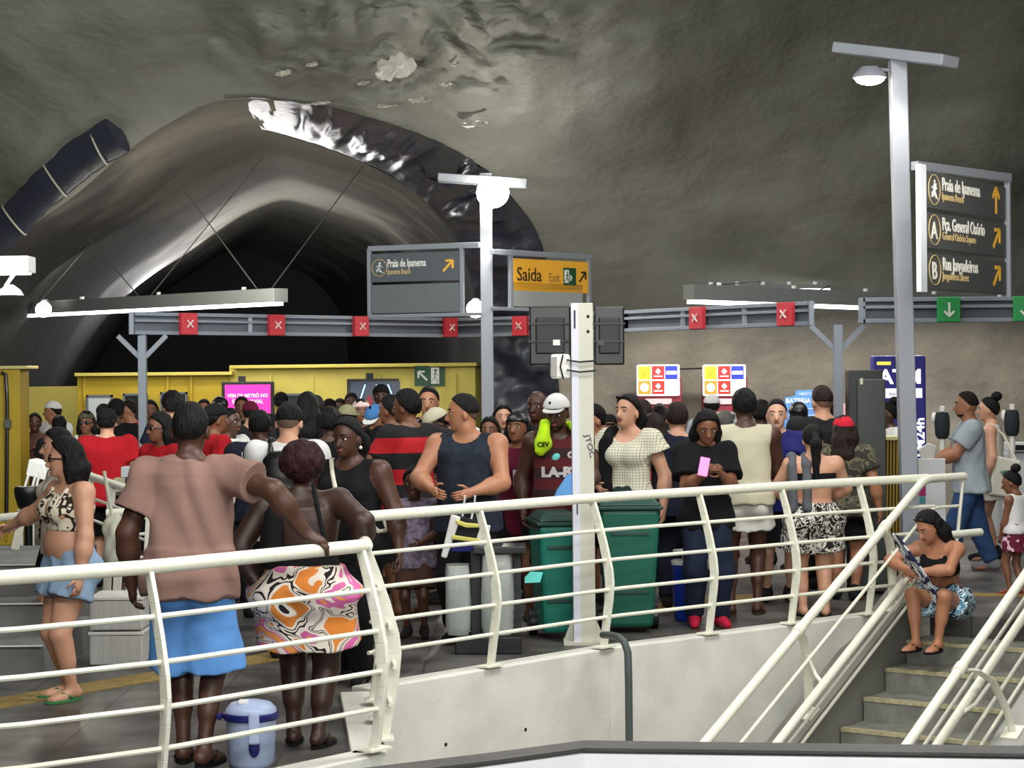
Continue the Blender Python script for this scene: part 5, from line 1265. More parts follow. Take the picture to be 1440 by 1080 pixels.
# --- second row, left of the corner
PP['bp'] = q = person(405, 568, 205, -4, 'light', 'man seen from behind in a white t-shirt wearing a black backpack', top=('tee', wht, .47, .62, 1.0), bottom=('shorts', blk, .56, .9, .02), hair=('fade', 'black'), hp=10, xtra=[('backpack', blackp)], L='front', R='front', shoes=SH, w=1.06)
q = person(492, 590, 222, 158, 'dark', 'dark-skinned woman in a black tank top with a pale strap across her chest, glancing left', fem=1, w=1.36, hy=-8, hp=4, h=1.66, top=('tank', blk, .46), bottom=('jeans', blk), hair=('pony', 'black', .80), L='down', R='down', shoes=SH,
    xtra=[('strap', cloth('pale_strap_cloth', (.85, .84, .76)), -1, 'bag_strap', .009)])
mb = MB(); mb.ell(Vector(q.HF(V(-.052, .008, .022)*q.hh)), .012, None, 10, 6); mb.build('earring', wht, q.o, smooth=True)
q = person(365, 580, 175, 6, 'dark', 'man seen from behind in a navy shirt with white piping, left of the backpack man', top=('tee', navy, .47, .55), bottom=('jeans', blk), hair=('short', 'black'), hp=8, shoes=SH, L='phone', R='front', w=1.1)
f = Field(k=.006)
for sd in (-1, 1): f.cone(q.TF(V(sd*.085, -.062, .81)*q.h), q.TF(V(sd*.082, -.082, .66)*q.h), .006, .006)
put(q, 'piping', f, wht, vs=.6)
# --- middle group
PP['tank'] = q = person(656, 557, 194, 166, 'tan', 'stocky man in a dark navy tank top looking left, holding a carrier bag', top=('tank', cloth('navy_fleck', (.15, .18, .23), var=.4, vscale=16), .455, .97), bottom=('jeans', blk), hair=('fade', 'black'), hy=-72, hp=2, w=1.16, shoes=SH,
    R=(P(608, 688, 14.12), (1, -.5, -.3)), L=(P(664, 692, 14.10), (-1, -.6, -.5)))
q = person(575, 551, 176, 42, 'brown', 'man in a red and black striped football shirt and brown striped shorts, turned half away', top=('tee', hoops, .47, .6), bottom=('shorts', bstripe, .56, .85, .022), hair=('short', 'black'), hy=20, shoes=('flipflop', blk), L='chest', R=((.20, -.02, .64), (1, -.6, -.3)), w=1.05)
q = person(603, 547, 150, 176, 'tan', 'man with swept-back hair facing the camera in a black shirt with white piping', top=('tee', blk, .47, .6), bottom=('jeans', blk), hair=('pony', 'black', .82), L='front', R='down', shoes=SH)
f = Field(k=.005)
for sd in (-1, 1): f.cone(q.TF(V(sd*.045, .045, .845)*q.h), q.TF(V(sd*.115, .05, .80)*q.h), .006, .006); f.cone(q.TF(V(sd*.115, .05, .80)*q.h), q.TF(V(sd*.10, .075, .66)*q.h), .006, .006)
put(q, 'piping', f, wht, vs=.6)
person(583, 668, 190, 175, 'dark', 'small child in dark clothes standing against the man in the striped football shirt', child=1, top=('tee', cloth('pale_floral', (.55, .5, .58), vscale=30, var=.6), .44, .5), bottom=('shorts', brn, .56, .8, .01), hair=('short', 'black'), L='front', R='down', shoes=SH)
q = person(728, 583, 178, 172, 'brown', 'girl in a maroon t-shirt with a white script letter and a pink-sided black cap', fem=1, top=('tee', maroon, .42, .6), bottom=('shorts', blk, .55, .5, .01), hair=('long', 'black', .70), cap=dict(m=blackp, back=1, m2=cloth('hot_pink', (.92, .30, .55)), brim=1), hy=-12, hp=-6, L='back', R='back', shoes=('flipflop', blk), w=.94)
decal(q, q.top, 'R', .17, (-.012, .66), cloth('print_white', (.85, .82, .84)), bold=.004)
q = person(785, 557, 183, 184, 'dark', 'man in white cap and dark red football vest with lime towel on his shoulder', top=('tank', hoops2, .45, 1.02, (.045, .05, .075), .862, (.05, .1, .07), .034), bottom=('shorts', blk, .56, .9, .02), hair=('buzz', 'black'), cap=dict(m=wht), hy=-22, hp=12, L='front', R='down', shoes=SH, w=1.02, beard=1)
pw = cloth('print_white', (.85, .82, .84))
decal(q, q.top, 'LA-BT', .10, (.0, .655), pw, sx=1.1, bold=.006); decal(q, q.top, 'CR', .065, (-.055, .735), pw, bold=.005)
mb = MB(); mb.ell(q.TF(V(.02, .078, .738)*q.h), (.035, .012, .027), Matrix.Rotation(.5, 3, 'Y'), 14, 8); mb.build('badge', mat('aqua_badge', (.45, .90, .88), .5), q.o, smooth=True)
f = Field(k=.02); hh_ = q.h
for a, b, r1, r2 in (((.062, .05, .885), (.075, .085, .80), .018, .035), ((.075, .085, .80), (.090, .10, .765), .035, .02), ((.062, .05, .885), (.06, -.03, .875), .018, .018), ((-.06, .04, .872), (-.085, .05, .84), .016, .022), ((-.06, .04, .872), (-.055, -.03, .87), .016, .016), ((.06, -.03, .875), (-.055, -.03, .87), .018, .016)): f.cone(q.TF(V(*a)*hh_), q.TF(V(*b)*hh_), r1*hh_, r2*hh_)
tw = put(q, 'towel', f, limem, .006, 1.4)
decal(q, tw, 'CEV', .05, (.078, .785), blk, name='towel_print', bold=.002)
mb = MB(); mb.ell(Vector(q.HF(V(.010, .062, .108)*q.hh)), (.012, .006, .012), None, 8, 5); mb.build('cap_badge', blk, q.o)
person(757, 552, 163, 178, 'dark', 'bald man partly hidden behind the man in the white cap', top=('tee', blk2), bottom=('jeans', blk), hair=('bald', 'black'), hy=-20, shoes=SH, w=1.05)
q = person(884, 558, 178, 152, 'light', 'woman in cream checked gauze top with sunglasses pushed up in her dark hair', fem=1, w=1.12, hy=-12, hp=-4, top=('tee', gauze, .56, .34, 0, 'blouse', 0, (.070, .11, .070), .012, .03, .858), bottom=('skirt', cloth('dark_green_cloth', (.15, .22, .2)), .6, .34, .01), hair=('pony', 'black', .78), glasses='head', L='down', R=((.10, .12, .60), (1, -.4, -.4)), shoes=SH, bust=1.1,
    xtra=[('towel', blk, 1, 'shoulder_bag', .56, .60, .02)])
q = person(952, 569, 171, -8, 'light', 'man seen from behind in a dark navy polo shirt and navy trousers', top=('tee', navy, .46, .6, 1.04), bottom=('jeans', navy), hair=('short', 'brown'), hy=12, L='down', R='phone', shoes=SH, w=1.12)
person(920, 585, 164, 20, 'brown', 'person in a coral red t-shirt squeezed between the gauze-top woman and the navy polo man', top=('tee', coral), bottom=('jeans', blk), hair=('long', 'brown', .75), fem=1, R=((.16, -.02, .60), (1, -.8, 0)), shoes=SH)
person(904, 566, 152, 8, 'tan', 'woman with long brown hair in a navy and white striped top behind the gauze-top woman', fem=1, top=('tee', stripe_t), bottom=('jeans', denim_d), hair=('long', 'brown', .74), shoes=SH)
q = person(992, 577, 184, 184, 'brown', 'young woman with long black hair in a black t-shirt looking down at a pink phone', fem=1, hp=22, top=('tee', blk, .46, .7), bottom=('jeans', denim_d), hair=('long', 'black', .72), L='phone', R='phone', shoes=('shoe', cloth('crimson_shoe', (.75, .12, .25))))
PP['phone'] = q
f = Field(k=.003)
for dx in (-.012, 0, .012): S, E, Wp = q.arm['R']; f.cone(S+V(.03+dx*.3, dx*2.0, .03), E+V(.035, dx*2.0, 0), .0035, .0035)
put(q, 'sleeve_stripes', f, wht, vs=.5)
q = person(1047, 550, 176, -4, 'dark', 'man seen from behind in a sleeveless beige top and white shorts', top=('tank', cream_c, .50, .99, (.05, .05, .03), .868, (.040, .09, .115), .030, .009, 0, 'sleeveless_top', .004, .765), bottom=('shorts', cloth('white_shorts', (.90, .90, .86)), .52, .42, .02), hair=('short', 'black'), hy=8, L='phone', R=((.06, .17, .60), (1, -.5, -.6)), w=1.05, foot=(.07, -.02, .05, .02), shoes=('flipflop', brn))
q = person(1092, 564, 166, 180, 'pale', 'man with cropped hair in a royal blue shirt with an orange crest, facing the camera', top=('tee', royal, .46, .6), bottom=('shorts', blk, .56, .9, .02), hair=('fade', 'black'), hy=-8, R=((-.0, .15, .66), (1, -.2, -.8)), L=((.03, .17, .56), (-1, 0, -.6)), shoes=SH, beard=0, w=1.03)
oc = mat('orange_print', (.92, .38, .16), .6); mb = MB(); mb.ell(q.TF(V(-.055, .088, .745)*q.h), (.022, .010, .032), None, 10, 6); mb.build('crest', oc, q.o); mb = MB(); mb.ell(q.TF(V(-.028, .102, .675)*q.h), (.035, .012, .045), None, 10, 6); mb.build('print', oc, q.o)
q = person(1143, 600, 178, 2, 'light', 'woman with a long black ponytail and black-and-white leaf print shorts, elbows spread', fem=1, w=1.30, hipw=1.12, hp=6, top=None, bottom=('shorts', zebra, .60, .55, .022, 'shorts', .014), hair=('pony', 'black', .70), R=((.085, .16, .60), (1, -.3, .0)), L=((-.085, .16, .60), (-1, -.3, .0)),
    xtra=[('band', blk, .69, .76, None, 'bikini_top', .006), ('towel', cloth('grey_jacket', (.36, .37, .39)), -1, 'draped_jacket', .74, .58, .075)], shoes=('flipflop', blk), bust=.8)
person(1157, 545, 158, 4, 'light', 'tall broad man seen from behind in a black t-shirt beside the blue wall poster', top=('tee', blk2), bottom=('jeans', blk), hair=('fade', 'brown'), hy=14, w=1.2, shoes=SH, L='front', R='front')
person(1187, 588, 166, -20, 'tan', 'woman seen from behind in a red cap and camouflage shirt next to the dark cabinet', fem=1, top=('tee', camo), bottom=('shorts', blk, .57, .6, .01), hair=('long', 'brown', .76), cap=dict(m=cloth('red_cap', (.80, .14, .22)), brim=1), hy=30, shoes=SH, w=1.2)
PP['grey'] = q = person(1362, 553, 146, 84, 'tan', 'bearded man in a pale grey t-shirt and jeans facing left with folded hands', top=('tee', gry, .45, .62, 1.0), bottom=('jeans', denim), hair=('fade', 'brown'), beard=1, R=((.03, .20, .615), (1, -.6, -.6)), L=((-.02, .20, .615), (-1, -.6, -.6)), shoes=('shoe', cloth('grey_shoe', (.5, .52, .53))), w=1.14, belly=.5, foot=(.05, .12, .05, -.13))
q = person(1393, 561, 138, 70, 'light', 'woman with a dark bun in a white dress behind the man in grey', fem=1, top=('dress', cloth('white_dress', (.84, .83, .79)), .38, .03), hair=('bun', 'black'), L='down', R='front', shoes=SH, w=1.15)
q = person(1428, 669, 163, 38, 'brown', 'small girl in a white vest and maroon flowered skirt at the right edge', fem=1, child=1, bust=0, top=('tank', wht, .52), bottom=('skirt', mfl, .6, .36, .02), hair=('bun', 'black'), L=((-.09, .10, .45), (-.5, -1, 0)), R='down', shoes=('flipflop', rd), hy=24, hp=14)
# --- seated woman on the top step
sd_ = ST_O+ST_R*.43
q = PP['seat'] = person(1335, 752, 182, 142, 'tan', 'young woman with long dark hair sitting on the top step looking down', fem=1, h=1.60, sit=.13, z0=0, lean=24, hp=28, hy=-22, top=('band', blk, .68, .775, 'both', 'crop_top', .008), bottom=('shorts', bfl, .58, .55, .02), hair=('long', 'black', .64), glasses='head',
    L=((.02, .30, .26), (-1, -.4, .2)), R=((.06, .32, .27), (1, -.4, .2)), legs=dict(L=((-.05, .235, -.075), (-.3, .8, 1.6), (0, 1, 0)), R=((.05, .26, -.075), (.3, .8, 1.6), (.1, 1, 0))), shoes=('flipflop', blk), w=.98)
# --- left background crowd
def bg(px, py, s, yaw, tone, label, topc, hr=('short', 'black'), kind='tee', **k):
    k.setdefault('L', 'front'); k.setdefault('R', 'down')
    return person(px, py, s, yaw, tone, label, top=(kind, topc), bottom=('shorts', blk, .56, .8, .01), hair=hr, shoes=SH, **k)
bg(76, 569, 112, 150, 'tan', 'man in a white headcloth and white shirt by the pale yellow wall, far left', wht, cap=dict(m=wht, brim=0), h=1.62, hy=-50)
bg(49, 587, 118, 190, 'dark', 'person with short dark hair holding a pale cup, just right of the yellow column', brn, h=1.50, R='chest')
bg(83, 592, 126, 10, 'dark', 'short man with dark hair seen from behind under the man in the white headcloth', blk2, h=1.50)
bg(122, 588, 132, 176, 'brown', 'woman with a patterned cap and black glasses in a white strapped vest', wht, ('long', 'black', .78), 'tank', fem=1, h=1.56, glasses='on', cap=dict(m=camo, brim=0))
bg(150, 588, 152, 6, 'light', 'man in a bright red t-shirt and black cap seen from behind beside the white railing', rd, w=1.15, cap=dict(m=blk, brim=0), h=1.63)
bg(163, 571, 128, -6, 'dark', 'tall man with a black headwrap behind the man in the bright red t-shirt', blk, h=1.68, cap=dict(m=blk, brim=0))
bg(146, 581, 118, 186, 'dark', 'man in a dark cap between the patterned-cap woman and the black headwrap', navy, h=1.60, cap=dict(m=blk))
bg(183, 569, 114, 160, 'tan', 'close-cropped man in a red and black vest in front of the dark notice window', hoops, ('buzz', 'brown'), 'tank', h=1.64, hy=-60)
bg(212, 573, 110, 184, 'brown', 'person with a red top half hidden by the slim left gantry column', rd, h=1.62, fem=1, hr=('long', 'black', .8))
bg(228, 585, 168, 146, 'brown', 'woman with thick black hair and glasses in red, left of the taupe man', rd, ('bob', 'black'), fem=1, h=1.62, hy=-24, glasses='on')
bg(243, 557, 140, 30, 'light', 'tall youth with curly black hair behind the head of the man in taupe', navy, ('curly', 'black'), h=1.76)
bg(300, 569, 163, -58, 'brown', 'man in a flat black cap and red, facing right beside the taupe man', rd, cap=dict(m=blk, brim=0), h=1.68, R='down')
bg(322, 579, 150, -120, 'dark', 'man in a loose white shirt facing right in front of the pink screen', wht, h=1.62, L='front', R='front', w=1.1)
bg(309, 561, 122, 0, 'dark', 'person in a glossy black cap just left of the pink screen', blk, cap=dict(m=blackp), h=1.68)
bg(340, 560, 112, 182, 'brown', 'man facing forward in front of the lower edge of the pink screen', blk2, h=1.66)
bg(352, 567, 128, 8, 'light', 'person with a low dark cap under the right part of the pink screen', blk2, cap=dict(m=maroon, brim=0), h=1.64)
bg(287, 565, 108, 184, 'brown', 'short-haired person deep in the crowd left of the pink screen', navy, h=1.62)
bg(395, 556, 108, 4, 'tan', 'person in a black cap right of the pink screen', blk2, cap=dict(m=blk), h=1.70)
bg(432, 556, 150, -4, 'dark', 'tall person with a big black hairdo behind the man with the backpack', blk, ('long', 'black', .70), fem=1, h=1.76)
bg(444, 559, 128, 12, 'dark', 'man with close-cropped hair beside the tall big-haired person', blk, h=1.70)
bg(463, 566, 112, 186, 'dark', 'person with a dark flat hat in front of the yellow booth, mid crowd', blk2, cap=dict(m=blk, brim=0), h=1.62)
bg(464, 580, 158, 2, 'dark', 'person with thick black hair seen from behind, left of the pale-strap woman', blk, ('curly', 'black'), h=1.62)
bg(478, 572, 104, 182, 'dark', 'person in dark glasses between the flat hat and the khaki cap', blk2, h=1.60, glasses='on')
bg(489, 573, 140, 40, 'tan', 'person in a khaki bucket cap above the pale-strap woman', khaki, cap=dict(m=khaki, brim=1, back=1), h=1.62)
bg(494, 560, 106, 184, 'dark', 'dark-haired person in front of the lower left corner of the wall screen', blk, h=1.68)
bg(507, 563, 132, 196, 'brown', 'young woman in a white and pink knit cap facing the camera', blk, ('long', 'black', .76), fem=1, cap=dict(m=cloth('pink_white_knit', (.92, .80, .80)), brim=0), h=1.66)
bg(536, 546, 118, 180, 'dark', 'tall man with rimless glasses in front of the dark wall screen', blk2, h=1.80, glasses=None, cap=dict(m=blk, brim=0))
bg(534, 569, 148, 150, 'tan', 'man in a blue and white cap looking down, left of the striped football shirt', blk, cap=dict(m=cloth('blue_cap', (.25, .45, .66)), m2=wht), hp=30, h=1.66)
bg(552, 560, 158, 60, 'brown', 'man in black standing left of the striped football shirt, facing left', blk, h=1.74, L='chest')
bg(625, 567, 165, 110, 'dark', 'man in a cream flat cap bowing his head beside the navy tank top', navy, cap=dict(m=cream_c, brim=1), hp=32, h=1.66)
bg(643, 577, 130, 184, 'tan', 'person in a white cap glimpsed behind the neck of the navy tank top man', wht, cap=dict(m=wht), h=1.60)
bg(689, 590, 150, 170, 'brown', 'girl with black hair glimpsed behind the shoulder of the navy tank top man', blk, ('long', 'black', .75), fem=1, h=1.52)
bg(707, 578, 142, 186, 'light', 'woman with a light forehead between the tank top man and the pink-sided cap', blk, ('long', 'black', .78), fem=1, h=1.62)
bg(836, 574, 168, 120, 'tan', 'bare-armed person in a black cap just right of the white square post', blk, ('short', 'black'), 'tank', cap=dict(m=blk), h=1.66)
bg(856, 592, 145, 184, 'light', 'person with a black cap glimpsed at the shoulder of the gauze-top woman', blk2, cap=dict(m=blk), h=1.52)
bg(928, 577, 120, 0, 'dark', 'woman with black hair standing at the left-hand cash machine', blk, ('long', 'black', .74), fem=1, h=1.55)
bg(1001, 561, 124, 0, 'light', 'person in a white cap standing at the right-hand cash machine', gry, cap=dict(m=wht, brim=0), h=1.66)
bg(1020, 590, 136, 8, 'brown', 'person with greying hair behind the young woman with the phone', blk2, ('short', 'grey'), h=1.52)
bg(1071, 572, 140, 4, 'dark', 'person with thick black hair left of the royal blue shirt', blk, ('curly', 'black'), h=1.62)
bg(1123, 575, 146, 6, 'dark', 'person wearing a shiny black cap in front of the blue poster', blk, cap=dict(m=blackp), h=1.62)
bg(1172, 569, 122, 0, 'dark', 'person in white glimpsed beside the right gantry column', wht, h=1.60)
bg(1250, 566, 138, 100, 'dark', 'person with long dark hair between the dark cabinet and the lamp post', wht, ('bun', 'black'), fem=1, h=1.60)
# ================================================================ objects
def put_at(root, *k): adopt(root, *k); return root
def boxo(name, c, size, m, R=None, bevel=.006): return MB().box(c, size, R).build(name, m, bevel=bevel)
# ---- yellow booth row in the tunnel mouth
Yb = 29.2
def bx2(xa, xb, Y0, Y1, z0, z1, name, m, bevel=.01):
    a = P(xa, 500, Y0); b = P(xb, 500, Y1); a.z = b.z = 0; n_ = outn(a, b); mb = MB(); th = .18
    mb.hexa([flat(a, z0), flat(b, z0), flat(b, z0)-n_*th, flat(a, z0)-n_*th, flat(a, z1), flat(b, z1), flat(b, z1)-n_*th, flat(a, z1)-n_*th]); return mb.build(name, m, bevel=bevel)
struct(bx2(108, 322, 29.2, 28.9, 0, 1.97, 'wall_booth', yellow)); struct(bx2(322, 668, 28.9, 27.0, 0, 2.06, 'wall_booth_pale', pale_yellow)); struct(bx2(-40, 110, 30.6, 30.6, 0, 1.80, 'wall_booth_rear', pale_yellow))
struct(bx2(104, 326, 29.05, 28.75, 1.95, 2.0, 'trim_booth', pale_yellow)); struct(bx2(322, 670, 28.75, 26.85, 2.04, 2.09, 'trim_booth_pale', pale_yellow))
for i, px in enumerate((118, 235, 268, 380, 440, 535, 640)):
    Yp = np.interp(px, [108, 322, 668], [29.2, 28.9, 27.0]); struct(boxo('trim_pilaster', P(px, 500, Yp-.03)*1, (.05, .05, .05), yellow).data and bx2(px-2, px+2, Yp-.05, Yp-.05, 0, 1.95, 'trim_pilaster_%s' % 'abcdefg'[i], yellow if px < 320 else pale_yellow))
for o in [o for o in bpy.data.objects if o.name == 'trim_pilaster' or o.name.startswith('trim_pilaster.')]: bpy.data.objects.remove(o)
def window(xa, xb, ya, yb, Y, label, m, name='notice_board'):
    a = P(xa, ya, Y); b = P(xb, yb, Y); c = (a+b)/2; root = empty(name, c, label, 'board'); w_, h_ = abs(b.x-a.x), abs(a.z-b.z)
    k = [boxo('panel', c, (w_, .03, h_), m)]; mb = MB()
    for sx in (-1, 1): mb.box(c+Vector((sx*w_/2, -.01, 0)), (.03, .05, h_+.03))
    for sz in (-1, 1): mb.box(c+Vector((0, -.01, sz*h_/2)), (w_+.03, .05, .03))
    k.append(mb.build('frame', beam_d)); return put_at(root, *k)
dk = mat('smoked_glass', (.10, .11, .11), .25)
window(123, 158, 557, 640, 29.05, 'blank pale grey notice panel on the yellow booth', mat('pale_panel', (.70, .72, .72), .5)); window(175, 207, 555, 640, 29.0, 'dark notice window on the yellow booth behind the gantry column', dk); window(227, 263, 553, 640, 28.9, 'dark notice window on the yellow booth right of the gantry column', dk)
def screen(xa, xb, ya, yb, Y, label, m, extra=None):
    a = P(xa, ya, Y); b = P(xb, yb, Y); c = (a+b)/2; w_, h_ = abs(b.x-a.x), abs(a.z-b.z); root = empty('wall_screen', c, label, 'screen')
    k = [boxo('casing', c, (w_, .08, h_), blackp, bevel=.01)]; s_ = boxo('display', c-Vector((0, .043, 0)), (w_*.87, .01, h_*.86), m, bevel=0); k.append(s_)
    k.append(MB().box(c+Vector((-w_*.12, .03, h_/2+.04)), (.1, .08, .08)).build('bracket', blackp)); put_at(root, *k)
    if extra:
        for e in extra(c-Vector((0, .050, 0)), w_*.87, h_*.86): adopt_keep(s_, e)
    return root
def adopt_keep(par, o):
    bpy.context.view_layer.update(); o.parent = par; o.matrix_parent_inverse = Matrix.Translation(-Vector(par.matrix_world.translation))
pink = mat('screen_pink', (.90, .16, .60), .5, emit=.8); ptx = mat('screen_pink_text', (1, .80, .97), .5, emit=1.1)
UX, UZ = Vector((1, 0, 0)), Vector((0, 0, 1))
screen(312, 386, 537, 597, 28.3, 'black framed wall screen glowing pink with two lines of white capitals', pink, lambda c, w_, h_: [text_mesh('VEM DE METRÔ NO', .072, c+UZ*h_*.16, UX, UZ, ptx, 'lettering', None, 'CENTER', .90, .001, .001), text_mesh('É CARNAVAL', .078, c+UZ*h_*.0, UX, UZ, ptx, 'lettering', None, 'CENTER', .95, .001, .001)])
def rays(c, w_, h_):
    out = []
    for x0, x1 in ((-.22, -.36), (.0, .0), (.22, .38)):
        out.append(MB().beam(c+UX*w_*x0+UZ*h_*.42, c+UX*w_*x1-UZ*h_*.2, .02, .004, up=(0, 1, 0)).build('light_ray', mat('screen_ray', (.65, .80, .92), .5, emit=1.0)))
    out.append(MB().ell(c-UX*w_*.14-UZ*h_*.2, (.05, .004, .16), None, 12, 8).build('red_figure', mat('screen_red', (.5, .14, .18), .5, emit=.6))); return out
screen(488, 572, 533, 590, 27.6, 'dark wall screen showing pale light rays, right of the pink one', mat('screen_dark', (.16, .20, .28), .3, emit=.35), rays)
window(402, 430, 555, 572, 28.3, 'small black ticket counter display between the two wall screens', mat('display_black', (.08, .09, .12), .3), 'counter_display')
c0 = P(583, 543, 27.2); c1 = P(625, 514, 27.2); c1.y = c0.y; ex = empty('exit_sign', c0, 'green exit sign with arrow and running figure on the pale booth', 'sign'); w_, h_ = c1.x-c0.x, c1.z-c0.z; gpn = MB().prism([(0, 0), (w_, 0), (w_, h_), (0, h_)], c0, UX, UZ, (0, .03, 0)).build('sign_panel', exit_g); put_at(ex, gpn)
n_ = Vector((0, -1, 0))
for x_ in exit_figure(c0+UX*w_*.55+UZ*.03+n_*.002, UX, n_, h_*.8, None)+[arrow(c0+UX*w_*.27+UZ*h_*.5+n_*.002, UX, UZ, n_, .17, (-.707, .707)).build('arrow', txw)]: adopt_keep(gpn, x_)
# ---- yellow column at the left edge
t = P(14, 515, 23.2); root = empty('yellow_column', (t.x, 23.2, 0), 'wide yellow column with a flanged cap and a black cable at the left edge', 'column'); xl, xr = P(-60, 600, 23.2).x, P(32, 600, 23.2).x
cab = [P(2, 524, 23.0), P(8, 526, 23.0), P(10, 560, 23.0), P(10, 600, 23.0), P(9, 730, 23.0)]
put_at(root, boxo('shaft', ((xl+xr)/2, 23.3, 1.02), (xr-xl, .45, 2.04), yellow), boxo('cap', ((xl+xr)/2+.04, 23.3, 2.06), (xr-xl+.12, .55, .035), mat('cap_cream', (.80, .76, .50), .5)), boxo('panel_edge', (xr-.17, 23.06, 1.0), (.03, .03, 1.9), mat('mustard_edge', (.66, .55, .14), .5)), MB().tube(cab, .022, 8).build('cable', blackp, smooth=True), boxo('junction_box', P(11, 596, 22.98), (.07, .06, .1), mat('box_grey', (.35, .36, .34), .5)))
# ---- concrete steps and white crates at left
st_c = mat('step_concrete', (.50, .50, .49), .7, var=.25, vscale=4)
mb = MB(); ml = MB()
for i in range(3):
    y0 = 12.75+i*.55; x1 = P(57+4*i, 900, y0).x; z = .21*(i+1); mb.box(((-4.2+x1)/2, y0+.9, z/2+.001*i), (x1+4.2, 1.6-.0*i, z)); ml.box(((-4.2+x1)/2, y0+.09, z+.004), (x1+4.2-.02, .03, .006))
struct(mb.build('stairs_left', st_c)); struct(ml.build('trim_step_edge', white))
crate_m = mat('white_crate', (.78, .78, .76), .6, bump=.3, bscale=40, stretch=(8, 1, .2), var=.12)
for i, (ya, yb, lab) in enumerate(((917, 877, 'lower of two white crates stacked behind the man in taupe'), (872, 834, 'upper of two white crates stacked behind the man in taupe'))):
    Yc = 13.4; a = P(126, ya, Yc); b = P(200, yb, Yc); z0 = .0 if i == 0 else .235; w2 = b.x-a.x
    root = empty('crate', ((a.x+b.x)/2, Yc+.2, z0+.001), lab, 'crate', None); put_at(root, boxo('crate_body', ((a.x+b.x)/2, Yc+.2, z0+.105), (w2, .42, .20), crate_m, bevel=.01), boxo('crate_lid', ((a.x+b.x)/2, Yc+.2, z0+.218), (w2+.015, .43, .022), mat('crate_lid_white', (.84, .84, .82), .5), bevel=.004))
# ---- white stair railing behind
def simple_rail(name, A, B_, label, zlow, n, r=.03, bars=2):
    root = empty(name, flat(A), label, 'railing'); k = [MB().tube([A, B_], r, 12).build('top_rail', rail_w, smooth=True)]
    for i in range(bars):
        d = Vector((0, 0, -.17*(i+1))); k.append(MB().tube([A+d, B_+d], .012, 8).build('bar', rail_w, smooth=True))
    for i in range(n):
        t_ = (i+.5)/n; p = A.lerp(B_, t_); k.append(MB().beam(p, Vector((p.x-.06, p.y, zlow)), .06, .03, up=(0, 1, 0)).build('post', rail_w, bevel=.004))
    return put_at(root, *k)
simple_rail('stair_railing', P(112, 664, 15.8), P(205, 697, 15.0), 'sloping cream railing behind the woman in the cow-print top', .0, 3)
simple_rail('stair_railing', P(150, 722, 14.6), P(232, 716, 14.6), 'short level cream railing between the cow-print woman and the man in taupe', .0, 2)
simple_rail('stair_railing', P(-30, 731, 15.2), P(52, 723, 15.2), 'cream rail at the left edge at the hand of the cow-print woman', .63, 2, bars=0)
# ---- white chair, black tub, boxes
c = P(55, 700, 17.5); zb_ = 0; root = empty('folding_chair', (c.x, 17.5, 0), 'white plastic chair beside the yellow column, above the black tub', 'chair'); k = []
mb = MB(); L_ = lambda px, py, Y=17.5: P(px, py, Y)
k.append(MB().prism([(0, 0), (.20, -.06), (.16, .10), (.03, .14)], L_(36, 668), UX, UZ, (0, .28, 0)).build('seat', white, bevel=.01))
for a_, b_ in (((40, 668), (30, 700)), ((50, 668), (40, 705)), ((56, 664), (46, 706))): k.append(MB().tube([L_(*a_), L_(*b_), Vector((L_(*b_).x, 17.5, .0))], .012, 8).build('leg', white, smooth=True))
k.append(MB().tube([L_(42, 698), L_(64, 697)], .012, 8).build('stretcher', white, smooth=True)); put_at(root, *k)
c = P(40, 720, 16.8); c.z = 0; root = empty('black_tub', c, 'round black tub on a stand beside the yellow column', 'tub'); z1 = P(40, 684, 16.8).z; z0 = P(40, 716, 16.8).z
put_at(root, MB().lathe([(.07, z0), (.09, z0+.03), (.115, z0+.12), (.118, z1-.02), (.105, z1), (.0, z1)], c, 20).build('tub_body', blackp, smooth=True), MB().lathe([(.10, z0-.03), (.10, z0-.005)], c, 16).build('white_foot', white), MB().lathe([(.035, .02), (.035, z0-.03)], c, 12).build('stand', blackp), MB().lathe([(.14, 0), (.12, .025)], c, 20).build('stand_base', blackp))
Yx = 17.6
tb = empty('side_table', flat(P(180, 690, Yx)), 'small dark table carrying boxes beside the red t-shirt man', 'table'); zt_ = P(180, 692, Yx).z; cx = P(180, 690, Yx).x
put_at(tb, boxo('table_top', (cx, Yx+.1, zt_-.015), (.34, .34, .03), brn if False else mat('table_brown', (.25, .21, .22), .6)), *[MB().box((cx+a_*.14, Yx+.1+b_*.14, (zt_-.03)/2), (.03, .03, zt_-.03)).build('leg', blackp) for a_ in (-1, 1) for b_ in (-1, 1)])
def tagged(o, lab, cat, grp=None): return tag(o, lab, cat, grp)
bz = P(176, 672, Yx).z
tagged(boxo('cardboard_box', (P(169, 680, Yx).x, Yx+.05, (zt_+bz)/2+.002), (.10, .2, bz-zt_-.004), mat('cardboard', (.62, .60, .48), .8)), 'small cardboard box on the dark table behind the slim left column', 'box')
tagged(boxo('grey_box', (P(184, 665, Yx).x, Yx+.08, (bz+P(184, 657, Yx).z)/2+.004), (.17, .2, P(184, 657, Yx).z-bz), mat('pale_grey_box', (.66, .69, .69), .5)), 'pale grey box on top of the pile on the dark table', 'box')
tagged(boxo('dark_box', (P(187, 680, Yx).x+.01, Yx+.07, (zt_+bz)/2+.002), (.13, .2, bz-zt_-.004), mat('aubergine_box', (.22, .17, .2), .6)), 'dark box under the pale grey box on the table', 'box')
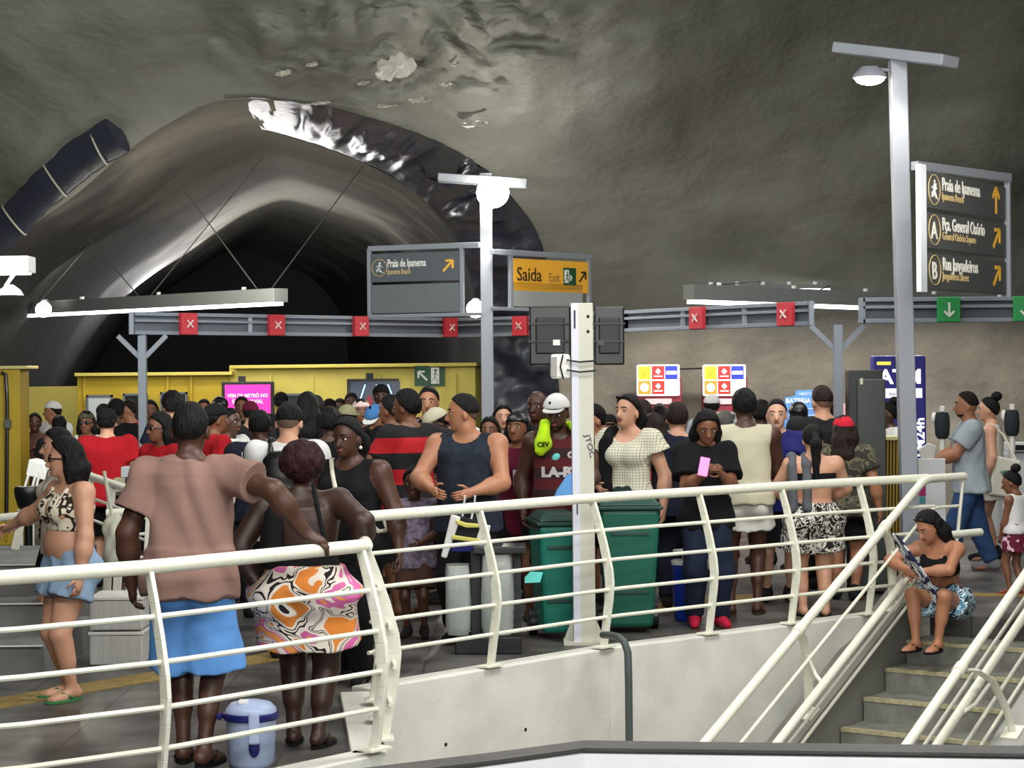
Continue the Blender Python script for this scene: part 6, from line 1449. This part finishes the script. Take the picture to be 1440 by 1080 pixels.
# ---- white square post with back-to-back monitors
Yp = 14.25; t = P(820, 426, Yp); x0 = P(805, 700, Yp).x; x1 = P(836, 700, Yp).x; cx = (x0+x1)/2; pm = mat('post_cream', (.78, .78, .72), .5, var=.06)
root = empty('square_post', (cx, Yp, 0), 'thick cream square post in front of the crowd with cable ties and pen marks', 'post'); mb = MB(); mb.box((cx, Yp+.08, t.z/2), (x1-x0, .16, t.z)); k = [mb.build('shaft', pm, bevel=.006)]
k.append(MB().box((cx-.052, Yp-.004, t.z/2), (.05, .012, t.z)).build('side_channel', mat('post_lilac', (.82, .83, .88), .4)))
k.append(MB().box((cx-.052, Yp-.012, P(820, 449, Yp).z), (.012, .006, .13)).build('slot', black)); k.append(MB().box((cx-.045, Yp-.012, P(820, 712, Yp).z), (.008, .006, .11)).build('slot', black))
for px, py in ((827, 445), (827, 466)): k.append(MB().ell(P(px, py, Yp-.003), (.012, .006, .012), None, 8, 5).build('bolt', black))
gl = text_mesh('JTOC', .055, P(822, 612, Yp-.004), Vector((.25, 0, -1)).normalized(), Vector((1, 0, .25)).normalized(), mat('pen_ink', (.20, .20, .22), .6), 'pen_scrawl', None, 'LEFT', 1.3, .001); k.append(gl)
k.append(MB().box((cx, Yp+.08, .01), (.30, .26, .02)).build('base_plate', pm))
for sx in (-1, 1): k.append(MB().prism([(0, 0), (sx*.07, 0), (0, .17)], (cx+sx*(x1-x0)/2, Yp+.08, .02), UX, UZ, (0, .012, 0)).build('gusset', pm))
for py in (506, 520): k.append(MB().tube([P(797, py, Yp-.03), P(815, py+3, Yp-.03), P(838, py+1, Yp-.03)], .007, 6).build('cable_tie', blackp, smooth=True))
put_at(root, *k)
for (xa, xb, lab) in ((744, 803, 'black monitor back strapped left of the cream square post'), (835, 878, 'black monitor back right of the cream square post')):
    Ym = Yp+.12; a = P(xa, 431, Ym); b = P(xb, 513, Ym); c = (a+b)/2; w_, h_ = b.x-a.x, a.z-b.z; root = empty('monitor', c, lab, 'monitor', 'monitors on the square post'); k = [MB().box(c, (w_, .07, h_)).build('casing', blackp, bevel=.012), MB().box(c-Vector((0, .045, 0)), (w_*.7, .03, h_*.62)).build('back_cover', mat('black_cover', (.10, .10, .12), .5), bevel=.01)]
    for f_ in (.2, -.1): k.append(MB().box(c+Vector((0, -.065, h_*f_)), (w_*1.06, .006, .014)).build('strap', mat('strap_grey', (.2, .2, .21), .6)))
    k.append(MB().box(c+Vector((w_*.15 if xa < 800 else -w_*.3, -.066, -h_*.12)), (.05, .008, .04)).build('sticker', white if xa < 800 else blackp)); put_at(root, *k)
a = P(774, 498, Yp); b = P(802, 533, Yp); c = (a+b)/2; root = empty('speaker_box', c, 'small white loudspeaker box tied to the cream square post', 'speaker'); put_at(root, MB().box(c+Vector((0, .05, 0)), (b.x-a.x, .13, a.z-b.z)).build('cabinet', white, bevel=.02), MB().tube([c+Vector((.02, -.02, .085)), c+Vector((.0, -.025, 0)), c+Vector((.02, -.02, -.085))], .006, 6).build('cable', blackp), MB().box(c+Vector((-.045, -.018, 0)), (.04, .006, .14)).build('grille', mat('grille_grey', (.6, .6, .58), .6)))
# ---- green wheelie bins
gb = mat('bin_green', (.06, .36, .29), .45, var=.1); gbd = mat('bin_green_dark', (.05, .24, .20), .45); gbb = mat('bin_teal', (.07, .44, .37), .45)
def wheelie(px, s, yt, yb, wpx, label, yaw=0, m=gb, md=gbd):
    Y = F/s; p = P(px, yb, Y); z1 = P(px, yt, Y).z; z0 = 0; w_ = wpx/s; root = empty('wheelie_bin', (p.x, Y+.25, 0), label, 'bin'); R = Matrix.Rotation(math.radians(yaw), 3, 'Z'); o_ = Vector((p.x, Y+.25, 0))
    def T(x, y, z): return o_+R @ Vector((x, y, z))
    b0, b1 = .38*w_, .5*w_; d0, d1 = .20, .27; zb = .05; zt2 = z1-.09
    body = MB().hexa([T(-b0, -d0, zb), T(b0, -d0, zb), T(b0, d0, zb), T(-b0, d0, zb), T(-b1, -d1, zt2), T(b1, -d1, zt2), T(b1, d1, zt2), T(-b1, d1, zt2)]).build('bin_body', m, bevel=.03)
    rim = MB().hexa([T(-b1-.02, -d1-.02, zt2), T(b1+.02, -d1-.02, zt2), T(b1+.02, d1+.02, zt2), T(-b1-.02, d1+.02, zt2), T(-b1-.02, -d1-.02, zt2+.03), T(b1+.02, -d1-.02, zt2+.03), T(b1+.02, d1+.02, zt2+.03), T(-b1-.02, d1+.02, zt2+.03)]).build('rim', md, bevel=.008)
    lid = MB().hexa([T(-b1-.01, -d1-.03, zt2+.032), T(b1+.01, -d1-.03, zt2+.032), T(b1+.01, d1, zt2+.032), T(-b1-.01, d1, zt2+.032), T(-b1+.05, -d1+.06, z1), T(b1-.05, -d1+.06, z1), T(b1-.05, d1-.05, z1), T(-b1+.05, d1-.05, z1)]).build('lid', md, bevel=.02)
    k = [body, rim, lid]
    for f_ in (.80, .30): k.append(MB().box(T(0, -d0-(d1-d0)*f_-.002, zb+(zt2-zb)*f_), (w_*.62, .012, .03), R).build('rib', md, bevel=.004))
    k.append(MB().tube([T(-b1*.7, d1+.05, zt2+.03), T(b1*.7, d1+.05, zt2+.03)], .015, 8).build('handle', md))
    for sx in (-1, 1):
        wc = T(sx*(b0+.03), d0*.75, .10); ax_ = R @ Vector((1, 0, 0)); k.append(MB().tube([wc-ax_*.03, wc+ax_*.03], .10, 20).build('wheel', blackp, bevel=.006))
    return put_at(root, *k)
wheelie(783, 194, 722, 908, 62, 'tall teal green wheelie bin left of the cream square post', 8, gbb); wheelie(887, 190, 700, 893, 86, 'wide green wheelie bin right of the cream square post below the gauze-top woman', 0)
o = MB().prism([(0, 0), (.11, .005), (.13, .075), (.04, .08), (.0, .04)], P(738, 820, 14.2), UX, UZ, (0, .02, 0)).build('paper_flyer', mat('aqua_paper', (.45, .93, .88), .5)); tag(o, 'bright aqua leaflet stuck on the left side of the teal wheelie bin', 'leaflet')
o = MB().prism([(0, 0), (.16, 0), (.16, .20), (.10, .17), (.03, .07)], P(778, 703, 14.25), UX, UZ, (0, .1, 0)).build('blue_bag', cloth('blue_bag_cloth', (.40, .62, .85))); tag(o, 'light blue bag resting on the lid of the teal wheelie bin', 'bag')
# ---- recycling stand with clear sacks
Yt = 13.85; root = empty('waste_stand', flat(P(682, 930, Yt)), 'black framed waste stand holding clear plastic sacks by the rail', 'bin'); k = []; gm = mat('stand_grey', (.16, .17, .18), .4)
xs = [P(x, 850, Yt).x for x in (626, 662, 676, 722)]; zt_ = P(690, 775, Yt).z
k.append(MB().box(((P(640, 900, Yt).x+P(734, 900, Yt).x)/2, Yt+.1, .06), (P(734, 900, Yt).x-P(640, 900, Yt).x, .34, .12)).build('base', mat('base_black', (.09, .09, .11), .5), bevel=.01))
k.append(MB().box(((xs[1]+xs[2])/2, Yt+.1, zt_/2+.05), (xs[2]-xs[1], .10, zt_-.1)).build('centre_post', gm, bevel=.005))
k.append(MB().box(((xs[2]+xs[3])/2+.02, Yt+.1, zt_+.01), (xs[3]-xs[2]+.14, .32, .05)).build('top_frame', gm, bevel=.008))
k.append(MB().box((xs[3]+.03, Yt+.16, zt_/2), (.05, .06, zt_)).build('side_post', gm))
sk = mat('clear_sack', (.72, .75, .73), .3, alpha=.72, bump=.5, bscale=12)
for (a_, b_, zz0, zz1) in ((xs[0], xs[1], P(640, 893, Yt).z, P(640, 795, Yt).z), (xs[2], xs[3], P(700, 893, Yt).z, P(700, 780, Yt).z)):
    vs = []; n = 20; prf = [(.80, zz0), (.95, zz0+.05), (1, (zz0+zz1)/2), (.95, zz1-.05), (.9, zz1)]; mb = MB(); cxx = (a_+b_)/2
    for f_, z_ in prf:
        for j in range(n):
            t_ = 2*math.pi*j/n; r_ = 1+.05*math.sin(5*t_+z_*20); sgx = abs(math.cos(t_))**.5*(1 if math.cos(t_) > 0 else -1); sgy = abs(math.sin(t_))**.5*(1 if math.sin(t_) > 0 else -1); mb.v.append((cxx+sgx*(b_-a_)/2*f_*r_, Yt+.06+sgy*.11*f_*r_, z_))
    for i in range(len(prf)-1):
        for j in range(n): mb.f.append((i*n+j, i*n+(j+1) % n, (i+1)*n+(j+1) % n, (i+1)*n+j)); mb.mi.append(0)
    mb.f.append(tuple(range(n))); mb.mi.append(0); k.append(mb.build('plastic_sack', sk, smooth=True))
put_at(root, *k)
# carrier bag hung from the hands of the tank top man
Yc = 13.95; root = empty('carrier_bag', P(652, 760, Yc), 'white, yellow and navy carrier bag hanging from the hand of the tank top man', 'bag'); k = []
A = lambda px, py: (P(px, py, Yc).x, P(px, py, Yc).z)
def plate(pl, m, name, dy=0, th=.10): 
    pts = [A(*p) for p in pl]; o_ = Vector((0, Yc+dy, 0)); return MB().prism(pts[::-1], o_, UX, UZ, (0, th, 0)).build(name, m, bevel=.008)
k += [plate([(634, 724), (648, 728), (628, 785), (620, 783)], wht, 'left_flap', -.01), plate([(648, 726), (668, 732), (684, 738), (676, 770), (640, 782), (630, 778)], blk2, 'bag_body', .0), plate([(640, 730), (655, 735), (680, 737), (682, 742), (655, 742), (642, 737)], cloth('yellow_band', (.85, .82, .45)), 'yellow_band', -.02, .03), plate([(636, 752), (676, 758), (676, 764), (634, 758)], cloth('yellow_band', (.85, .82, .45)), 'lower_yellow_band', -.02, .03), plate([(636, 766), (668, 766), (664, 776), (634, 776)], cloth('bag_blue', (.16, .16, .42)), 'blue_band', -.02, .03), plate([(676, 738), (690, 740), (682, 775), (664, 776)], wht, 'right_flap', -.01)]
h1 = [P(654, 697, Yc+.02), P(652, 712, Yc+.04), P(650, 728, Yc+.05)]; k.append(MB().tube(h1, .008, 6).build('handle', wht)); k.append(MB().tube([P(668, 697, Yc+.02), P(667, 712, Yc+.04), P(662, 732, Yc+.05)], .008, 6).build('handle', wht)); put_at(root, *k)
# ---- cooler jug in front, blue bucket cooler
c = G(353, 1082, 0); c = Vector((P(353, 1000, 9.95).x, 9.95, 0)); jb = mat('jug_lilac', (.66, .72, .84), .35); jd = mat('jug_navy', (.10, .11, .38), .4); root = empty('cooler_jug', c, 'pale blue cooler jug with a navy collar on the floor by the rail', 'cooler')
k = [MB().lathe([(.10, .0), (.115, .02), (.125, .225), (.13, .235)], c, 28).build('jug_body', jb, smooth=True), MB().lathe([(.133, .232), (.140, .24), (.140, .262), (.132, .268)], c, 28).build('collar', jd, smooth=True), MB().lathe([(.128, .266), (.126, .285), (.10, .312), (.05, .325), (0, .328)], c, 28).build('lid', jb, smooth=True)]
k.append(MB().box(c+Vector((.03, -.128, .205)), (.055, .03, .16)).build('latch', jb, bevel=.012)); k.append(MB().ell(c+Vector((.03, -.122, .11)), (.028, .012, .05), None, 14, 9).build('navy_inlay', jd, smooth=True)); k.append(MB().box(c+Vector((-.03, -.05, .325)), (.05, .06, .02)).build('spout_cap', white, bevel=.006)); k.append(MB().tube([c+Vector((-.14, 0, .25)), c+Vector((-.16, -.03, .25)), c+Vector((-.15, -.05, .245))], .014, 8).build('side_handle', jd)); put_at(root, *k)
c = Vector((P(965, 800, 15.6).x, 15.6, 0)); zt_ = P(965, 787, 15.6).z; bl = mat('cooler_blue', (.07, .20, .60), .4); root = empty('drinks_cooler', c, 'blue drinks cooler with a white tap lid standing among the legs behind the rail', 'cooler')
put_at(root, MB().lathe([(.085, 0), (.10, .02), (.112, zt_-.03)], c, 24).build('cooler_body', bl, smooth=True), MB().lathe([(.118, zt_-.035), (.12, zt_-.005), (.10, zt_)], c, 24).build('lid', white), MB().lathe([(.03, zt_), (.03, zt_+.05), (.06, zt_+.06), (.105, zt_+.065), (.105, zt_+.078), (0, zt_+.08)], c, 18).build('serving_cup', white))
# ---- kiosk cabinet, bin with gold slats, totem, cash machines
Yk = 17.2; x0, x1 = P(1200, 600, Yk).x, P(1248, 600, Yk).x; z1 = P(1230, 520, Yk).z; km = mat('cabinet_grey', (.25, .27, .26), .5); root = empty('kiosk_cabinet', ((x0+x1)/2, Yk, 0), 'tall dark grey cabinet standing back-on behind the rail at right', 'cabinet')
put_at(root, MB().box(((x0+x1)/2-.01, Yk+.25, z1/2), (x1-x0, .22, z1)).build('cabinet_body', mat('cabinet_dark', (.17, .18, .18), .5), bevel=.01), MB().box(((x0+x1)/2+.03, Yk+.12, z1/2-.03), (x1-x0-.05, .05, z1-.10)).build('back_panel', km, bevel=.012), MB().box((x0+.09, Yk+.09, z1-.10), (.025, .01, .055)).build('badge', mat('badge_cream', (.8, .8, .7), .5), bevel=.004))
Yg = 18.2; x0, x1 = P(1240, 650, Yg).x, P(1276, 650, Yg).x; zt_ = P(1258, 618, Yg).z; root = empty('slatted_bin', ((x0+x1)/2, Yg, 0), 'gold slatted bin with a pale rim between the cabinet and the lamp post', 'bin'); k = [MB().box(((x0+x1)/2, Yg+.15, zt_/2), (x1-x0-.03, .26, zt_-.02)).build('liner', mat('liner_dark', (.16, .14, .06), .6)), MB().box(((x0+x1)/2, Yg+.13, zt_+.01), (x1-x0+.02, .32, .03)).build('rim', mat('rim_cream', (.86, .84, .62), .5))]
for i in range(8):
    xx = x0+(x1-x0)*(i+.5)/8; k.append(MB().beam((xx-.012, Yg, 0.02), (xx+.012, Yg, zt_-.01), .014, .014, up=(0, 1, 0)).build('slat', mat('gold_slat', (.70, .56, .16), .35, metal=.3)))
put_at(root, *k)
Yq = 23.6; x0, x1 = P(1229, 600, Yq).x, P(1303, 600, Yq).x; z1 = P(1266, 500, Yq).z; bm_ = mat('totem_blue', (.12, .11, .42), .45, emit=.25); root = empty('cash_totem', ((x0+x1)/2, Yq, 0), 'tall blue cash machine totem with white capitals on the back wall', 'cash machine'); W_ = x1-x0
fr = MB().box(((x0+x1)/2, Yq+.12, z1/2), (W_, .22, z1)).build('totem_body', bm_, bevel=.02); k = [fr]; yy = Yq-.002
def tpt(px, py): return P(px, py, yy)
tk = [MB().box((tpt(1243, 510).x, yy, tpt(1243, 511).z), (.165, .01, .04)).build('yellow_bar', mat('totem_yellow', (.95, .88, .35), .5, emit=.6), bevel=.004)]
tw_ = mat('totem_white', (.95, .95, .97), .5, emit=.55)
tk.append(text_mesh('ATM', .235, tpt(1266, 539), UX, UZ, tw_, 'lettering', None, 'CENTER', 1.05, .003, .008)); tk.append(MB().box((tpt(1266, 552).x+.01, yy, tpt(1266, 553).z), (.50, .01, .115)).build('white_panel', tw_, bevel=.004)); tk.append(text_mesh('banco 24', .06, Vector((tpt(1250, 552).x, yy-.007, tpt(1250, 556).z)), UX, UZ, mat('totem_ink', (.2, .2, .25), .5), 'small_lettering', None, 'LEFT', 1.2, .001))
tk.append(text_mesh('ATM24h', .15, tpt(1300, 660), UZ, -UX, tw_, 'side_lettering', None, 'LEFT', 1.15, .003, .005)); put_at(root, *k)
for x_ in tk: adopt_keep(fr, x_)
lit = mat('lightbox_white', (1, .99, .96), .5, emit=.95); atm_r = mat('cash_machine_red', (.48, .10, .16), .5); atm_g = mat('cash_machine_grey', (.48, .48, .48), .5)
def em(n, c, e=.85): return mat(n, c, .5, emit=min(e, .95))
for i, (xa, xb, lab) in enumerate(((896, 956, 'left-hand red cash machine with a lit header of coloured tiles'), (989, 1049, 'right-hand red cash machine with a lit header of coloured tiles'))):
    Y_ = 25.15; x0, x1 = P(xa, 540, Y_).x, P(xb, 540, Y_).x; cx = (x0+x1)/2; w_ = x1-x0; zt_ = P(xa, 513, Y_).z; zb_ = P(xa, 557, Y_).z
    root = empty('cash_machine', (cx, Y_, 0), lab, 'cash machine', None); hd = MB().box((cx, Y_+.05, (zt_+zb_)/2), (w_, .12, zt_-zb_)).build('lit_header', lit, bevel=.02); k = [hd]
    k.append(MB().box((cx+.02, Y_+.22, zb_/2+.12), (w_*1.02, .36, zb_+.24)).build('cash_machine_body', atm_r, bevel=.01)); k.append(MB().box((cx, Y_+.03, zb_-.07), (w_*.62, .02, .07)).build('label_strip', mat('strip_pink', (.82, .70, .72), .5)))
    k.append(MB().box((cx, Y_, zb_-.27), (w_*.9, .1, .14)).build('fascia', atm_g, bevel=.01)); k.append(MB().box((cx+.06, Y_-.055, zb_-.26), (.12, .01, .05)).build('card_slot', black)); put_at(root, *k)
    tl = [(.17, .74, em('tile_yellow', (.98, .86, .12))), (.49, .74, em('tile_red', (.86, .13, .13))), (.80, .74, em('tile_blue', (.12, .18, .80))), (.17, .27, em('tile_orange', (.95, .45, .13))), (.49, .27, em('tile_scarlet', (.92, .14, .10)))]
    hh_ = zt_-zb_
    for u_, v_, m_ in tl:
        o = MB().box((x0+w_*u_, Y_-.012, zb_+hh_*v_), (w_*.295, .006, hh_*.43)).build('tile', m_); adopt_keep(hd, o)
    adopt_keep(hd, MB().box((x0+w_*.80, Y_-.018, zb_+hh_*.74), (w_*.24, .004, hh_*.10)).build('tile_band', em('tile_white', (1, .97, .97), 1.5)))
    adopt_keep(hd, MB().ell((x0+w_*.17, Y_-.016, zb_+hh_*.27), (w_*.10, .006, hh_*.14), None, 14, 8).build('tile_disc', em('tile_cream', (1, .95, .80), 1.4)))
    adopt_keep(hd, MB().prism([(-.05, -.06), (.02, -.045), (.05, .01), (.02, .06), (-.03, .02)], (x0+w_*.17, Y_-.019, zb_+hh_*.74), UX, UZ, (0, .004, 0)).build('tile_squiggle', em('tile_brown', (.70, .55, .10), .8)))
    for v_ in (.78, .31):
        adopt_keep(hd, MB().prism([(-.035, 0), (0, -.035), (.035, 0), (0, .04)], (x0+w_*.49, Y_-.019, zb_+hh_*v_), UX, UZ, (0, .004, 0)).build('tile_diamond', em('tile_white', (1, .97, .97), 1.5)))
        adopt_keep(hd, MB().box((x0+w_*.49, Y_-.018, zb_+hh_*(v_-.15)), (w_*.2, .004, hh_*.035)).build('tile_band', em('tile_white', (1, .97, .97), 1.5)))
cb = MB().tube([P(956, 519, 25.25), P(972, 518.5, 25.3), P(989, 518, 25.25)], .012, 6).build('power_cable', blackp, smooth=True); tag(cb, 'thin black cable strung between the two cash machines', 'cable')
# blue poster on the wall
Y_ = 25.0; bp_ = mat('poster_blue', (.33, .52, .78), .5); root = empty('wall_poster', P(1130, 580, Y_), 'stepped light blue poster on the back wall behind the man in black', 'poster')
pl = [(1103, 602), (1160, 602), (1160, 548), (1120, 549), (1118, 557), (1104, 559)]; pts = [(P(x, y, Y_).x, P(x, y, Y_).z) for x, y in pl]; pn = MB().prism(pts, (0, Y_, 0), UX, UZ, (0, .03, 0)).build('poster_sheet', bp_); put_at(root, pn)
pt_ = mat('poster_text', (.80, .86, .95), .5); adopt_keep(pn, text_mesh('BATERIA Y', .085, P(1105, 567, Y_-.004), UX, UZ, pt_, 'lettering', None, 'LEFT', .95, .002, .002)); adopt_keep(pn, text_mesh('ABERTO', .05, P(1123, 556, Y_-.004), UX, UZ, pt_, 'lettering', None, 'LEFT', 1, .002))
for py in (575, 584, 592): adopt_keep(pn, MB().box(P(1132, py, Y_-.004), (.40, .004, .008)).build('ruled_line', pt_))
o = boxo('pink_notice', P(1192, 582, 24.9), (.15, .02, .26), mat('notice_pink', (.78, .55, .58), .6)); tag(o, 'small faded pink notice on the wall right of the gantry column', 'notice')
# ---- ticket validators with black covers, white machine, banner stand
vm = mat('validator_cover', (.10, .13, .15), .8, bump=.1)
for px, py0, py1, lab in ((1325, 580, 617, 'black-covered card reader on a white stalk in front of the man in grey'), (1423, 577, 613, 'black-covered card reader on a white stalk at the right edge')):
    Y_ = 20.2; c = P(px, (py0+py1)/2, Y_); hz_ = (P(px, py0, Y_).z-P(px, py1, Y_).z)/2; root = empty('card_reader', (c.x, Y_, 0), lab, 'card reader')
    put_at(root, MB().lathe([(.05, -hz_), (.072, -hz_*.7), (.08, 0), (.074, hz_*.7), (.06, hz_), (0, hz_+.005)], c, 18, 1, .7).build('cover', vm, smooth=True), MB().tube([(c.x, Y_, 0), (c.x, Y_, c.z-hz_+.02)], .028, 10).build('stalk', white, smooth=True), MB().box(c+Vector((0, 0, hz_+.035)), (.045, .04, .06)).build('top_tab', white, bevel=.006), MB().ell(c+Vector((-.075, .03, hz_*.6)), (.03, .03, .06), None, 10, 7).build('side_lamp', white, smooth=True))
wm = mat('machine_white', (.80, .81, .82), .45)
x0, x1 = P(1402, 700, 21.0).x, P(1462, 700, 21.0).x; zt_ = P(1420, 637, 21.0).z; root = empty('turnstile_machine', ((x0+x1)/2, 21, 0), 'white turnstile cabinet behind the woman with the tote bag', 'turnstile'); put_at(root, MB().box(((x0+x1)/2, 21.25, zt_/2), (x1-x0, .5, zt_)).build('cabinet', wm, bevel=.02), MB().box(((x0+x1)/2+.05, 21.1, zt_+.06), (.3, .3, .1)).build('reader_head', wm, bevel=.02), MB().box(((x0+x1)/2+.05, 20.94, zt_+.06), (.18, .02, .05)).build('reader_window', blackp))
Y_ = 18.2; x0, x1 = P(1292, 700, Y_).x, P(1330, 700, Y_).x; zt_ = P(1310, 645, Y_).z; root = empty('white_panel_stand', ((x0+x1)/2, Y_, 0), 'white upright panel with a magenta and a teal sticker behind the handrail', 'panel'); put_at(root, MB().box(((x0+x1)/2, Y_+.03, zt_/2), (x1-x0, .06, zt_)).build('panel', wm, bevel=.005), MB().box((P(1297, 688, Y_).x, Y_-.004, P(1297, 688, Y_).z), (.06, .01, .12)).build('magenta_sticker', mat('magenta', (.60, .10, .38), .5)), MB().box((P(1297, 702, Y_).x, Y_-.004, P(1297, 703, Y_).z), (.055, .01, .06)).build('teal_sticker', mat('teal_sticker', (.25, .55, .58), .5)), MB().box(((x0+x1)/2, Y_+.05, .015), (x1-x0+.1, .3, .03)).build('foot', wm))
# cloth / papers held by the man in grey
q = PP['grey']; hd_ = q.o.matrix_world
c = P(1303, 636, F/146); o = MB().prism([(-.08, .03), (-.02, -.16), (.07, -.10), (.10, .06), (.02, .09)], c, UX, UZ, (0, .03, 0)).build('white_cloth_bundle', wht, bevel=.012); tag(o, 'folded white cloth held out in front of the man in the pale grey t-shirt', 'cloth')
# tote bag of the woman in white
Y_ = F/138-.30; root = empty('tote_bag', P(1412, 680, Y_), 'off-white tote bag with a green leaf emblem, carried by the woman in white', 'bag'); c = P(1410, 668, Y_); k = [MB().prism([(-.14, -.20), (.16, -.24), (.19, .14), (-.08, .20)], c, UX, UZ, (0, .08, 0)).build('bag_body', cloth('tote_cream', (.84, .83, .76)), bevel=.02)]
k.append(MB().tube([c+Vector((-.06, .03, .19)), c+Vector((-.10, .10, .42)), c+Vector((-.06, .2, .50)), c+Vector((.04, .12, .40)), c+Vector((.15, .03, .13))], .012, 8).build('handle', cloth('tote_cream', (.84, .83, .76)), smooth=True)); k.append(MB().ell(c+Vector((.02, -.004, .03)), (.045, .008, .02), None, 12, 6).build('leaf_emblem', mat('leaf_green', (.35, .50, .42), .6))); put_at(root, *k)
# white tote of the woman behind the cow-print woman
Y_ = 13.5; c = P(163, 762, Y_); root = empty('tote_bag', c, 'crumpled pale sack hanging behind the cow-print woman', 'bag'); f = Field(k=.03); f.cone(V(c.x-.02, Y_, c.z+.12), V(c.x+.02, Y_, c.z-.10), .06, .10); m_ = mesh_from('bag_body', f.mesh(.012, .012, 1.2, 3), [cloth('pale_sack', (.72, .73, .66))]); k = [m_, MB().tube([c+Vector((-.02, 0, .15)), c+Vector((-.05, 0, .32)), c+Vector((-.08, .02, .48))], .012, 8).build('handle', cloth('pale_sack', (.72, .73, .66)), smooth=True)]; put_at(root, *k)
# phone of the young woman
q = PP['phone']; pc = Vector(q.arm['Rh'][0]); wq = Matrix.Rotation(q.yaw, 3, 'Z') @ pc+q.loc
root = empty('mobile_phone', wq, 'pink mobile phone in the hands of the young woman in black', 'phone'); R = Matrix.Rotation(math.radians(-20), 3, 'X') @ Matrix.Rotation(math.radians(12), 3, 'Y'); cc_ = Vector((P(990, 656, wq.y-.06).x, wq.y-.05, P(990, 656, wq.y).z)); put_at(root, MB().box(cc_, (.075, .012, .15), R).build('case', mat('phone_pink', (.92, .55, .80), .4), bevel=.008), MB().box(cc_+R @ Vector((.0, .008, 0)), (.066, .004, .138), R).build('display', blackp))
# fan / printed cloth of the seated woman
A_ = P(1257, 752, 14.75); B_ = P(1312, 838, 14.9); d = (B_-A_).normalized(); n_ = Vector((.86, .1, .5)).normalized(); s_ = n_.cross(d).normalized(); root = empty('printed_fan', A_, 'navy and white printed cloth fan propped on the knees of the seated woman', 'fan')
fan_m = pattern('fan_print', 'blotch', [(.10, .12, .27), (.86, .88, .92)], 7, pos=.53, distort=2)
mb = MB(); L_ = (B_-A_).length; rows_ = []
for i in range(9):
    t_ = i/8; w_ = .03+.13*math.sin(math.pi*min(1, t_*.8+.1)); c_ = A_.lerp(B_, t_); rows_.append([c_-s_*w_+n_*.0, c_+n_*.02*math.sin(i*1.7), c_+s_*w_])
for r_ in rows_: mb.v += [tuple(v) for v in r_]
for r_ in rows_: mb.v += [tuple(Vector(v)+n_*.012) for v in r_]
for o2, fl in ((0, 0), (27, 1)):
    for i in range(8):
        for j in range(2): mb.f.append((o2+i*3+j, o2+i*3+j+1, o2+(i+1)*3+j+1, o2+(i+1)*3+j)); mb.mi.append(0)
for i in range(8):
    for j in (0, 2): mb.f.append((i*3+j, (i+1)*3+j, 27+(i+1)*3+j, 27+i*3+j)); mb.mi.append(0)
put_at(root, mb.build('fan_cloth', fan_m, smooth=2), MB().tube([A_-d*.01, B_+d*.03], .008, 8).build('fan_edge', white, smooth=True))
# pipe down the concrete wall
pp_ = [P(848, 893, 13.45), P(858, 893, 13.25), P(870, 896, 12.95), P(878, 903, 12.86), P(883, 918, 12.84), P(884, 960, 12.84), P(885, 1060, 12.84)]
pm_ = MB().tube(pp_, .025, 12).build('drain_pipe', mat('pipe_dark', (.28, .31, .31), .5), smooth=True); tag(pm_, 'dark grey pipe bending over the kerb and down the concrete wall', 'pipe')
